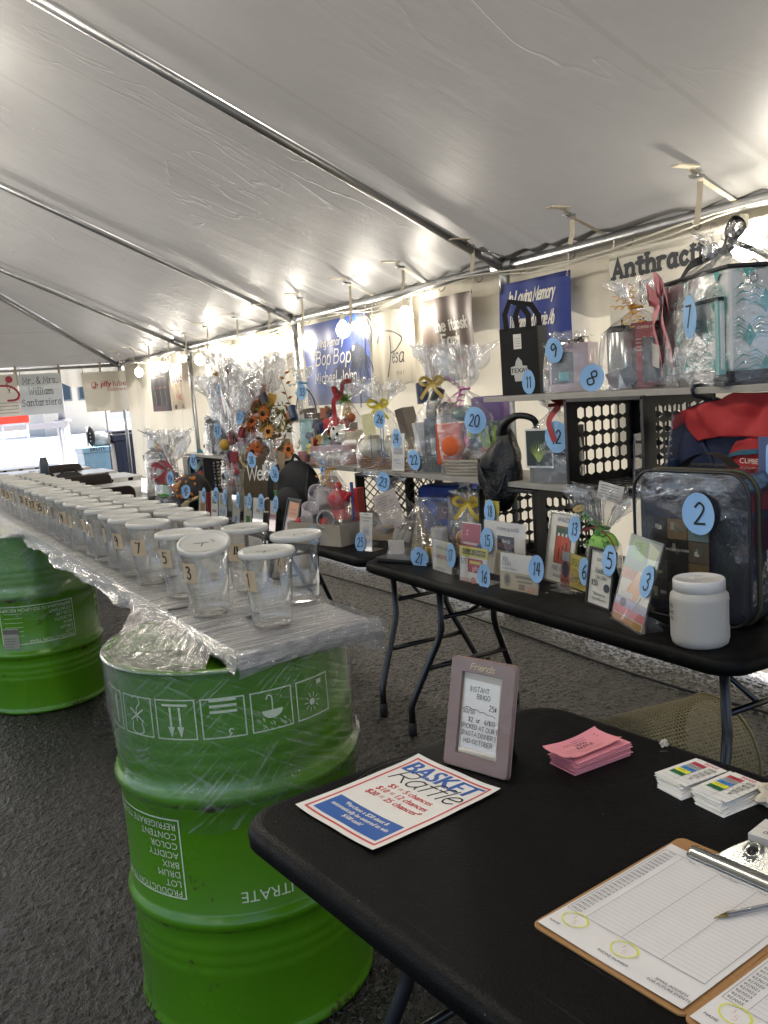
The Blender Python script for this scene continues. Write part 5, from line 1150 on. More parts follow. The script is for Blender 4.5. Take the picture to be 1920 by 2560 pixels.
card('tall slanted acrylic stand number 3 with a colourful lottery style insert, beside the white tub', 1.715, 1.755, Z, .190, .25, -110,
     [('r', 0, .62, 1, 1, '7b8c84'), ('r', .12, .74, .55, .95, '7aa45e'), ('h', '$25', .3, .84, .022, '3a5a3a'), ('r', 0, .50, .5, .62, 'b98474'), ('h', 'TOKTON', .28, .53, .018, 'a25c4c'), ('p', [(.5, .62), (.78, .5), (.6, .28), (.3, .3), (.28, .4)], 'd29a76')]+
     [('l', [(.36+.07*i, .31), (.42+.06*i, .45), (.5+.05*i, .58)], .002, 'e3c9a8') for i in range(5)]+[('l', [(.75, .95), (.7, .7), (.92, .55)], .003, 'd9c07a'), ('p', [(.62, .97), (.95, .9), (.85, .6), (.7, .66)], 'b9c7a6'),
     ('r', 0, .10, 1, .19, 'c96f7e'), ('r', 0, .19, 1, .29, '9aa0b8'), ('e', .26, .235, .02, .012, '3f4660'), ('r', .1, .3, .5, .36, 'c9ccd0'), ('r', .03, .02, .97, .09, 'a9743f'), ('l', [(.75, .35), (.62, .2), (.5, .1)], .006, '8d8f98')], ('3', .86, .56, dict(a=.036)), lean=17, foot=.10)
def black_frame(label, x, y, w, h, deg, pr, tagn, bd=.008, fc='141414', lean=9, paper=None, z=Z, group='small framed certificates on the prize tables', m=None):
    return easel_frame('picture_frame', label, 'picture frame', x, y, z, R_(deg), w, h, bd, fc, R_(lean), pr, paper or WHITE, group, th=.008, tagn=tagn, mat_=m)
def p5(P, W, H):
    P.font('$50.00 Gift', 0, H*.78, .009, INK); P.hand('Maiolatesi', 0, H*.58, .016, INK, wt=.09, shear=.3, sx=.9, sp=.7); P.hand('Wine Cellars', 0, H*.48, .012, INK, wt=.08, shear=.3, sx=.8, sp=.7)
    P.hand('$50', -W*.22, H*.36, .016, INK, wt=.14); P.poly(ell(.016, .013, 12, W*.25, H*.36), mat('3a3f46', .6, var=0)); P.font('Donated by', 0, H*.2, .009, INK); P.font('Dave & Brent K', 0, H*.12, .008, INK)
black_frame('thin black framed wine cellar certificate, number 5', 1.80, 1.95, .135, .178, -100, p5, ('5', .045, .150, 1.05))
card('yellow gift card number 6 on a low clear stand in front of the green bottle', 1.872, 2.145, Z+.02, .165, .108, -103,
     [('r', 0, 0, 1, 1, 'b9a24a'), ('r', 0, 0, .36, 1, 'a9594a'), ('r', .02, .7, .34, .98, '8f9aa0'), ('e', .18, .45, .024, .028, '2b3350'), ('r', .42, .5, .8, .96, 'c9b75c'), ('h', '$50', .56, .66, .022, I_), ('f', 'A Gift', .55, .5, .008, I_), ('s', 'Jerrys', .62, .16, .026, I_)]+[('e', .06+.07*i, .08+.05*(i % 2), .006, .006, '7a2f2a') for i in range(5)], ('6', .98, .60), lean=6, foot=.05)
MB().box((1.872, 2.145, Z+.009), (.055, .165, .016)).build('acrylic_riser', ACRYL, label='small clear plastic riser under the yellow gift card', cat='riser')
def p_amz(P, W, H):
    P.rect(-W*.26, H*.28, W*.30, H*.80, mat('6b5a3e', .5, var=0)); P.rect(-W*.22, H*.66, W*.26, H*.77, mat('3a5a52', .6, var=0)); P.rect(-W*.22, H*.30, W*.26, H*.66, mat('b04a38', .6, var=0))
    for i in range(3): P.rect(-W*.12+.02*i, H*.34, -W*.07+.02*i, H*(.5+.04*i), mat('5a2a26', .6, var=0)); P.rect(-W*.18+.022*i, H*.66, -W*.12+.022*i, H*.70, CREAMI)
    P.hand('AMAZON', 0, H*.86, .015, mat('2f4f86', .6, var=0), wt=.11); P.hand('FIRE STICK', 0, H*.18, .014, mat('2f4f86', .6, var=0), wt=.11); P.hand('donated by', 0, H*.09, .011, mat('2f4f86', .6, var=0), wt=.11)
black_frame('silver framed Amazon fire stick sign behind the yellow gift card', 1.925, 2.275, .165, .245, -96, p_amz, ('13', .070, .195, 1.0), bd=.007, m=mat('b5b2a6', .25, .8, var=.05), lean=10)
def dollar(label, x, y, w, h, deg, z, tagn=None, top=True):
    it = [('r', .02, .03, .98, .50, 'b3a684'), ('e', .2, .28, .017, .024, '8d8668'), ('e', .2, .30, .011, .015, '5f5a48'), ('r', .42, .36, .9, .44, '7c7559'), ('r', .46, .26, .84, .31, '7c7559'), ('r', .5, .07, .66, .22, '8a6f52'), ('r', .7, .05, .95, .2, 'b98d76'), ('f', '50', .92, .4, .009, '5f5a48')]
    if top: it += [('h', '$50', .14, .78, .013, '3c3c42'), ('h', 'CASH', .18, .66, .013, '3c3c42'), ('f', 'by Mark Pagnani', .26, .56, .007, '5a5a60')]
    return card(label, x, y, z, w, h, deg, it, tagn, lean=5, foot=.05)
dollar('clear stand number 14 holding a fifty dollar bill under a 50 cash note', 1.757, 2.28, .180, .127, -83, Z, ('14', .98, .70))
card('brown and gold train picture card standing behind the cash bill', 1.83, 2.40, Z+.02, .20, .085, -85, [('r', 0, 0, 1, 1, 'a79a6a'), ('r', .05, .1, .95, .9, '8b8468'), ('p', [(.2, .25), (.5, .2), (.8, .35), (.75, .6), (.3, .65)], '6f2f2c'), ('r', .3, .4, .7, .5, 'b9b49a')], lean=6, foot=.03)
card('wide white trolley museum card number 15 with a black printed panel', 1.865, 2.50, Z, .235, .20, -88,
     [('h', '4 tickets up to $20', .58, .84, .012, '3c3c44'), ('r', .34, .28, .74, .74, '2f2a2a'), ('s', 'Electric City', .54, .62, .012, 'd8d0c6', .6), ('f', 'TROLLEY', .54, .52, .017, 'a06a5c'), ('f', 'Station & Museum', .54, .45, .008, 'd8d0c6'), ('p', [(.42, .28), (.74, .28), (.74, .38), (.6, .42)], '6b6a6a'), ('f', 'TROLLEY', .45, .36, .011, 'b98a7a'), ('f', 'MUSEUM', .45, .30, .011, 'b98a7a')], ('15', .13, .62, dict(a=.038, b=.046)), lean=4)
card('red twenty dollar card under tag 18 at the back of the cards', 1.895, 2.745, Z+.02, .12, .150, -86, [('r', .04, .36, .96, .96, 'a9484e'), ('f', 'Z', .3, .66, .02, 'd8a8a0'), ('r', .1, .42, .9, .48, 'd8c4bc'), ('h', '$20', .4, .1, .022, I_), ('p', [(.6, 0), (1, 0), (1, .5), (.8, .45)], '3a568c')], None, lean=5)
card('tall yellow-edged card carrying tag 18', 1.93, 2.66, Z, .085, .255, -90, [('r', 0, .8, 1, 1, 'c9b93a'), ('r', .1, .1, .9, .7, '4a6aa0')], ('18', .45, .84), lean=4, paper='bdb8a8')
card('clear stand number 16 with a yellow and red dollar store gift card', 1.73, 2.50, Z, .155, .128, -86,
     [('r', 0, .72, 1, 1, 'cfc233'), ('r', .1, .78, .92, .93, '2a2a24'), ('f', 'DOLLAR GENERAL', .51, .81, .0125, 'd9d05a', 'c', .9), ('r', .3, .30, .82, .68, 'a32c34'), ('r', .36, .54, .76, .62, 'cfc233'), ('f', 'gift', .56, .36, .017, 'e8c8c0'), ('h', '$25', .14, .52, .017, I_), ('e', .5, .08, .014, .012, 'b97a6a'), ('r', .02, .02, .4, .12, 'c3a59c')], ('16', .93, .26), lean=5)
card('clear stand number 17 with a white pizza certificate', 1.754, 2.735, Z, .155, .122, -95, [('f', 'GRATEFUL PIE', .45, .72, .010, '6b6a72'), ('f', '2 LARGE PIZZAS', .5, .42, .015, 'b04a44'), ('h', 'up to $50 value', .4, .08, .009, '4a5a9a')], ('17', .97, .62), lean=5)
card('narrow white stand number 25 at the end of the second table', 1.775, 3.375, Z, .085, .170, -75, [('f', 'ALPHA', .5, .93, .007, I_), ('f', 'Di Carmine', .5, .84, .010, I_), ('f', 'Moscow', .5, .76, .008, I_), ('r', .25, .4, .75, .62, 'b8b8c4'), ('e', .4, .5, .009, .009, '9c9cac'), ('e', .6, .5, .009, .009, '9c9cac'), ('r', .2, .2, .8, .32, 'c6c4c8')], ('25', .16, .22, dict(a=.033, b=.044)), lean=7)
# second table row of card stands
row = [('narrow white stand number 34 with grey print', 1.691, 4.443, .107, .170, -80, [('f', '44', .5, .5, .03, '77777c'), ('r', .2, .3, .8, .33, 'a0a0a4'), ('r', .1, .1, .9, .13, 'a0a0a4')], '34'),
       ('clear stand number 35 with a green patch at its foot', 1.688, 4.590, .115, .167, -89, [('r', .3, .08, .85, .36, '4f7f3c'), ('f', '65', .55, .5, .02, '77777c'), ('r', 0, .7, .5, 1, 'a9bcd6')], '35'),
       ('clear stand number 37 with red heading and blue foot', 1.691, 4.782, .14, .159, -92, [('f', 'GIANT', .5, .72, .018, 'a3434a'), ('f', '115', .5, .5, .022, '8a6a6a'), ('r', .05, .05, .95, .3, 'c9d6ec'), ('p', [(.3, .05), (.6, .05), (.7, .25), (.5, .3)], '4f6fb0')], '37'),
       ('clear stand number 39 with bright blue-white card', 1.687, 4.998, .14, .161, -88, [('r', .05, .1, .95, .5, 'cfdaf0'), ('f', '9 10', .5, .2, .03, '3a4fa0'), ('r', .2, .6, .8, .9, 'b0a4a0')], '39'),
       ('narrow stand number 40 with a dark green square', 1.687, 5.145, .085, .164, -79, [('r', .2, .52, .8, .78, '4a5f55'), ('r', .2, .2, .8, .3, 'a88a80'), ('f', 'o', .5, .08, .01, I_)], '40'),
       ('cream stand number 44 with an orange square', 1.664, 5.309, .115, .154, -85, [('r', .25, .2, .85, .52, 'a8705a'), ('r', .2, .1, .8, .13, '8a8478')], '44'),
       ('white stand with red heading at the far end of the prize row', 1.60, 6.45, .14, .18, -88, [('r', .05, .68, .95, .94, 'b9705e')]+[('r', .1, .1+.13*i, .9, .12+.13*i, '9a9a9a') for i in range(4)], None)]
for lb, x, y, w, h, a, it, n in row: card(lb, x, y, Z, w, h, a, it, (n, .84, .86, dict(a=.033, b=.046)) if n else None, lean=7)
MB().box((1.72, 5.22, Z+.075), (.09, .012, .15)).build('greeting_box', mat('7c1f1f', .5), label='dark red upright box between stands 44 and 40', cat='box')
def p32(P, W, H): P.rect(-W*.42, H*.05, W*.42, H*.55, mat('8c3434', .5, var=0)); P.rect(-W*.42, H*.55, W*.42, H*.95, mat('b9aaa4', .5, var=0)); P.font('INFUSION', 0, H*.38, .011, mat('d8b8b0', .6, var=0))
black_frame('thin black frame number 32 with dark red card', 1.706, 4.27, .10, .165, -88, p32, ('32', .038, .148, 1.0), bd=.005)
def pA(P, W, H):
    P.rect(-W*.34, H*.1, W*.34, H*.9, mat('c07848', .55, var=0)); P.rect(-W*.22, H*.18, W*.22, H*.44, mat('3a3836', .6, var=0)); P.rect(-W*.22, H*.18, W*.22, H*.24, mat('a8a49c', .6, var=0)); P.font('a', 0, H*.30, .026, mat('d0ccc4', .6, var=0))
    P.rect(-W*.2, H*.6, W*.24, H*.62, mat('8a4a34', .6, var=0)); P.rect(-W*.2, H*.7, W*.24, H*.72, mat('8a4a34', .6, var=0))
black_frame('black frame with orange insert and dark letter a square, beside the mug basket', 1.70, 4.04, .165, .195, -90, pA, None, bd=.008, lean=16, paper=mat('2d2a2a', .5))
card('tall narrow stand number 24 standing on the lower shelf', 2.0, 3.43, 1.063, .10, .175, -84, [('r', .15, .45, .85, .62, '9a9aa4'), ('r', .1, .1, .9, .34, 'c8c8cc'), ('f', '$25.00', .4, .28, .010, '66666c'), ('f', 'Gerrity', .55, .2, .009, '66666c'), ('r', .15, .7, .8, .9, 'a8b8d0')], ('24', .40, .86), lean=5)
card('clear stand with a magenta card set inside the open crate, seen edge-on', 2.09, 2.06, 1.075, .10, .165, -150, [('r', .05, .1, .95, .7, '6c2a40'), ('r', .05, .7, .95, .95, '4f5a50')], ('10', .55, .74, dict(a=.03, b=.04)), lean=3)
card('tilted clear stand with pale blue tag between the crate and the red jacket', 2.00, 1.85, 1.063, .12, .245, -158, [('r', .1, .1, .9, .45, '6f9fd2')], None, lean=10, paper=ACRYL)

# ------------------------------------------------------------------ cellophane wrapped prizes
def wrap(t, w, d, hb, hn, ht, seed, tie=None, spread=.10, m=None, lean=(0, 0), nk=.018, flat=.0, name='cellophane_wrap', seg=56):
    """gathered bag: body to hb, neck at hn, ruffle fanning to ht"""
    mb = MB(); rows = []
    def prof(k):
        if k <= .5: return None
    L = []
    for z in np.linspace(0, hb, 12): L.append((z, 1-.10*(z/hb)**3, .045))
    for q in np.linspace(.08, 1, 12): z = hb+(hn-hb)*q; s = (1-q)**.85; L.append((z, None if False else .9*s, .07+.35*q))
    nb = len(L)
    for q in np.linspace(.08, 1, 10): L.append((hn+(ht-hn)*q, -q, 0))
    n = seg
    for i, (z, s, am) in enumerate(L):
        row = []
        for j in range(n):
            a = 2*PI*j/n; ca, sa = math.cos(a), math.sin(a); p = 3.2
            k = (abs(ca)**p+abs(sa)**p)**(-1/p); bx, by = w/2*ca*k, d/2*sa*k
            nz = mnoise.noise((ca*2.2+seed, sa*2.2, z*9+seed)); nf = mnoise.noise((ca*6+seed, sa*6, z*6)); pl_ = math.sin(a*11+seed+2*nz)
            lx, ly = lean[0]*z, lean[1]*z
            if s is None or s >= 0:
                f = 1+am*(.5*nz+.3*nf+.28*pl_*min(1, am*3)); f = max(.2, f)
                x, y = bx*s*f, by*s*f; r0 = math.hypot(x, y)
                if r0 < nk: x, y = ca*nk*(1+.25*pl_), sa*nk*(1+.25*pl_)
                zz = z+.006*nz*(i > 0)
            else:
                q = -s; e = (spread*q**.75)*(.75+.5*nz+.35*pl_); fold = 1+.5*mnoise.noise((a*3, q*4, seed))
                x = ca*(nk+e*1.1*fold); y = sa*(nk+e*.65*fold); zz = z+(.16*spread*5*(.2*nf+.12*pl_))*q
            row.append((x+lx, y+ly, zz))
        rows += row
    K = len(L); fs = [(i*n+j, i*n+(j+1) % n, (i+1)*n+(j+1) % n, (i+1)*n+j) for i in range(K-1) for j in range(n)]
    mb.add(rows, fs, smooth=False); mb.m = [1 if i//n >= nb-4 else 0 for i in range(len(mb.f))]; o = mb.build(name, [m or CELLO, CELLOR], t)
    if tie:
        c, style = tie; mt = mat(c, .45, var=.05); r = random.Random(seed+9); X, Y = lean[0]*hn, lean[1]*hn; b = MB()
        b.tube([(X+(nk+.004)*math.cos(a), Y+(nk+.004)*math.sin(a), hn) for a in np.linspace(0, 2*PI, 14)[:-1]], .004, 6, closed=True)
        if style == 'bow':
            for sg in (-1, 1):
                pts = crom([(X, Y-nk, hn), (X+sg*.035, Y-nk-.02, hn+.025), (X+sg*.06, Y-nk-.02, hn+.008), (X+sg*.03, Y-nk-.025, hn-.008), (X, Y-nk-.004, hn)])
                b.ribbon(pts, .016, (0, 1, .3)); b.ribbon(crom([(X, Y-nk-.004, hn), (X+sg*.025, Y-nk-.025, hn-.03), (X+sg*.06, Y-nk-.02, hn-.065)]), .016, (0, 1, 0))
        elif style == 'curl':
            for q in range(6):
                p = Vector((X, Y-nk, hn)); dr = Vector((r.uniform(-.5, .5), -.3, r.uniform(-1, .5))).normalized(); pts = []
                for s_ in range(26): a = s_*.85; pts.append(p+dr*s_*.0032+Vector((.009*math.cos(a), .009*math.sin(a), .006*math.sin(a))))
                b.tube(pts, .0016, 5)
        elif style == 'loops':
            for q in range(9):
                a = 2*PI*q/9; pts = [(X+(.012+.035*math.sin(k))*math.cos(a), Y-nk-.01-.022*math.sin(k*.9)*abs(math.sin(a)+.5), hn+(.012+.032*math.sin(k))*math.sin(a)+.006*math.cos(k*2)) for k in np.linspace(0, PI, 8)]
                b.ribbon(pts, .014, (math.cos(a+1), .5, math.sin(a+1)))
        b.build('ribbon', mt, t)
    return o
def gift(label, x, y, z, deg, group='cellophane wrapped prize baskets', cat_='gift basket', name='gift_basket'): return thing(name, label, cat_, (x, y, z), R_(deg), group)
def pb(t, nm, c, d, col, rz=0, bv=.003, rx=0, **k):
    M = Matrix.Translation(c) @ Matrix.Rotation(rz, 4, 'Z') @ Matrix.Rotation(rx, 4, 'Y'); return MB().box((0, 0, 0), d, M=M).build(nm, mat(col, k.pop('rough', .5), **k), t, bevel=bv)
def cyl(t, nm, c, r, h, col, r2=None, rx=0, ry=0, n=20, **k):
    r2 = r if r2 is None else r2; M = Matrix.Translation(c) @ Matrix.Rotation(rx, 4, 'X') @ Matrix.Rotation(ry, 4, 'Y')
    return MB().lathe([(0, 0), (r, 0), (r, .002), (r2, h-.003), (r2*.93, h), (0, h)], n, M=M).build(nm, mat(col, k.pop('rough', .4), **k), t)
def ball(t, nm, c, r, col, sc=(1, 1, 1), **k): return MB().sphere(c, r, 18, sc=sc).build(nm, mat(col, k.pop('rough', .7), **k), t)
def basket_body(t, w, d, h, col, weave=True, flare=1.15, nm='basket', solid=False):
    if solid: return MB().box((0, 0, h/2), (w, d, h)).build(nm, mat(col, .6, bump=.3), t, bevel=.003)
    mb = MB(); nr = max(4, int(h/.011))
    for k in range(nr):
        z = h*(k+.5)/nr; s = 1+(flare-1)*z/h; n = 44; pts = []
        for j in range(n):
            a = 2*PI*j/n; q = (abs(math.cos(a))**4+abs(math.sin(a))**4)**-.25; o = .003*(1 if (j+k) % 2 else -1); pts.append(((w/2*s/flare+o)*math.cos(a)*q, (d/2*s/flare+o)*math.sin(a)*q, z))
        mb.tube(pts, h/nr*.52, 5, closed=True)
    mb.build(nm, mat(col, .6, var=.15, vscale=80), t, kind='stuff'); 
    MB().add([(w/2*.85*a, d/2*.85*b, h*.55) for a, b in ((-1, -1), (1, -1), (1, 1), (-1, 1))], [(0, 1, 2, 3)]).build('shredded_paper', mat('b9a888', .8, bump=1, bscale=90), t)
def plush(t, c, s, col, col2='e8e0d0', nm='plush_toy'):
    mb = MB(); m0 = 0; x, y, z = c
    mb.sphere((x, y, z+s*.35), s*.38, 14, 0, (1, .8, 1.1)); mb.sphere((x, y-s*.05, z+s*.92), s*.30, 14)
    for q in (-1, 1): mb.sphere((x+q*s*.22, y, z+s*1.14), s*.10, 10); mb.sphere((x+q*s*.34, y-s*.15, z+s*.45), s*.13, 10, sc=(1, 1, 1.6)); mb.sphere((x+q*s*.22, y-s*.3, z+s*.12), s*.15, 10, sc=(1, 1.5, 1))
    mb.sphere((x, y-s*.3, z+s*.86), s*.12, 10, 1); [mb.sphere((x+q*s*.1, y-s*.31, z+s*.98), s*.03, 8, 2) for q in (-1, 1)]
    mb.build(nm, [mat(col, .9, bump=.8, bscale=200), mat(col2, .9), INK], t)
def fill(t, w, d, z0, h, n, seed, pal=('1c1c22', '8a2024', 'b0562a', '2a4668', '6a4a2c', 'c2a23a', 'b8b0a0', '3c5a34', '4a2a3a')):
    r = random.Random(seed)
    for k in range(n):
        c = (r.uniform(-.5, .5)*w, r.uniform(-.5, .3)*d, z0+h*r.random()**1.2); q = r.random(); col = r.choice(pal); s = r.uniform(.035, .07)
        if q < .5: pb(t, 'packet', c, (s, s*.45, s*1.35), col, rz=r.uniform(-.6, .6), rx=r.uniform(-.5, .5), bv=.002, rough=.35)
        elif q < .75: cyl(t, 'canister', c, s*.4, s*1.3, col, rx=r.uniform(-.4, .4), ry=r.uniform(-.5, .5), n=14)
        else: ball(t, 'toy_ball', c, s*.5, col, (1, .9, r.uniform(.8, 1.3)), bump=.5, bscale=90)
# number 21: silver coil tree on a black tray
t = gift('cellophane bag number 21 on a black tray with a ribbed silver cone tree inside', 1.86, 3.03, Z, -68)
MB().prism(rrect(.34, .25, .03), 0, .016).build('tray', mat('141416', .3), t, bevel=.004)
mb = MB(); pts = []
for k in range(330): a = k*.42; zz = .03+.17*k/330; r_ = .042*(1-k/330*.8); pts.append((-.01+r_*math.cos(a), r_*math.sin(a), zz))
mb.tube(pts, .0024, 5); mb.build('coil_tree', mat('b7ab92', .25, .8), t); cyl(t, 'glass_tumbler', (.07, .02, .018), .035, .11, 'a9aaa8', rough=.2); pb(t, 'photo_card', (-.10, -.05, .05), (.07, .004, .06), 'c9c0b8', rz=.3); cyl(t, 'candle_tin', (.09, -.06, .018), .032, .05, 'a08a58', metal=.7, rough=.3); pb(t, 'gold_box', (.02, .05, .05), (.09, .05, .07), '8c7a50')
wrap(t, .30, .22, .05, .235, .25, 21.3, m=CELLO, nk=.01, spread=.02, seg=72); num_tag(t, '21', .07, .030, 1.05, yy=-.128, rot=-.2, a=.042, b=.040)
# number 23: bag with paper menus
t = gift('cellophane bag number 23 holding handwritten menu sheets on kraft packets', 1.99, 3.50, Z, -62)
pb(t, 'kraft_packets', (0, .02, .035), (.20, .12, .06), 'a48f6e'); pb(t, 'kraft_packets', (.02, 0, .075), (.16, .11, .02), '9d8a70', rz=.2)
s_ = pb(t, 'menu_sheet', (.02, -.05, .15), (.13, .003, .17), 'b9aea6', rx=-.35)
P = Print()
for i in range(11): P.line([(-.05+rnd.uniform(0, .01), .065-.0125*i), (.05-rnd.uniform(0, .04), .065-.0125*i+rnd.uniform(-.001, .001))], .0014, mat('6b6258', .7, var=0))
P.build('writing', t, M=Matrix.Translation((.02, -.0525, .15)) @ Matrix.Rotation(-.35, 4, 'Y') @ fr((0, 0, 0), (1, 0, 0), (0, 0, 1)))
pb(t, 'leaflet', (.09, -.07, .04), (.08, .002, .05), 'c3bcb2', rz=.4, rx=.3)
wrap(t, .28, .2, .12, .265, .32, 23.7, m=CELLO2, lean=(.05, 0), spread=.12); num_tag(t, '23', -.075, .245, 1.0, world=(1.88, 3.36, 1.035), yy=-.075, rot=-.25)
# blue cooler bag and snack bags behind
t = thing('cooler_bag', 'royal blue soft cooler bag in clear film under the lower shelf', 'bag', (2.20, 3.32, Z), R_(-70), None)
pb(t, 'body', (0, 0, .125), (.27, .16, .25), '27408c', bv=.025, rough=.7, bump=.3, bscale=60); pb(t, 'sports_label', (.05, -.083, .14), (.13, .003, .075), '5b4454', bv=0); P = Print(); P.font('ORS', .05, .13, .03, mat('c9a8a8', .6, var=0)); P.build('lettering', t, M=fr((0, -.0853, 0), (1, 0, 0), (0, 0, 1)))
wrap(t, .30, .2, .20, .30, .34, 3.2, m=CELLO, spread=.1)
t = thing('snack_bag', 'brown and teal printed coffee bag beside the blue cooler bag', 'bag', (2.13, 3.10, Z), R_(-72))
def pouch(t, w, h, d, col, nm='pouch', top=None):
    mb = MB(); mb.grid(lambda u, v: ((u-.5)*w*(1-.08*math.sin(v*PI)), -d/2*math.sin(PI*min(1, v*1.02))**.5*(.5+.5*math.sin(PI*u)), v*h), 10, 12); mb.grid(lambda u, v: ((.5-u)*w*(1-.08*math.sin(v*PI)), d/2*math.sin(PI*min(1, v*1.02))**.5*(.5+.5*math.sin(PI*u)), v*h), 10, 12); return mb.build(nm, mat(col, .3, bump=.6, bscale=18), t)
pouch(t, .13, .25, .08, '2f4a50'); P = Print(); P.font('DRS', 0, .16, .02, mat('b98a80', .6, var=0)); P.font('PREME', 0, .09, .028, mat('b8c4c8', .6, var=0)); P.rect(-.05, .19, .05, .225, mat('6c3a30', .6, var=0)); P.build('lettering', t, M=fr((0, -.0415, 0), (1, 0, 0), (0, 0, 1)))
wrap(t, .17, .12, .22, .27, .31, 8.8, m=CELLO, spread=.07)
t = gift('clear bag with small yellow bow and brown pastries beside the red twenty dollar card', 2.04, 2.93, Z, -66); cyl(t, 'bowl', (0, 0, 0), .05, .05, 'b89a70', r2=.075); ball(t, 'pastry', (-.02, -.02, .07), .04, '9c6c3c'); ball(t, 'pastry', (.03, 0, .07), .038, '8a5a30'); ball(t, 'cream_pastry', (-.05, .01, .065), .035, 'c9b8a0'); pb(t, 'leaflet', (.0, .03, .12), (.08, .003, .09), '8c8a7a')
wrap(t, .17, .14, .12, .215, .26, 31.2, tie=('b8a13a', 'bow'), m=CELLO2, spread=.06)
# green bottle
t = gift('cellophane bag with a lime green lidded bottle and curly green ribbon', 1.965, 2.095, Z, -70)
cyl(t, 'bottle', (0, 0, 0), .036, .13, '6f9a3a', r2=.038, rough=.3); ball(t, 'dome_lid', (0, 0, .15), .048, '8fc25e', (1, 1, .95)); pb(t, 'clasp', (0, -.045, .135), (.045, .01, .02), '4f9a3c'); cyl(t, 'gold_base', (0, 0, 0), .037, .02, '9c8a4a', metal=.6)
wrap(t, .11, .11, .15, .205, .33, 12.1, tie=('4a8a3a', 'curl'), spread=.11)
P = Print(); P.line(crom([(-.05, .20), (0, .215), (.05, .18), (.07, .12)]), .004, mat('8a2a22', .5, var=0)); P.build('red_ribbon', t, M=fr((0, -.05, 0), (1, 0, 0), (0, 0, 1)))
c_ = pb(t, 'message_card', (.045, -.03, .325), (.085, .002, .055), 'c9c6c0', rx=.25, bv=0); P = Print(); [P.rect(-.035, -.018+.009*i, .03, -.0165+.009*i, mat('55555a', .6, var=0)) for i in range(5)]; P.build('writing', t, M=Matrix.Translation((.045, -.0315, .325)) @ Matrix.Rotation(.25, 4, 'Y') @ fr((0, 0, 0), (1, 0, 0), (0, 0, 1)))
P = Print(); P.poly(ell(.026, .014, 20), mat('2f2a22', .5, var=0)); P.poly(ell(.023, .0115, 20), mat('b39c62', .5, var=0)); P.hand('Jerry', 0, -.004, .008, INK, wt=.1, shear=.3); P.build('oval_sticker', t, M=fr((-.055, -.05, .275), (1, 0, .3), (-.3, 0, 1)))
# 27 tray of mugs
t = gift('cardboard tray number 27 in cellophane with mugs and a red teapot', 1.80, 3.76, Z, -72)
mb = MB(); 
for c, d in (((0, -.115, .05), (.36, .004, .10)), ((0, .115, .05), (.36, .004, .10)), ((-.178, 0, .05), (.004, .226, .10)), ((.178, 0, .05), (.004, .226, .10)), ((0, 0, .002), (.36, .23, .004))): mb.box(c, d)
mb.build('cardboard_tray', mat('a39a8c', .7, var=.05), t)
for i, (x, y, z, c, a) in enumerate(((-.10, -.04, .10, 'b5aeb0', .5), (-.03, .0, .16, '9c9698', -.4), (-.12, .03, .19, 'aaa4a8', .9), (-.05, -.06, .06, '8d888c', 0), (.02, -.05, .10, 'b8b2b0', 1.2))):
    b = MB(); b.lathe([(0, .002), (.036, .002), (.041, .01), (.042, .085), (.038, .085), (.037, .01), (0, .008)], 22, M=Matrix.Translation((x, y, z)) @ Matrix.Rotation(a, 4, 'Y') @ Matrix.Rotation(a*.6, 4, 'X')); b.tube([Matrix.Translation((x, y, z)) @ Matrix.Rotation(a, 4, 'Y') @ Vector((.042+.022*math.sin(q), 0, .043+.028*math.cos(q))) for q in np.linspace(0, PI, 9)], .005, 6); b.build('mug', mat(c, .3), t)
ball(t, 'teapot', (.08, -.01, .20), .055, 'a3202a', rough=.3); cyl(t, 'teapot_spout', (.13, -.02, .20), .012, .05, 'a3202a', ry=.8); ball(t, 'teapot_lid', (.08, -.01, .265), .02, 'a3202a'); cyl(t, 'red_tin', (.08, .0, .11), .045, .05, 'a82a2a'); cyl(t, 'blue_whisk', (.14, .02, .1), .008, .18, '27408c'); pb(t, 'red_box', (.15, .05, .16), (.03, .06, .18), '9c2a22', rz=.2)
ball(t, 'red_ornament', (.05, -.09, .105), .022, 'b33a34', rough=.3); ball(t, 'red_ornament', (-.13, -.09, .10), .018, 'b33a34', rough=.3); cyl(t, 'black_jar', (.0, -.08, .09), .025, .05, '1c1c20')
wrap(t, .37, .24, .11, .345, .42, 27.4, tie=('b98a3a', 'curl'), m=CELLO, spread=.09, lean=(.12, 0), seg=72); num_tag(t, '27', .01, .045, 1.0, yy=-.124, rot=.1)
P = Print(); P.poly(ell(.02, .014, 16), mat('2f5a34', .5, var=0)); P.build('leaf_logo', t, M=fr((-.11, -.1175, .045), (1, 0, 0), (0, 0, 1)))
# 29 necklace bag
t = gift('slim cellophane bag number 29 with gold beads behind the mug tray', 1.95, 4.05, Z, -70); mb = MB(); [mb.sphere((.03*math.sin(k*.5), -.02, .15+.012*k), .007, 8) for k in range(14)]; mb.build('gold_beads', mat('a88a3c', .3, .8), t, kind='stuff'); pb(t, 'backing_card', (0, 0, .15), (.12, .004, .26), '8a8272'); fill(t, .12, .07, .02, .22, 6, 29); wrap(t, .17, .1, .22, .33, .40, 29.1, m=CELLO2, spread=.07); num_tag(t, '29', -.045, .30, .95, world=(1.87, 3.93, 1.077), yy=-.06, rot=-.2)
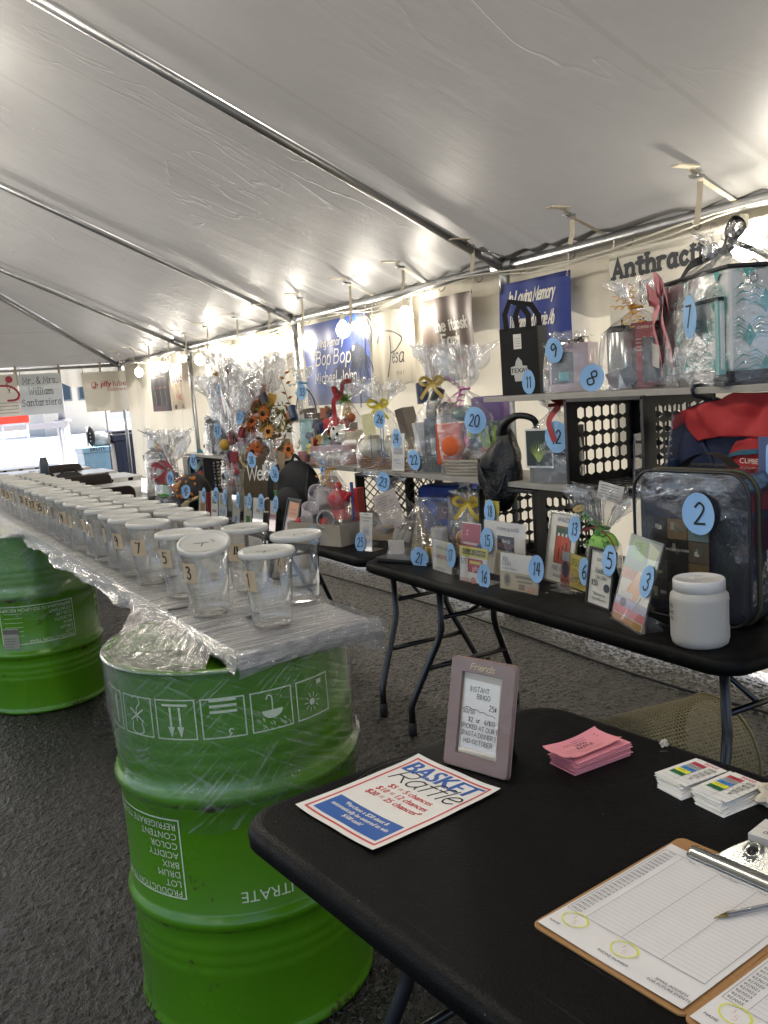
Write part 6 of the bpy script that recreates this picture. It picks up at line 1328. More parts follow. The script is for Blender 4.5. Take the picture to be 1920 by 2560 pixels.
# ---- lower shelf row, z 1.063
S = 1.063
t = gift('clear gift bag number 33 with a teal card and a yellow smiling face toy', 2.12, 4.56, S, -64); pb(t, 'teal_bag', (-.03, .01, .13), (.10, .06, .22), '7fa8a2'); pb(t, 'brown_box', (.05, .02, .14), (.08, .06, .26), '5b463c'); ball(t, 'yellow_smiley', (.02, -.06, .07), .034, 'd6c82e', (.8, .5, 1)); cyl(t, 'red_tin', (-.05, -.04, .0), .035, .06, '8c3a34'); cyl(t, 'glass_jar', (.07, -.05, 0), .03, .09, '8a8884', rough=.15)
P = Print(); [P.poly(ell(.003, .005, 8, .012+.014*i, .076), INK) for i in (0, 1)]; P.line(crom([(.008, .064), (.019, .056), (.032, .064)]), .002, INK); P.build('face', t, M=fr((0, -.0785, 0), (1, 0, 0), (0, 0, 1)))
MB().tube([(-.02+.075*math.cos(a), -.02, .25+.16*math.sin(a)) for a in np.linspace(.1, PI-.1, 14)], .004, 6).build('black_handle', mat('141414', .4), t)
fill(t, .20, .13, .02, .26, 14, 33, ('17171c', '7a1c22', '2a2238', '8c4a22', '1f3350', '4a3420', 'b08a30')); wrap(t, .23, .16, .22, .44, .53, 33.5, tie=('3f86a8', 'curl'), m=CELLO, spread=.05, lean=(-.08, 0)); num_tag(t, '33', -.10, .30, 1.0, world=(2.03, 4.465, 1.454), yy=-.06, rot=-.15)
t = gift('large cellophane basket with a red bow, green tinsel and soccer ball', 2.12, 4.23, S, -66); basket_body(t, .28, .18, .10, '9a7a78', solid=True, nm='pink_box'); ball(t, 'red_toy', (-.04, 0, .20), .06, '9c2228', (1.3, 1, .8)); mb = MB(); mb.sphere((.03, -.04, .16), .05, 16); mb.build('ball', mat('c6c4bc', .5, var=.0), t); ball(t, 'green_bowl', (-.08, -.03, .12), .05, '3f6a52'); pb(t, 'biscuit_box', (.09, -.02, .15), (.12, .06, .05), 'b5a88c'); pb(t, 'red_strip', (.09, -.051, .175), (.12, .003, .008), 'a33a36', bv=0)
P = Print(); [P.poly(ell(.010, .010, 5, .03+.03*math.cos(a), .16+.03*math.sin(a)), INK) for a in (0, 1.3, 2.6, 3.9, 5.1)]; P.build('ball_patches', t, M=fr((0, -.091, 0), (1, 0, 0), (0, 0, 1)))
fill(t, .30, .17, .10, .18, 16, 30, ('17171c', '7a1c22', '2a2238', '8c4a22', '1f3350', '4a3420', 'b08a30')); wrap(t, .32, .2, .14, .34, .44, 30.2, m=CELLO, spread=.12, lean=(.22, 0), seg=64)
mb = MB(); r = random.Random(3)
for k in range(90): a = r.uniform(0, 2*PI); b_ = r.uniform(-.4, 1.4); l_ = r.uniform(.03, .06); d_ = Vector((math.cos(a)*math.cos(b_), -abs(math.sin(a))*math.cos(b_)*.6, math.sin(b_))); mb.ribbon([(.085, -.03, .33), tuple(Vector((.085, -.03, .33))+d_*l_*.6), tuple(Vector((.085, -.03, .33))+d_*l_+Vector((0, 0, -.008)))], .003, (.3, 1, .2))
mb.build('green_tinsel', mat('5f8a2c', .3, .3), t, kind='stuff')
mb = MB(); mb.ribbon(crom([(.07, -.04, .36), (.03, -.06, .33), (.02, -.05, .26), (.04, -.07, .20)]), .03, (0, 1, .2)); mb.ribbon(crom([(.07, -.04, .36), (.10, -.06, .42), (.15, -.05, .43)]), .025, (0, 1, .2)); mb.ribbon(crom([(.07, -.04, .36), (.04, -.07, .40), (.05, -.06, .35)]), .025, (0, 1, .2)); mb.build('red_bow', mat('8f1f26', .6), t)
t = gift('cellophane basket number 26 with cream knitted slippers and a yellow bow', 2.11, 3.70, S, -66); basket_body(t, .30, .18, .055, '8d6038')
for sx in (-.08, .06):
    mb = MB(); mb.sphere((sx, -.02, .10), .062, 20, sc=(1.05, 1.1, .85)); mb.v = [(a, b, c+.004*mnoise.noise((a*90, b*90, c*90))) for a, b, c in mb.v]; mb.build('slipper', mat('cfc6ac', .9, bump=1, bscale=120), t); MB().tube([(sx+.035*math.cos(a), -.02+.03*math.sin(a), .148) for a in np.linspace(0, 2*PI, 16)[:-1]], .010, 6, closed=True).build('slipper_cuff', mat('b9ae92', .9), t)
pb(t, 'picture_book', (.10, .05, .18), (.05, .10, .20), '5f564e', rx=-.25); mb = MB(); [mb.tube([(x, -.09, .02), (x+.01, -.105, .12), (x-.005, -.08, .26)], .002, 5) for x in (-.03, .03, .045)]; mb.build('blue_cord', mat('4a6a9a', .5), t)
fill(t, .26, .12, .05, .12, 6, 26, ('c8bfa8', '8a6a48', '5a544c')); wrap(t, .32, .21, .14, .30, .40, 26.9, tie=('c2b32e', 'bow'), m=CELLO, spread=.11, lean=(-.05, 0), seg=64)
pb(t, 'gift_note', (-.03, -.10, .215), (.07, .002, .10), 'c9c59a', rx=-.12, bv=0); num_tag(t, '26', -.065, .26, .95, world=(1.99, 3.545, 1.302), yy=-.105, rot=-.2)
t = gift('tall cellophane bag with a gold bow, dark boxes and a grey wire basket', 2.10, 3.24, S, -68); 
mb = MB(); holes_panel(mb, .17, .075, 14, 6, fr((-.085, -.07, 0), (1, 0, 0), (0, 0, 1)), mx=.004, my=.004, hex_=False); mb.build('grey_basket', mat('63685f', .5), t); pb(t, 'grey_basket_core', (0, .0, .037), (.165, .12, .07), '3f423c')
pb(t, 'white_book', (-.06, -.03, .14), (.02, .08, .16), 'b5b5b4', rx=-.2); pb(t, 'black_box', (.01, -.01, .15), (.09, .08, .17), '1d1d20'); pb(t, 'dark_box', (.05, .02, .22), (.07, .05, .15), '4d463c'); cyl(t, 'blue_bottle', (-.01, -.02, .2), .022, .11, '24445e'); P = Print(); [P.rect(.0+.004*i, .08, .002+.004*i, .15, CREAMI) for i in range(6)]; P.build('barcode', t, M=fr((0, -.051, 0), (1, 0, 0), (0, 0, 1)))
fill(t, .15, .11, .08, .22, 10, 2, ('141418', '24304a', '5a4a3a', 'b5b5b4', '1c1c22')); wrap(t, .20, .16, .25, .385, .55, 2.9, tie=('b39a52', 'bow'), m=CELLO, spread=.085, lean=(.03, 0)); num_tag(t, '22', -.075, .060, 1.0, yy=-.085, rot=.1)
t = gift('cellophane basket number 20 with an orange shirt, purple pack and magenta curls', 2.12, 2.99, S, -66); basket_body(t, .26, .17, .065, 'a89c84')
pb(t, 'orange_towel', (-.085, -.04, .13), (.12, .06, .17), 'b84a22', rough=.9, bump=.5); ball(t, 'orange_mitt', (-.06, -.075, .12), .055, 'c25a2c', (1, .5, .9), rough=.9); pb(t, 'purple_pouch', (.065, .03, .26), (.15, .07, .11), '6a5588', bv=.012); pb(t, 'checked_cooler', (.06, .01, .15), (.16, .10, .13), '5a6a6a'); P = Print()
for i in range(8):
    for j in range(5):
        if (i+j) % 2: P.rect(-.018+.019*i, .09+.022*j, .0+.019*i, .11+.022*j, mat('8c9a98', .6, var=0))
P.build('checks', t, M=fr((0, -.041, 0), (1, 0, 0), (0, 0, 1)))
mb = MB(); r = random.Random(8)
for k in range(70): x = r.uniform(-.01, .12); mb.ribbon([(x, -.06+r.uniform(-.02, .02), .04), (x+r.uniform(-.02, .02), -.075, .07+r.uniform(0, .03)), (x+r.uniform(-.04, .04), -.08, .09+r.uniform(-.03, .03))], .004, (0, 1, 0))
mb.build('kraft_shred', mat('8c7a5c', .8), t, kind='stuff'); ball(t, 'pinecone', (-.0, -.06, .09), .028, '5c4030'); 
for k in range(7): MB().ribbon([(.10, -.05, .08), (.10+.02*math.cos(k), -.06, .12), (.10+.05*math.cos(k*.9), -.06, .14+.01*k)], .012, (0, 1, 0)).build('succulent_leaf', mat('93a850', .6), t)
ball(t, 'teal_cap', (-.06, .03, .25), .05, '2f5a58', (1.2, .8, .7)); ball(t, 'pink_egg', (.0, -.06, .14), .02, 'c24a6a', (.7, .7, 1.4))
fill(t, .22, .13, .06, .12, 9, 20, ('b84a22', '8c7a5c', '93a850', '6a5588', '2f5a58', 'c24a6a')); wrap(t, .29, .19, .25, .35, .52, 20.4, m=CELLO, spread=.11, lean=(-.10, 0), tie=('a82a86', 'curl'), seg=64); num_tag(t, '20', .03, .255, 1.15, world=(1.98, 2.79, 1.293), yy=-.112, rot=-.25, a=.042, b=.045)
# black purse hanging over the shelf edge
t = thing('handbag', 'soft black woven leather handbag slumped over the edge of the lower shelf', 'handbag', (2.02, 2.70, .99), R_(-72))
mb = MB(); mb.sphere((0, 0, .12), .115, 56, sc=(.82, .50, 1.30))
def slump(v):
    x, y, z = v; q = max(0, (z-.14)/.13); x = x*(1-.62*q)+.05*q; y *= (1-.35*q); f = math.sin(x*75+z*18)*.006+.010*mnoise.noise((x*22, y*22, z*10)); return (x+.012*mnoise.noise((z*14, x*9, 3)), y+f+.010*mnoise.noise((x*40, y*30, z*26)), z-.02*math.cos(x*14)*(z < .1))
mb.v = [slump(v) for v in mb.v]
lea = mat('0a0a0b', .42, bump=1, bscale=95, name='black_leather'); mb.build('body', lea, t)
MB().tube(crom([(.03, 0, .25), (.06, -.03, .29), (.12, -.03, .315), (.17, -.0, .29), (.16, .02, .2)], 6), [.024-.012*min(1, k/12) for k in range(25)], 10).build('handle', lea, t)
MB().tube(crom([(-.06, -.05, .16), (-.02, -.07, .08), (.03, -.06, .03), (.06, -.05, .10)], 6), .006, 6).build('strap', lea, t)
# 12 plant photo bag
t = gift('clear bag number 12 with an air plant photo and red striped ribbon', 2.09, 2.45, S, -73); pb(t, 'grey_box', (0, 0, .05), (.17, .10, .10), '6f6f6f'); pb(t, 'dark_box', (.05, .0, .15), (.08, .09, .10), '2f2228')
pb(t, 'photo', (-.035, -.056, .125), (.115, .002, .14), 'c9c8c4', bv=0); P = Print(); P.rect(-.088, .062, .018, .188, mat('23302e', .5, var=0)); 
for k in range(11): a = -1.25+.25*k; P.poly([(-.04, .075), (-.034, .075), (-.037+.055*math.sin(a)*.8, .085+.07*math.cos(a*.7))], mat('9aad4a', .5, var=0))
P.build('plant_picture', t, M=fr((0, -.0572, 0), (1, 0, 0), (0, 0, 1)))
wrap(t, .19, .12, .20, .26, .30, 12.8, m=CELLO, spread=.05); mb = MB(); rm = mat('9c3436', .4)
for q in range(8): a = 2*PI*q/8; mb.ribbon([(.05+.045*math.sin(k)*math.cos(a), -.03-.02*math.sin(k), .275+.04*math.sin(k)*math.sin(a)) for k in np.linspace(0, PI, 8)], .02, (math.cos(a+1.2), .6, math.sin(a+1.2)))
mb.ribbon(crom([(.05, -.05, .27), (.02, -.07, .22), (.04, -.07, .15)]), .022, (0, 1, 0)); mb.build('striped_ribbon', rm, t); num_tag(t, '12', .045, .165, 1.15, yy=-.066, a=.042, b=.048)
# ---- upper shelf row, z 1.379
U = 1.379
t = thing('gift_bag', 'black fabric wine bag number 11 with white Texas emblem on the upper shelf', 'bag', (2.16, 2.69, U), R_(-62))
pb(t, 'body', (0, 0, .125), (.155, .10, .25), '131315', bv=.004, rough=.85, bump=.3, bscale=300)
for yy in (-.05, .05): MB().ribbon([(-.045, yy, .24), (-.05, yy, .30), (-.02, yy-.02, .345), (.02, yy-.01, .335), (.045, yy, .29), (.045, yy, .24)], .022, (0, 1, 0)).build('handle', mat('131315', .85), t)
P = Print(); gw = mat('b9b9b6', .6, var=0); P.poly([(-.035, .075), (.03, .075), (.034, .09), (.03, .105), (.012, .108), (.010, .125), (-.004, .14), (-.014, .125), (-.018, .108), (-.036, .104)], gw); P.poly([(-.02, .05), (.016, .05), (.020, .076), (-.024, .076)], gw); P.font('TEXAS', -.002, .082, .017, mat('131315', .8, var=0), bold=.001); P.rect(-.02, .17, .012, .225, WHITE); [P.rect(-.016, .18+.009*i, .008, .1815+.009*i, GREYI) for i in range(4)]
P.build('emblem', t, M=fr((0, -.0506, 0), (1, 0, 0), (0, 0, 1))); num_tag(t, '11', .035, .045, 1.0, yy=-.054, a=.026, b=.046)
t = thing('toy_box', 'small window box number 9 in foil and clear wrap marked ELSA', 'box', (2.19, 2.47, U), R_(-66)); pb(t, 'carton', (.015, .0, .085), (.15, .09, .17), 'a89aa4', bv=.001)
pb(t, 'window', (-.01, -.046, .085), (.085, .002, .11), '4a4f56', bv=0, rough=.15); pb(t, 'teal_panel', (-.005, -.0475, .055), (.04, .001, .03), '5fa2ac', bv=0); P = Print(); P.hand('ELSA', .115, -.078, .018, INK, wt=.19, sx=.9); P.build('lettering', t, M=fr((0, -.0458, 0), (0, 0, -1), (1, 0, 0)) @ Matrix.Translation((-.16, .145, 0)))
P = Print(); P.font('TOYS', -.03, .148, .012, mat('c2a23a', .5, var=0)); P.build('heading', t, M=fr((0, -.0462, 0), (1, 0, 0), (0, 0, 1))); wrap(t, .20, .12, .15, .185, .215, 9.1, m=CELLO, spread=.02, nk=.05)
mb = MB(); r = random.Random(2)
for k in range(60): x = r.uniform(-.09, .08); z0 = .165+r.uniform(0, .02); mb.add([(x+r.uniform(-.012, .012), -.05+r.uniform(-.02, .09), z0+r.uniform(-.012, .02)) for _ in range(3)], [(0, 1, 2)])
mb.build('silver_foil', mat('b5b5b2', .15, 1, var=0), t, kind='stuff'); num_tag(t, '9', -.03, .15, 1.0, yy=-.068); 
t = gift('cellophane bag number 8 with a stainless french press and red box', 2.17, 2.12, U, -64); cyl(t, 'steel_press', (-.045, -.01, .003), .052, .185, '8f9090', metal=.85, rough=.22, n=28); cyl(t, 'press_lid', (-.045, -.01, .185), .053, .02, '141416', r2=.045); cyl(t, 'press_knob', (-.045, -.01, .205), .004, .02, '141416'); pb(t, 'red_box', (.045, .015, .105), (.11, .09, .21), '8a1a1e', bv=.001); cyl(t, 'press_picture', (.055, -.031, .02), .03, .14, '2a2a2c', r2=.03, n=14)
P = Print(); P.font('COFFEE PRESS', .045, .19, .008, CREAMI); [P.rect(.005, .12+.012*i, .035, .122+.012*i, CREAMI) for i in range(4)]; P.build('lettering', t, M=fr((0, -.0305, 0), (1, 0, 0), (0, 0, 1))); MB().prism([(.09+.028*math.cos(a)*(1+.15*math.cos(5*a)), .055+.045*math.sin(a)*(1+.15*math.cos(5*a))) for a in np.linspace(0, 2*PI, 40)[:-1]], .04, .05, M=fr((0, 0, 0), (1, 0, 0), (0, 0, 1))).build('grey_cutout', mat('6a5f60', .7), t)
fill(t, .18, .10, .01, .08, 6, 8, ('8a1a1e', '6a5f60', '3a3a3c')); wrap(t, .25, .15, .18, .26, .345, 8.3, tie=('c9952e', 'curl'), m=CELLO, spread=.065, seg=64); num_tag(t, '8', -.135, .045, 1.1, yy=-.06, rot=-.45, a=.038, b=.042)
# tote number 7
t = thing('tote_bag', 'large teal palm print tote number 7 in cellophane on the upper shelf', 'tote bag', (2.285, 1.735, U), R_(-58))
def fronds(P, x0, y0, x1, y1, seed):
    r = random.Random(seed); cols = [mat('4f9c98', .55, var=.05), mat('8fb5b2', .55, var=0), mat('c3c8c6', .55, var=0), mat('5fa8a2', .55, var=0)]
    ny = max(1, round((y1-y0)/.085)); nx = max(1, round((x1-x0)/.10))
    for j in range(ny+1):
        for i in range(nx+1):
            cx = x0+(i+.5*(j % 2))*(x1-x0)/nx; cy = y0+j*(y1-y0)/ny-.02; col = cols[(i+j) % 4]; a0 = PI/2+r.uniform(-.3, .3)
            if (i+j) % 2: P.poly([clampq(p, x0, y0, x1, y1) for p in ((cx, cy-.01), (cx+.018, cy+.02), (cx, cy+.055), (cx-.018, cy+.02))], cols[0])
            for s in (-1, 1):
                for k in range(6):
                    q0 = (cx, cy+.010*k); q1 = (cx+s*.028, cy+.010*k+.020); q2 = (cx+s*.052, cy+.010*k+.014)
                    pts = [q0, (q1[0], q1[1]+.0028), q2, (q1[0], q1[1]-.0024)]
                    P.poly([clampq(p, x0, y0, x1, y1) for p in pts], cols[(i+j+(k % 2)*2) % 4])
def clampq(p, x0, y0, x1, y1): return (min(x1, max(x0, p[0])), min(y1, max(y0, p[1])))
TM = mat('c6caca', .5, bump=.3, bscale=200, name='pale_tote_fabric'); t.location = (2.237, 1.785, U); t.rotation_euler = (0, 0, R_(-114)); MB().box((0, 0, .172), (.48, .30, .275)).build('body', TM, t, bevel=.010)
MB().box((.075, -.160, .135), (.30, .018, .19)).build('pocket', TM, t, bevel=.005); trim = mat('1b1c1e', .6)
MB().box((0, 0, .022), (.482, .302, .030)).build('base_trim', trim, t, bevel=.004); MB().box((0, 0, .315), (.484, .304, .010)).build('top_trim', trim, t, bevel=.003); MB().box((.075, -.161, .232), (.304, .022, .010)).build('pocket_trim', trim, t); MB().box((.215, -.162, .13), (.018, .020, .20)).build('pocket_side', mat('7fa9a8', .5), t)
P = Print(); fronds(P, -.235, .04, .235, .305, 1); P.build('palm_print', t, M=fr((0, -.1506, 0), (1, 0, 0), (0, 0, 1)))
P = Print(); fronds(P, -.14, .04, .14, .305, 5); P.build('palm_print', t, M=fr((.2406, 0, 0), (0, 1, 0), (0, 0, 1)))
P = Print(); fronds(P, -.07, .045, .20, .225, 9); P.build('palm_print', t, M=fr((0, -.1695, 0), (1, 0, 0), (0, 0, 1)))
MB().box((0, 0, .004), (.50, .34, .008)).build('black_tray', mat('17171a', .3), t)
g = MB(); g.tube([(.2415, -.08+.011*math.cos(a), .280+.011*math.sin(a)) for a in np.linspace(0, 2*PI, 13)[:-1]], .0035, 6, closed=True); g.build('eyelet', STEEL, t)
for k, s_ in enumerate((-1, 1)):
    mb = MB(); mb.ribbon(crom([(-.08, s_*.14, .31), (-.07, s_*.10, .36), (-.03, 0, .40), (.01, s_*.02, .45), (-.03, .01, .475), (-.055, 0, .43), (.01, s_*.05, .38), (.06, s_*.14, .31)], 8), .024, (0, 1, .4)); mb.build('handle', trim, t)
pinkm = mat('c9848c', .6); mb = MB()
for pts in ([(-.17, -.17, .26), (-.19, -.18, .19), (-.15, -.18, .10), (-.17, -.17, .05)], [(-.12, -.17, .28), (-.10, -.19, .20), (-.07, -.18, .11), (-.09, -.17, .07)], [(-.15, -.17, .27), (-.12, -.20, .31), (-.08, -.19, .29), (-.10, -.17, .22)], [(-.22, -.17, .27), (-.20, -.19, .29), (-.16, -.17, .26)]): mb.ribbon(crom(pts), .078, (.3, 1, .1))
mb.build('pink_bow', pinkm, t); pb(t, 'gift_card', (-.17, -.185, .10), (.07, .002, .07), 'b9b6b2', rx=.2, bv=0)
wrap(t, .56, .38, .30, .40, .45, 7.7, m=CELLO, spread=.05, nk=.08, seg=88); num_tag(t, '7', .115, .195, 1.25, yy=-.205, a=.034, b=.048)
# red and navy jacket
t = thing('jacket', 'red and navy padded jacket number 1 hanging from the upper shelf', 'jacket', (2.085, 1.845, .98), R_(-90))
RED = mat('9c1f24', .75, bump=.3, bscale=40, name='red_nylon'); NAVY = mat('1c2440', .8, bump=.3, bscale=40, name='navy_nylon'); TEALP = mat('1f5064', .7)
def jz(x, z): return -.006-.018*math.sin(PI*min(1, max(0, x/.5)))-.030*mnoise.noise((x*8, z*8, 2))-.016*mnoise.noise((x*20, z*16, 5))
def cloth_poly(poly, m, nm, off=0, n=60):
    mb = MB(); xs = [p[0] for p in poly]; zs = [p[1] for p in poly]; x0, x1, z0, z1 = min(xs), max(xs), min(zs), max(zs)
    def span(x):
        hits = []
        for (a, b), (c, d) in zip(poly, poly[1:]+poly[:1]):
            if (a-x)*(c-x) <= 0 and a != c: hits.append(b+(d-b)*(x-a)/(c-a))
        return (min(hits), max(hits)) if hits else (z0, z0)
    def f(u, v):
        x = x0+1e-4+(x1-x0-2e-4)*u; lo, hi = span(x); z = lo+(hi-lo)*v; return (x, jz(x, z)-off, z)
    mb.grid(f, n, 24); o = mb.build(nm, m, t); sd = o.modifiers.new('thick', 'SOLIDIFY'); sd.thickness = .012; sd.offset = 1; return o
cloth_poly([(.02, .34), (.20, .37), (.75, .36), (.75, .0), (.02, .0)], NAVY, 'body')
cloth_poly([(0, .33), (.10, .345), (.20, .375), (.35, .375), (.5, .34), (.75, .34), (.75, .24), (.35, .25), (.16, .26), (.06, .24)], RED, 'shoulder_panel', .018)
cloth_poly([(.14, .12), (.17, .20), (.20, .245), (.34, .27), (.75, .27), (.75, .06), (.18, .055)], RED, 'chest_panel', .012)
cloth_poly([(.17, .205), (.22, .22), (.34, .232), (.34, .218), (.22, .206), (.165, .193)], TEALP, 'teal_piping', .022); cloth_poly([(.17, .06), (.75, .05), (.75, .035), (.17, .045)], TEALP, 'teal_piping', .022); cloth_poly([(.17, .035), (.75, .03), (.75, -.06), (.18, -.05)], mat('6c1418', .75), 'red_hem', .005)
cloth_poly([(-.04, .30), (.02, .335), (.10, .20), (.15, .05), (.12, -.02), (.0, .02)], NAVY, 'sleeve', .012)
MB().tube([(.10, 0, .345), (.10, -.02, .36), (.10, -.088, .375), (.10, -.095, .392), (.10, -.085, .402), (.10, -.06, .403)], .006, 6).build('hanger_hook', mat('14182a', .5), t); MB().add([(.04, -.005, .335), (.16, -.005, .345), (.10, -.005, .365), (.04, .005, .335), (.16, .005, .345), (.10, .005, .365)], [(0, 1, 2), (3, 5, 4), (0, 3, 4, 1), (1, 4, 5, 2), (2, 5, 3, 0)]).build('hanger_top', mat('14182a', .5), t)
P = Print(); P.font('CLIMBER', .255, .184, .014, CREAMI); P.build('lettering', t, fn=lambda x, y, z: (x, jz(x, y)-.026-z, y))
pb(t, 'blue_card', (.362, -.072, .20), (.13, .002, .12), '3f4f7a', bv=0); num_tag(t, '1', .365, .20, 1.25, yy=-.078, a=.046, b=.044)
t = thing('jacket', 'pale patterned garment behind the clear bedding bag at the right edge', 'garment', (2.20, 1.40, .76), R_(-88)); cloth_poly([(0, .2), (.3, .22), (.3, 0), (0, 0)], mat('6b6f8c', .8, var=.3, vscale=30), 'fabric')
# bedding bag number 2
t = thing('bedding_bag', 'clear zippered bedding bag number 2 with navy quilt and photo insert', 'bag', (1.965, 1.68, Z), R_(-84))
def rbox(w, d, h, r, n=6): return rrect(w, h, r, n, 0, h/2)
mb = MB(); mb.prism(rbox(.345, .15, .40, .06), -.072, .072, M=fr((0, 0, 0), (1, 0, 0), (0, 0, 1))); QN = mat('1d2130', .75, bump=1, bscale=14, var=.3, vscale=9, name='navy_quilt'); mb.build('navy_quilt', QN, t, bevel=.02)
FB = film_mat('clear_vinyl_bag', white=.015, bump=1, scale=12, detail=5, rough=.05, gl=2.0)
mb = MB(); pr_ = rbox(.365, .17, .415, .065, 8); 
def vin(a, v):
    x, z = pr_[a % len(pr_)]; return (x, -.085+.17*v, z)
NN = len(pr_); vs = [vin(a, v/8) for v in range(9) for a in range(NN)]; vs = [(x+.004*mnoise.noise((x*30, y*40, z*30)), y, z+.004*mnoise.noise((x*25, y*35, z*25+3))) for x, y, z in vs]
mb.add(vs, [(i*NN+j, i*NN+(j+1) % NN, (i+1)*NN+(j+1) % NN, (i+1)*NN+j) for i in range(8) for j in range(NN)], smooth=True)
for yy, s_ in ((-.085, -1), (.085, 1)):
    def ff(u, v, yy=yy, s_=s_):
        a = 2*PI*u; k = v; x, z = pr_[int(u*NN) % NN]; e = 1-k*.999; X = x*k; Zz = .2075+(z-.2075)*k; return (X, yy+s_*(.010*(1-k**3)+.004*mnoise.noise((X*26, Zz*26, yy*9))), Zz)
    mb.grid(ff, NN, 14)
mb.build('clear_vinyl', FB, t)
for yy in (-.085, .085):
    MB().tube([(x, yy, z) for x, z in pr_], .0045, 8, closed=True).build('piping', mat('1a1b1c', .4), t)
MB().tube([(x*1.006, -.045, .2075+(z-.2075)*1.006) for x, z in pr_], .006, 6, closed=True).build('zip', mat('3a3a2c', .5, .3), t)
MB().ribbon(crom([(-.075, 0, .418), (-.05, 0, .440), (0, 0, .458), (.05, 0, .448), (.09, 0, .418)]), .045, (0, 0, 1)).build('handle', mat('24241f', .7), t)
MB().box((-.035, -.0885, .165), (.20, .0015, .24)).build('insert_card', mat('2a2725', .3), t)
P = Print(); cols = [['2c2a26', '6b5636', '6b7a78'], ['3c3830', '26241f', '5a5040'], ['4a4a44', '2c2622', '6a5838'], ['3f3a30', '5a4c36', '4a4436']]; 
for r0 in range(4):
    for c0 in range(3):
        x0_ = -.135+.067*c0; z0_ = .225-.06*r0; P.rect(x0_+.001, z0_+.001, x0_+.065, z0_+.058, mat(cols[r0][c0], .4, var=.2, vscale=120)); q = random.Random(r0*7+c0)
        for k in range(3): a_, b_ = q.uniform(.01, .04), q.uniform(.01, .03); P.rect(x0_+a_, z0_+b_, x0_+a_+q.uniform(.008, .02), z0_+b_+q.uniform(.006, .025), mat(q.choice(['8c8878', 'a89a78', '1e1c1a', '4a5c5a', 'b9b4a8']), .5, var=0))
P.font('MADISON PARK', -.035, .192, .0075, CREAMI); P.build('printed_photos', t, M=fr((0, -.0895, 0), (1, 0, 0), (0, 0, 1)))
num_tag(t, '2', .045, .305, 1.25, yy=-.1005, a=.040, b=.046)
# white tub
t = thing('plastic_tub', 'translucent white plastic canister with grip and screw lid at the table corner', 'tub', (1.735, 1.515, Z), R_(-60)); TU = mat('c9c6bf', .42, trans=.35, var=.02, name='milky_polyethylene')
def grip(t_, z): a = (t_+PI) % (2*PI)-PI; return -.14*math.exp(-((abs(a-.05)-.0)/.20)**4)*(1 if .045 < z < .115 else 0)
MB().lathe([(0, .0), (.060, .0), (.068, .006), (.0715, .02)]+[(.0715, z) for z in np.linspace(.03, .12, 19)]+[(.070, .130), (.062, .139), (.059, .143)], 80, wob=grip).build('body', TU, t)
li = MB().lathe([(.060, .140), (.0635, .142), (.0635, .166), (.061, .170), (.0585, .1705), (.057, .169), (0, .169)], 64, wob=lambda a, z: .004*math.sin(a*60) if .144 < z < .165 else 0).build('screw_lid', mat('cfcdc8', .4, trans=.1, var=.02), t)
P = Print(); P.poly([(x, y) for x, y in rrect(.05, .03, .004)], WHITE); P.hand('50/50', 0, .003, .006, INK, wt=.1); P.hand('Ticket Money', 0, -.009, .006, INK, wt=.1, sx=.8); P.line([(.0, .02), (.02, .016)], .002, INK); P.build('lid_label', t, loc=(0, 0, .1695), rot=(0, 0, R_(40)))
P = Print(); P.rect(-.028, .065, .028, .115, mat('c6bfae', .6, var=0)); P.hand('50/50', 0, .10, .010, INK, wt=.13); P.hand('Ticket', 0, .084, .011, INK, wt=.13); P.hand('Money', 0, .070, .010, INK, wt=.13); a0 = R_(-152); P.build('paper_label', t, fn=lambda x, y, z: ((.0722+z)*math.cos(a0+x/.0715), (.0722+z)*math.sin(a0+x/.0715), y))
# ---- second table pile
t = thing('backpack', 'black backpack with a green snack box in its side pocket', 'backpack', (1.95, 4.44, Z), R_(-66)); BK = mat('101012', .75, bump=.5, bscale=60, name='black_nylon')
mb = MB(); mb.sphere((0, 0, .17), .17, 32, sc=(.85, .55, 1.0)); mb.v = [(x, y, max(0, z*(1.02))) for x, y, z in mb.v]; mb.build('body', BK, t); MB().sphere((.0, -.08, .11), .11, 24, sc=(.95, .5, .95)).build('front_pocket', BK, t); MB().ribbon(crom([(-.04, .0, .33), (0, -.01, .375), (.04, 0, .33)]), .02, (0, 1, 0)).build('handle', BK, t)
for s_ in (-1, 1): MB().ribbon(crom([(s_*.06, .03, .33), (s_*.12, -.05, .30), (s_*.13, -.09, .18), (s_*.11, -.06, .08)]), .035, (s_*.6, 1, 0)).build('strap', BK, t)
pb(t, 'side_pocket', (-.13, -.05, .07), (.09, .06, .14), '161a1a', bv=.01); pb(t, 'snack_box', (-.13, -.05, .155), (.07, .03, .06), '4f8a4a'); pb(t, 'snack_box_label', (-.13, -.0665, .15), (.06, .002, .02), 'c6b23a', bv=0)
t = thing('welcome_sign', 'round brown wooden Welcome sign with a white truck cutout', 'sign', (1.95, 4.93, Z), R_(-62)); WD = mat('4a3c26', .7, var=.2, vscale=8, stretch=(1, 1, 8), name='stained_wood')
for k in range(5):
    x0_, x1_ = -.165+.066*k, -.165+.066*(k+1)-.0015; pts = []
    R0 = .165; 
    xs = np.linspace(x0_, x1_, 6); top = [(x, .19+math.sqrt(max(0, R0**2-x*x))) for x in xs]; MB().prism([(x0_, 0.0), (x1_, 0.0)]+top[::-1], -.008, .008, M=fr((0, 0, 0), (1, 0, 0), (0, 0, 1))).build('plank', WD, t)
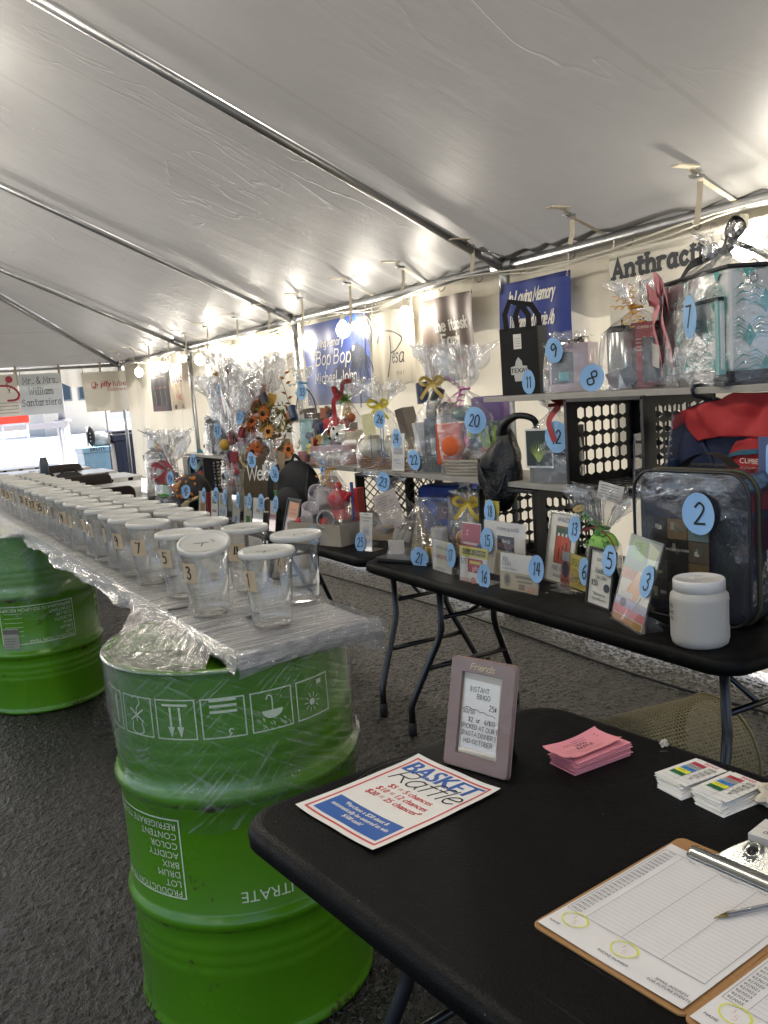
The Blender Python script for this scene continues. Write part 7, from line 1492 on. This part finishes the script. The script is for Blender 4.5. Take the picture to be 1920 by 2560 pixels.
P = Print(); P.hand('Welcome', .03, .215, .080, WHITE, wt=.13, shear=.1, sx=1.0, sp=.3); P.line(crom([(-.02, .02), (-.02, .075), (.0, .10), (.04, .10), (.05, .06), (.09, .055), (.09, .02)]), .010, WHITE); P.line([(-.03, .02), (.11, .02)], .010, WHITE); P.line([(.055, .075), (.11, .075)], .005, WHITE); P.build('lettering', t, M=fr((0, -.0085, 0), (1, 0, 0), (0, 0, 1)))
t = gift('tall cellophane parcel number 38 beside the Welcome sign', 1.88, 5.24, Z, -70); pb(t, 'red_tube', (-.06, .0, .20), (.02, .02, .36), '8c3a36', rx=.1); pb(t, 'clear_carton', (.0, .0, .14), (.10, .08, .26), '97938a', rough=.2)
fill(t, .15, .10, .03, .44, 18, 38, ('17171c', '7a1c22', '2a2238', '8c4a22', '1f3350', '4a3420', 'b08a30')); wrap(t, .20, .14, .30, .46, .86, 38.1, m=CELLO, spread=.20, lean=(.0, 0), seg=72); num_tag(t, '38', .075, .40, 1.05, world=(1.8, 4.734, 1.094), yy=-.07)
t = gift('small clear bag number 36 with a kraft paper tag in front of the backpack', 1.87, 4.56, .985, -70); pb(t, 'kraft_tag', (.05, 0, .08), (.06, .004, .15), '8f7a5c', rx=.2); cyl(t, 'glass_bottle', (-.01, .01, .0), .03, .10, 'a8a8a4', rough=.15)
wrap(t, .12, .10, .10, .17, .22, 36.6, m=CELLO2, spread=.05); num_tag(t, '36', -.035, .055, 1.0, world=(1.83, 4.47, 1.024), yy=-.055)
# autumn flowers
t = thing('flower_arrangement', 'autumn arrangement of orange sunflowers and leafy stems above the Welcome sign', 'flowers', (2.12, 5.06, S), R_(-66)); cyl(t, 'vase', (0, 0, 0), .06, .12, '6b5a40', r2=.07); r = random.Random(11)
FO = [mat('b8682c', .8), mat('a4521f', .8), mat('c08a44', .8)]; GR = [mat('5e5a2c', .8), mat('4a4a22', .8), mat('7a6a34', .8)]; 
for k in range(13):
    c = Vector((r.uniform(-.20, .17), -.08+r.uniform(-.05, .03), r.uniform(.04, .30))); mb = MB(); n_ = Vector((r.uniform(-.4, .4), -1, r.uniform(-.1, .6))).normalized(); a1 = n_.cross(Vector((0, 0, 1))).normalized(); a2 = n_.cross(a1); R0 = r.uniform(.045, .072)
    for q in range(14):
        a = 2*PI*q/14; d_ = a1*math.cos(a)+a2*math.sin(a); e_ = a1*math.cos(a+.2)+a2*math.sin(a+.2); f_ = a1*math.cos(a-.2)+a2*math.sin(a-.2); mb.add([tuple(c), tuple(c+e_*R0*.6+n_*.004), tuple(c+d_*R0+n_*.0), tuple(c+f_*R0*.6+n_*.004)], [(0, 1, 2, 3)])
    fl = mb.build('flower', FO[k % 3], t); MB().sphere(tuple(c+n_*.004), R0*.28, 10).build('flower_centre', mat('2c1c10', .9), fl)
mb = MB()
for k in range(240):
    c = Vector((r.gauss(0, .10), -.03+r.gauss(0, .04), r.uniform(.03, .33))); d_ = Vector((r.gauss(0, 1), r.gauss(0, .6), r.gauss(.3, 1))).normalized(); s_ = d_.cross(Vector((r.random(), r.random(), r.random()))).normalized(); L_2 = r.uniform(.03, .06); mb.add([tuple(c), tuple(c+d_*L_2*.5+s_*L_2*.22), tuple(c+d_*L_2), tuple(c+d_*L_2*.5-s_*L_2*.22)], [(0, 1, 2, 3)], m=r.randrange(3))
mb.build('foliage', GR, t, kind='stuff')
st = MB(); base = Vector((.10, 0, .2)); pts = [base, base+Vector((.02, -.01, .12)), base+Vector((.0, -.02, .22)), base+Vector((-.03, -.02, .30))]; st.tube(pts, .0022, 5); st.build('leafy_stem', mat('7a4a28', .7), t)
for i, (zz, s_) in enumerate(((.08, 1), (.11, -1), (.16, 1), (.19, -1), (.25, 1), (.28, -1), (.31, 1))):
    c = base+Vector((.015-.0015*i, -.015, zz)); MB().add([tuple(c), tuple(c+Vector((s_*.02, -.004, .014))), tuple(c+Vector((s_*.045, 0, .012))), tuple(c+Vector((s_*.022, .002, -.004)))], [(0, 1, 2, 3)]).build('leaf', mat('9a5a2c', .7), t)
t = gift('big clear cellophane fan rising behind the Welcome sign and flowers', 2.12, 5.28, S, -68); cyl(t, 'pot', (0, 0, 0), .06, .10, '8a7458', r2=.07); fill(t, .24, .14, .05, .34, 26, 5, ('17171c', '7a1c22', '2a2238', '8c4a22', '1f3350', '4a3420', 'b08a30')); wrap(t, .26, .18, .20, .34, .62, 5.5, m=CELLO, spread=.20, seg=80)
t = gift('pink wrapped gift number 57 with a cream tag and pink bow', 2.03, 5.42, S, -70); pb(t, 'pink_box', (0, 0, .11), (.13, .09, .16), 'c98a90', rx=.12); pb(t, 'cream_tag', (.06, -.055, .06), (.10, .003, .06), 'a89a7c', rx=-.2, bv=0); cyl(t, 'jar', (-.03, 0, 0), .04, .05, 'b5a890')
fill(t, .14, .08, .02, .16, 5, 57, ('c98a90', 'b8a890', '8a4a50')); wrap(t, .20, .15, .18, .28, .52, 57.1, tie=('d0a0a4', 'loops'), m=CELLO, spread=.13); num_tag(t, '57', .03, .12, .95, world=(1.9, 5.12, 1.33), yy=-.075, rot=-.5)
t = gift('cellophane parcel with a ceramic figure and orange wafer rolls beside stand 40', 2.0, 5.45, Z, -72); ball(t, 'grey_bowl', (-.08, -.02, .07), .07, '8a9094', rough=.3); cyl(t, 'cream_figure', (.05, 0, .0), .05, .28, 'b8b0a0', r2=.03); pb(t, 'orange_roll', (.03, -.05, .12), (.05, .03, .13), 'b0623a', rx=.5); pb(t, 'red_packet', (.09, -.02, .24), (.09, .02, .05), '8a2c30', rx=.2)
fill(t, .22, .13, .03, .30, 18, 44, ('17171c', '7a1c22', '2a2238', '8c4a22', '1f3350', '4a3420', 'b08a30')); wrap(t, .27, .18, .16, .33, .46, 4.4, tie=('c8ac62', 'bow'), m=CELLO2, spread=.10, lean=(.12, 0), seg=64)
# 47 crock pot tower, 52 on it
t = thing('coffee_maker', 'black appliance number 47 in shiny film on the far shelf', 'appliance', (2.12, 6.08, S), R_(-72)); pb(t, 'body', (0, 0, .13), (.20, .16, .25), '141416', bv=.02, rough=.25); pb(t, 'chrome_band', (0, -.001, .215), (.204, .162, .018), '8a8a88', metal=.9, rough=.2); cyl(t, 'lid', (0, 0, .255), .09, .02, '1c1c1e', r2=.085); MB().tube([(-.10, -.02, .20), (-.135, -.02, .18), (-.135, -.02, .06), (-.10, -.02, .04)], .010, 8).build('handle', INK, t)
fill(t, .26, .14, .02, .2, 4, 47, ('141418', '2a2a30')); wrap(t, .32, .20, .23, .27, .285, 47.2, m=CELLO, spread=.02, nk=.10, seg=64); num_tag(t, '47', .015, .17, 1.25, world=(2.01, 5.88, 1.238), yy=-.118)
t = gift('clear gift number 52 with dark box on top of the black appliance', 2.12, 6.0, S+.285, -72); pb(t, 'navy_box', (-.04, 0, .08), (.09, .07, .14), '1b2036', rx=.1); pb(t, 'maroon_box', (.05, -.01, .13), (.10, .06, .09), '4a1c20', rx=-.3); ball(t, 'brown_figurine', (.0, -.05, .03), .022, '6b4428', (.8, .8, 1.5))
fill(t, .18, .12, .02, .24, 16, 52, ('17171c', '7a1c22', '2a2238', '8c4a22', '1f3350', '4a3420', 'b08a30')); wrap(t, .22, .15, .15, .25, .42, 52.3, tie=('b8912f', 'loops'), m=CELLO, spread=.14); num_tag(t, '52', -.01, .18, 1.1, world=(2.01, 5.74, 1.51), yy=-.075, rot=-.4)
t = thing('insulated_bag', 'blue lunch bag number 45 with cartoon fish pocket and paper money tag', 'lunch bag', (2.07, 6.50, Z), R_(-72)); pb(t, 'body', (0, 0, .15), (.20, .10, .29), '223a68', bv=.03, rough=.8); MB().tube([(x, -.052, z) for x, z in rrect(.185, .27, .03, 5, 0, .15)], .006, 6, closed=True).build('piping', mat('2b7488', .6), t); pb(t, 'money_tag', (.05, -.06, .23), (.12, .002, .04), '8fa88c', rx=-.6, bv=0); ball(t, 'orange_patch', (.05, -.052, .17), .035, 'b0523a', (1, .15, .8)); ball(t, 'orange_patch', (.02, -.052, .06), .03, 'b0623a', (1, .15, .7)); ball(t, 'teal_patch', (.06, -.05, .12), .03, '2c7a84', (1, .15, 1)); MB().ribbon(crom([(-.05, 0, .29), (0, 0, .34), (.05, 0, .29)]), .03, (0, 1, 0)).build('handle', mat('2b7488', .6), t); num_tag(t, '45', -.045, .20, 1.3, world=(1.985, 6.4, 1.009), yy=-.055)
# halloween parcel with skeleton hand
t = gift('black orange-printed halloween parcel number 46 with a bony skeleton hand', 1.76, 5.72, Z, -72); mb = MB(); mb.sphere((0, 0, .10), .12, 26, sc=(1.15, .8, 1.15)); mb.v = [(x+.01*mnoise.noise((x*20, y*20, z*20)), y, max(.0, z)) for x, y, z in mb.v]; mb.build('black_sack', mat('16120f', .7, bump=.6, bscale=40), t)
P = Print(); om = mat('b8702a', .6, var=0); r = random.Random(4)
M_s = []
mb = MB()
for k in range(26): a = r.uniform(-2.6, -.5); b_ = r.uniform(-.2, 1.1); q = (.138*math.cos(a)*math.cos(b_)*1.02, .098*math.sin(a)*math.cos(b_)*1.04-.003, .10+.142*math.sin(b_)); mb.sphere(q, .014, 8, sc=(1, .35, .8))
mb.build('orange_print', om, t, kind='stuff'); bone = mat('a89c78', .6)
mb = MB(); w0 = Vector((.10, -.10, .07)); mb.tube([w0+Vector((.07, .03, .03)), w0], [.012, .010], 8)
for k, (dx, dz) in enumerate(((-.10, -.055), (-.085, -.07), (-.06, -.075), (-.02, -.07), (-.05, .03))): p1 = w0+Vector((dx*.4, -.02, dz*.3+.012)); p2 = w0+Vector((dx*.75, -.03, dz*.65+.008)); p3 = w0+Vector((dx, -.022, dz)); mb.tube([w0, p1, p2, p3], [.007, .0075, .0055, .003], 7); mb.sphere(tuple(p1), .009, 8); mb.sphere(tuple(p2), .0075, 8)
mb.v = [(x, y, max(.002, z)) for x, y, z in mb.v]; mb.build('skeleton_hand', bone, t); num_tag(t, '46', -.02, .15, 1.15, world=(1.63, 5.48, 0.886), yy=-.125, rot=-1.0, a=.036, b=.046)
# basket 49
t = gift('brown basket number 49 with a big pink pull bow and green candy', 1.70, 5.98, Z, -72); basket_body(t, .30, .2, .085, '4a3626', flare=1.2); pb(t, 'green_candy_bag', (.0, -.05, .15), (.09, .03, .14), '4f9a34'); pb(t, 'white_candle', (-.08, -.03, .12), (.03, .03, .12), 'c9c29a'); pb(t, 'maroon_card', (-.10, .04, .18), (.10, .004, .12), '7a3a38'); ball(t, 'orange_candy', (.09, -.04, .13), .035, 'b0702c'); mb = MB(); r = random.Random(6)
for k in range(50): x = r.uniform(-.03, .06); mb.ribbon([(x, -.09, .08), (x+r.uniform(-.02, .02), -.105, .10), (x+r.uniform(-.03, .03), -.11, .085)], .004, (0, 1, 0))
mb.build('green_shred', mat('4f9a34', .7), t, kind='stuff'); fill(t, .24, .14, .08, .14, 12, 49, ('4f9a34', 'c2a23a', 'b0562a', '8a2a34', 'c9c0b0', '6a3a60')); wrap(t, .32, .21, .16, .30, .52, 49.4, m=CELLO, spread=.19, seg=72)
mb = MB(); 
for k in range(13): a = -1.1+2.2*k/12; mb.ribbon([(0, -.05, .26), (.06*math.sin(a), -.10, .27+.05*math.cos(a)), (.135*math.sin(a), -.09, .25+.085*math.cos(a)), (.11*math.sin(a), -.07, .25+.03*math.cos(a))], .024, (math.cos(a)*.4, .9, .3))
for k in range(9): a = -1+2*k/8; mb.ribbon([(0, -.05, .25), (.08*math.sin(a), -.11, .21-.01*abs(a)), (.10*math.sin(a), -.10, .17)], .022, (math.cos(a), .5, .3))
mb.build('pink_bow', mat('c0606c', .45), t); num_tag(t, '49', .06, .19, 1.1, world=(1.59, 5.68, 0.965), yy=-.12, rot=-.6)
t = gift('tall clear parcel number 51 with a grey book box behind basket 49', 1.86, 6.85, Z, -72); pb(t, 'book_box', (-.04, 0, .33), (.20, .14, .05), '7c7a78', rx=-.35); pb(t, 'pale_box', (0, 0, .15), (.2, .14, .28), 'a8a49c', rough=.3); ball(t, 'flower', (.09, -.05, .38), .04, 'b8702a', (1, .6, 1)); ball(t, 'flower', (.06, -.05, .42), .03, '8fa02c', (1, .6, 1))
fill(t, .24, .14, .05, .34, 18, 51, ('17171c', '7a1c22', '2a2238', '8c4a22', '1f3350', '4a3420', 'b08a30')); wrap(t, .30, .19, .33, .42, .50, 51.9, m=CELLO2, spread=.12, seg=64); num_tag(t, '51', -.11, .20, 1.0, world=(1.82, 6.9, 0.965), yy=-.115)
pb(None, 'folded_cartons', (2.2, 6.9, Z+.14), (.25, .18, .28), '8c8880'); tag(bpy.context.scene.objects['folded_cartons'], 'plain grey carton at the far end of the prize tables', 'carton')

# ================================================================== FAR END AND OUTSIDE
t = thing('tumbler', 'dark slate drinking tumbler standing on a far covered table', 'tumbler', (1.42, 9.72, .745)); MB().lathe([(0, 0), (.036, 0), (.045, .12), (.046, .20), (.038, .225), (.036, .235), (.036, .25), (0, .25)], 24).build('body', mat('2b3844', .4), t); MB().tube([(.03, 0, .25), (.05, 0, .275), (.075, 0, .262), (.085, 0, .23)], .006, 8).build('handle', mat('1b2026', .4), t)
t = thing('black_bag', 'black strappy bag slumped beside the dark tumbler', 'bag', (1.62, 9.55, .745)); mb = MB(); mb.sphere((0, 0, .03), .12, 20, sc=(1.2, .8, .45)); mb.build('body', BK, t); MB().tube([(-.1, 0, .03), (-.03, 0, .12), (.06, 0, .12), (.12, 0, .02)], .012, 8).build('strap', BK, t)
for k in range(5): MB().box((1.55+.11*k, 11.6+.02*(k % 2), .75), (.07, .05, .012), rz=.2*k).build('small_card', WHITE, label=('leftmost', 'second', 'middle', 'fourth', 'rightmost')[k]+' small white card lying on the fourth far table', cat='card', group='white cards on the fourth far table')
def bin_(x, y, rz, label, col, w, h, txt, lid):
    t = thing('wheeled_bin', label, 'bin', (x, y, .0), rz); MB().box((0, 0, h*.48), (w*.85, w*.85, h*.92), taper=1.12).build('body', mat(col, .4), t, bevel=.02)
    for k in (-1, 0, 1): MB().box((k*w*.26, -w*.46-.001, h*.42), (w*.06, .012, h*.6)).build('rib', mat(col, .4), t)
    MB().box((0, 0, h*.95), (w*1.02, w*1.02, h*.10)).build('rim', mat(col, .4), t, bevel=.01)
    if txt: P = Print(); P.font(txt, 0, -.02, .06, INKN, bold=.004); P.build('lettering', t, M=fr((0, -w*.512, h*.95), (1, 0, 0), (0, 0, 1)))
    if lid: MB().box((0, w*.1, h*1.04), (w, w*1.1, .05)).build('lid', mat('2a2d38', .4), t, bevel=.02)
    for s_ in (-1, 1): MB().tube([(s_*w*.35, w*.42, .09), (s_*w*.35+.03, w*.42, .09)], .09, 16).build('wheel', INK, t)
    return t
bin_(2.92, 14.7, .1, 'pale blue bin outside the open end with shoes on top', '8cb2ca', .46, .86, 'BRUTE', False)
bin_(3.50, 14.9, .1, 'dark navy lidded bin standing behind the pale blue bin', '262a3a', .60, 1.02, None, True)
t = thing('shoe', 'black and white canvas shoe leaning on top of the pale blue bin', 'shoe', (2.90, 14.6, .88), -.5); mb = MB(); mb.sphere((0, 0, .15), .12, 18, sc=(.5, .45, 1.35)); mb.build('upper', INK, t); MB().box((-.065, 0, .15), (.02, .10, .31)).build('sole', WHITE, t, bevel=.008); 
for k in range(3): MB().sphere((0, -.055, .08+.06*k), .010, 8).build('eyelet', WHITE, t)
t = thing('rubbish_sack', 'white crumpled rubbish sack behind the canvas shoe', 'sack', (3.08, 14.75, .86)); mb = MB(); mb.sphere((0, 0, .10), .14, 22, sc=(1.2, 1, .9)); mb.v = [(x+.03*mnoise.noise((x*14, y*14, z*14)), y, z+.03*mnoise.noise((x*12+3, y*12, z*12))) for x, y, z in mb.v]; mb.build('film', mat('a9a9a6', .4), t)
t = thing('barricade', 'orange-red road barricade board with a striped cone behind the banners', 'barricade', (2.5, 20.5, 0)); pb(t, 'board', (0, 0, 1.37), (.62, .04, .17), 'd23a26', bv=.005)
for s_ in (-1, 1): MB().tube([(s_*.25, 0, 1.3), (s_*.28, .1, 0)], .02, 8).build('leg', mat('c9c9c6', .5), t)
t = thing('traffic_cone', 'orange and white traffic cone standing on the barricade', 'traffic cone', (2.68, 20.5, 1.455)); MB().lathe([(.10, 0), (.05, .14), (0.048, .14)], 20).build('base', mat('d2462a', .5), t); MB().lathe([(.048, .14), (.036, .24)], 20).build('stripe', WHITE, t); MB().lathe([(.036, .24), (.02, .36), (0, .37)], 20).build('tip', mat('d2462a', .5), t)
t = thing('guard_rail', 'long pale grey rail across the lot beyond the open end', 'rail', (1.0, 21.5, 0)); pb(t, 'rail', (0.2, 0, 1.17), (5.0, .06, .12), '8f8f94')
for k in range(4): MB().tube([(-2.2+1.6*k, 0, 1.15), (-2.2+1.6*k, 0, 0)], .03, 8).build('post', mat('8f8f94', .5), t)
t = thing('street_post', 'grey post on a round foot plate outside the open end', 'post', (3.75, 22, 0)); MB().tube([(0, 0, 1.28), (0, 0, 4.2)], .09, 10).build('post', mat('7c8088', .5), t); MB().tube([(0, 0, 1.22), (0, 0, 1.28)], .20, 20).build('foot_plate', mat('8a8c92', .5), t); MB().tube([(0, 0, 0), (0, 0, 1.22)], .14, 14).build('plinth', mat('b8b6b2', .7), t)
t = thing('building', 'low pale building with dark blue-grey windows beyond the lot', 'building', (11.2, 64, 0)); MB().box((0, 0, 2.3), (4.2, 8, 4.6)).build('wall', mat('a9a7a0', .8, var=.05, vscale=.5), t); MB().box((0, 0, 4.8), (4.8, 9, .4)).build('roof', mat('6c6f72', .7), t)
for k in range(2):
    f = MB().box((-.95+1.9*k, -4.04, 3.1), (1.5, .08, 1.9)).build('window', mat('5a6068', .4), t); MB().box((-.95+1.9*k, -4.10, 3.1), (1.3, .04, 1.7)).build('pane', mat('2c3a46', .1), f)
# perforated tan basket lying under the prize table
t = thing('perforated_bin', 'tan perforated metal bin lying on its side under the prize table', 'bin', (2.20, 2.16, .0), R_(-8)); TAN = mat('746a44', .6, .0, name='tan_enamel'); mb = MB(); nu, nv = 56, 50; RB = .205
def shell(u, v): a = -PI*.08+PI*1.16*u; x = -.36+.66*v; return (x, RB*1.05*math.cos(a), max(.0, .02+RB*math.sin(a)+.02))
for i in range(nu):
    for j in range(nv):
        c = ((i+.5)/nu, (j+.5)/nv); a, b = .5/nu, .5/nv
        O = [(c[0]+p*a, c[1]+q*b) for p, q in ((-1, -1), (1, -1), (1, 1), (-1, 1))]; I = [(c[0]+p*a*.66, c[1]+q*b*.66) for p, q in ((-1, -1), (1, -1), (1, 1), (-1, 1))]
        mb.add([shell(*p) for p in O+I], [(0, 1, 5, 4), (1, 2, 6, 5), (2, 3, 7, 6), (3, 0, 4, 7)])
mb.build('perforated_shell', TAN, t, kind='stuff')
MB().grid(lambda u, v: (lambda p: (p[0]+.02*v+.0, p[1]*(1-.12*v), p[2]*(1-.10*v)+.001))(shell(u, 1)), 40, 2).build('front_lip', TAN, t); MB().tube([shell(u, 1) for u in np.linspace(0, 1, 30)], .006, 8).build('rim', TAN, t); MB().tube([shell(u, 0) for u in np.linspace(0, 1, 30)], .006, 8).build('rim', TAN, t)
MB().box((-.10, -.10, .06), (.05, .04, .05)).build('bracket', TAN, t); MB().tube([(.12, -.18, .05), (.22, -.30, .04)], .008, 8).build('rod', mat('b3a888', .5), t)
# black cable on the ground, weeds
MB().tube(crom([(3.25, .8, .012), (3.05, 1.9, .012), (2.95, 2.9, .012), (3.0, 4.5, .012), (2.9, 6.5, .012)], 10), .007, 6).build('ground_cable', mat('0d0d0e', .5), label='black cable lying along the foot of the tent wall', cat='cable')
def weed(x, y, label, n, h, seed):
    r = random.Random(seed); mb = MB()
    for k in range(n): a = r.uniform(0, 2*PI); l_ = h*r.uniform(.5, 1); mb.ribbon([(0, 0, 0), (math.cos(a)*l_*.3, math.sin(a)*l_*.3, l_*.6), (math.cos(a)*l_*.8, math.sin(a)*l_*.8, l_*.75)], .004, (math.sin(a), -math.cos(a), .3))
    mb.build('weed', mat('4a5c20', .7, trans=.2), loc=(x, y, .0), label=label, cat='weed', group=None)
weed(2.55, 3.62, 'small green weed sprouting from the asphalt under the prize table', 26, .05, 1); weed(2.75, 3.0, 'thin dry grass blade on the asphalt near the wall', 3, .05, 2)

for k, (x, y, c, lb) in enumerate(((.18, 1.78, 'a39a3a', 'tiny yellow leaf on the asphalt left of the nearest drum'), (.20, 1.55, '7a8a34', 'small greenish leaf on the asphalt by the bottom left of the nearest drum'), (-.05, 2.35, '8a7a3a', 'dry brown leaf on the asphalt between the two drums'), (1.35, 2.6, '9a8a5a', 'pale dry leaf on the asphalt under the prize table edge'))):
    MB().add([(0, 0, .004), (.012, .005, .008), (.026, 0, .005), (.012, -.006, .006)], [(0, 1, 2, 3)]).build('fallen_leaf', mat(c, .8), loc=(x, y, .004), rz=k*1.3, label=lb, cat='leaf', group='fallen leaves on the asphalt')
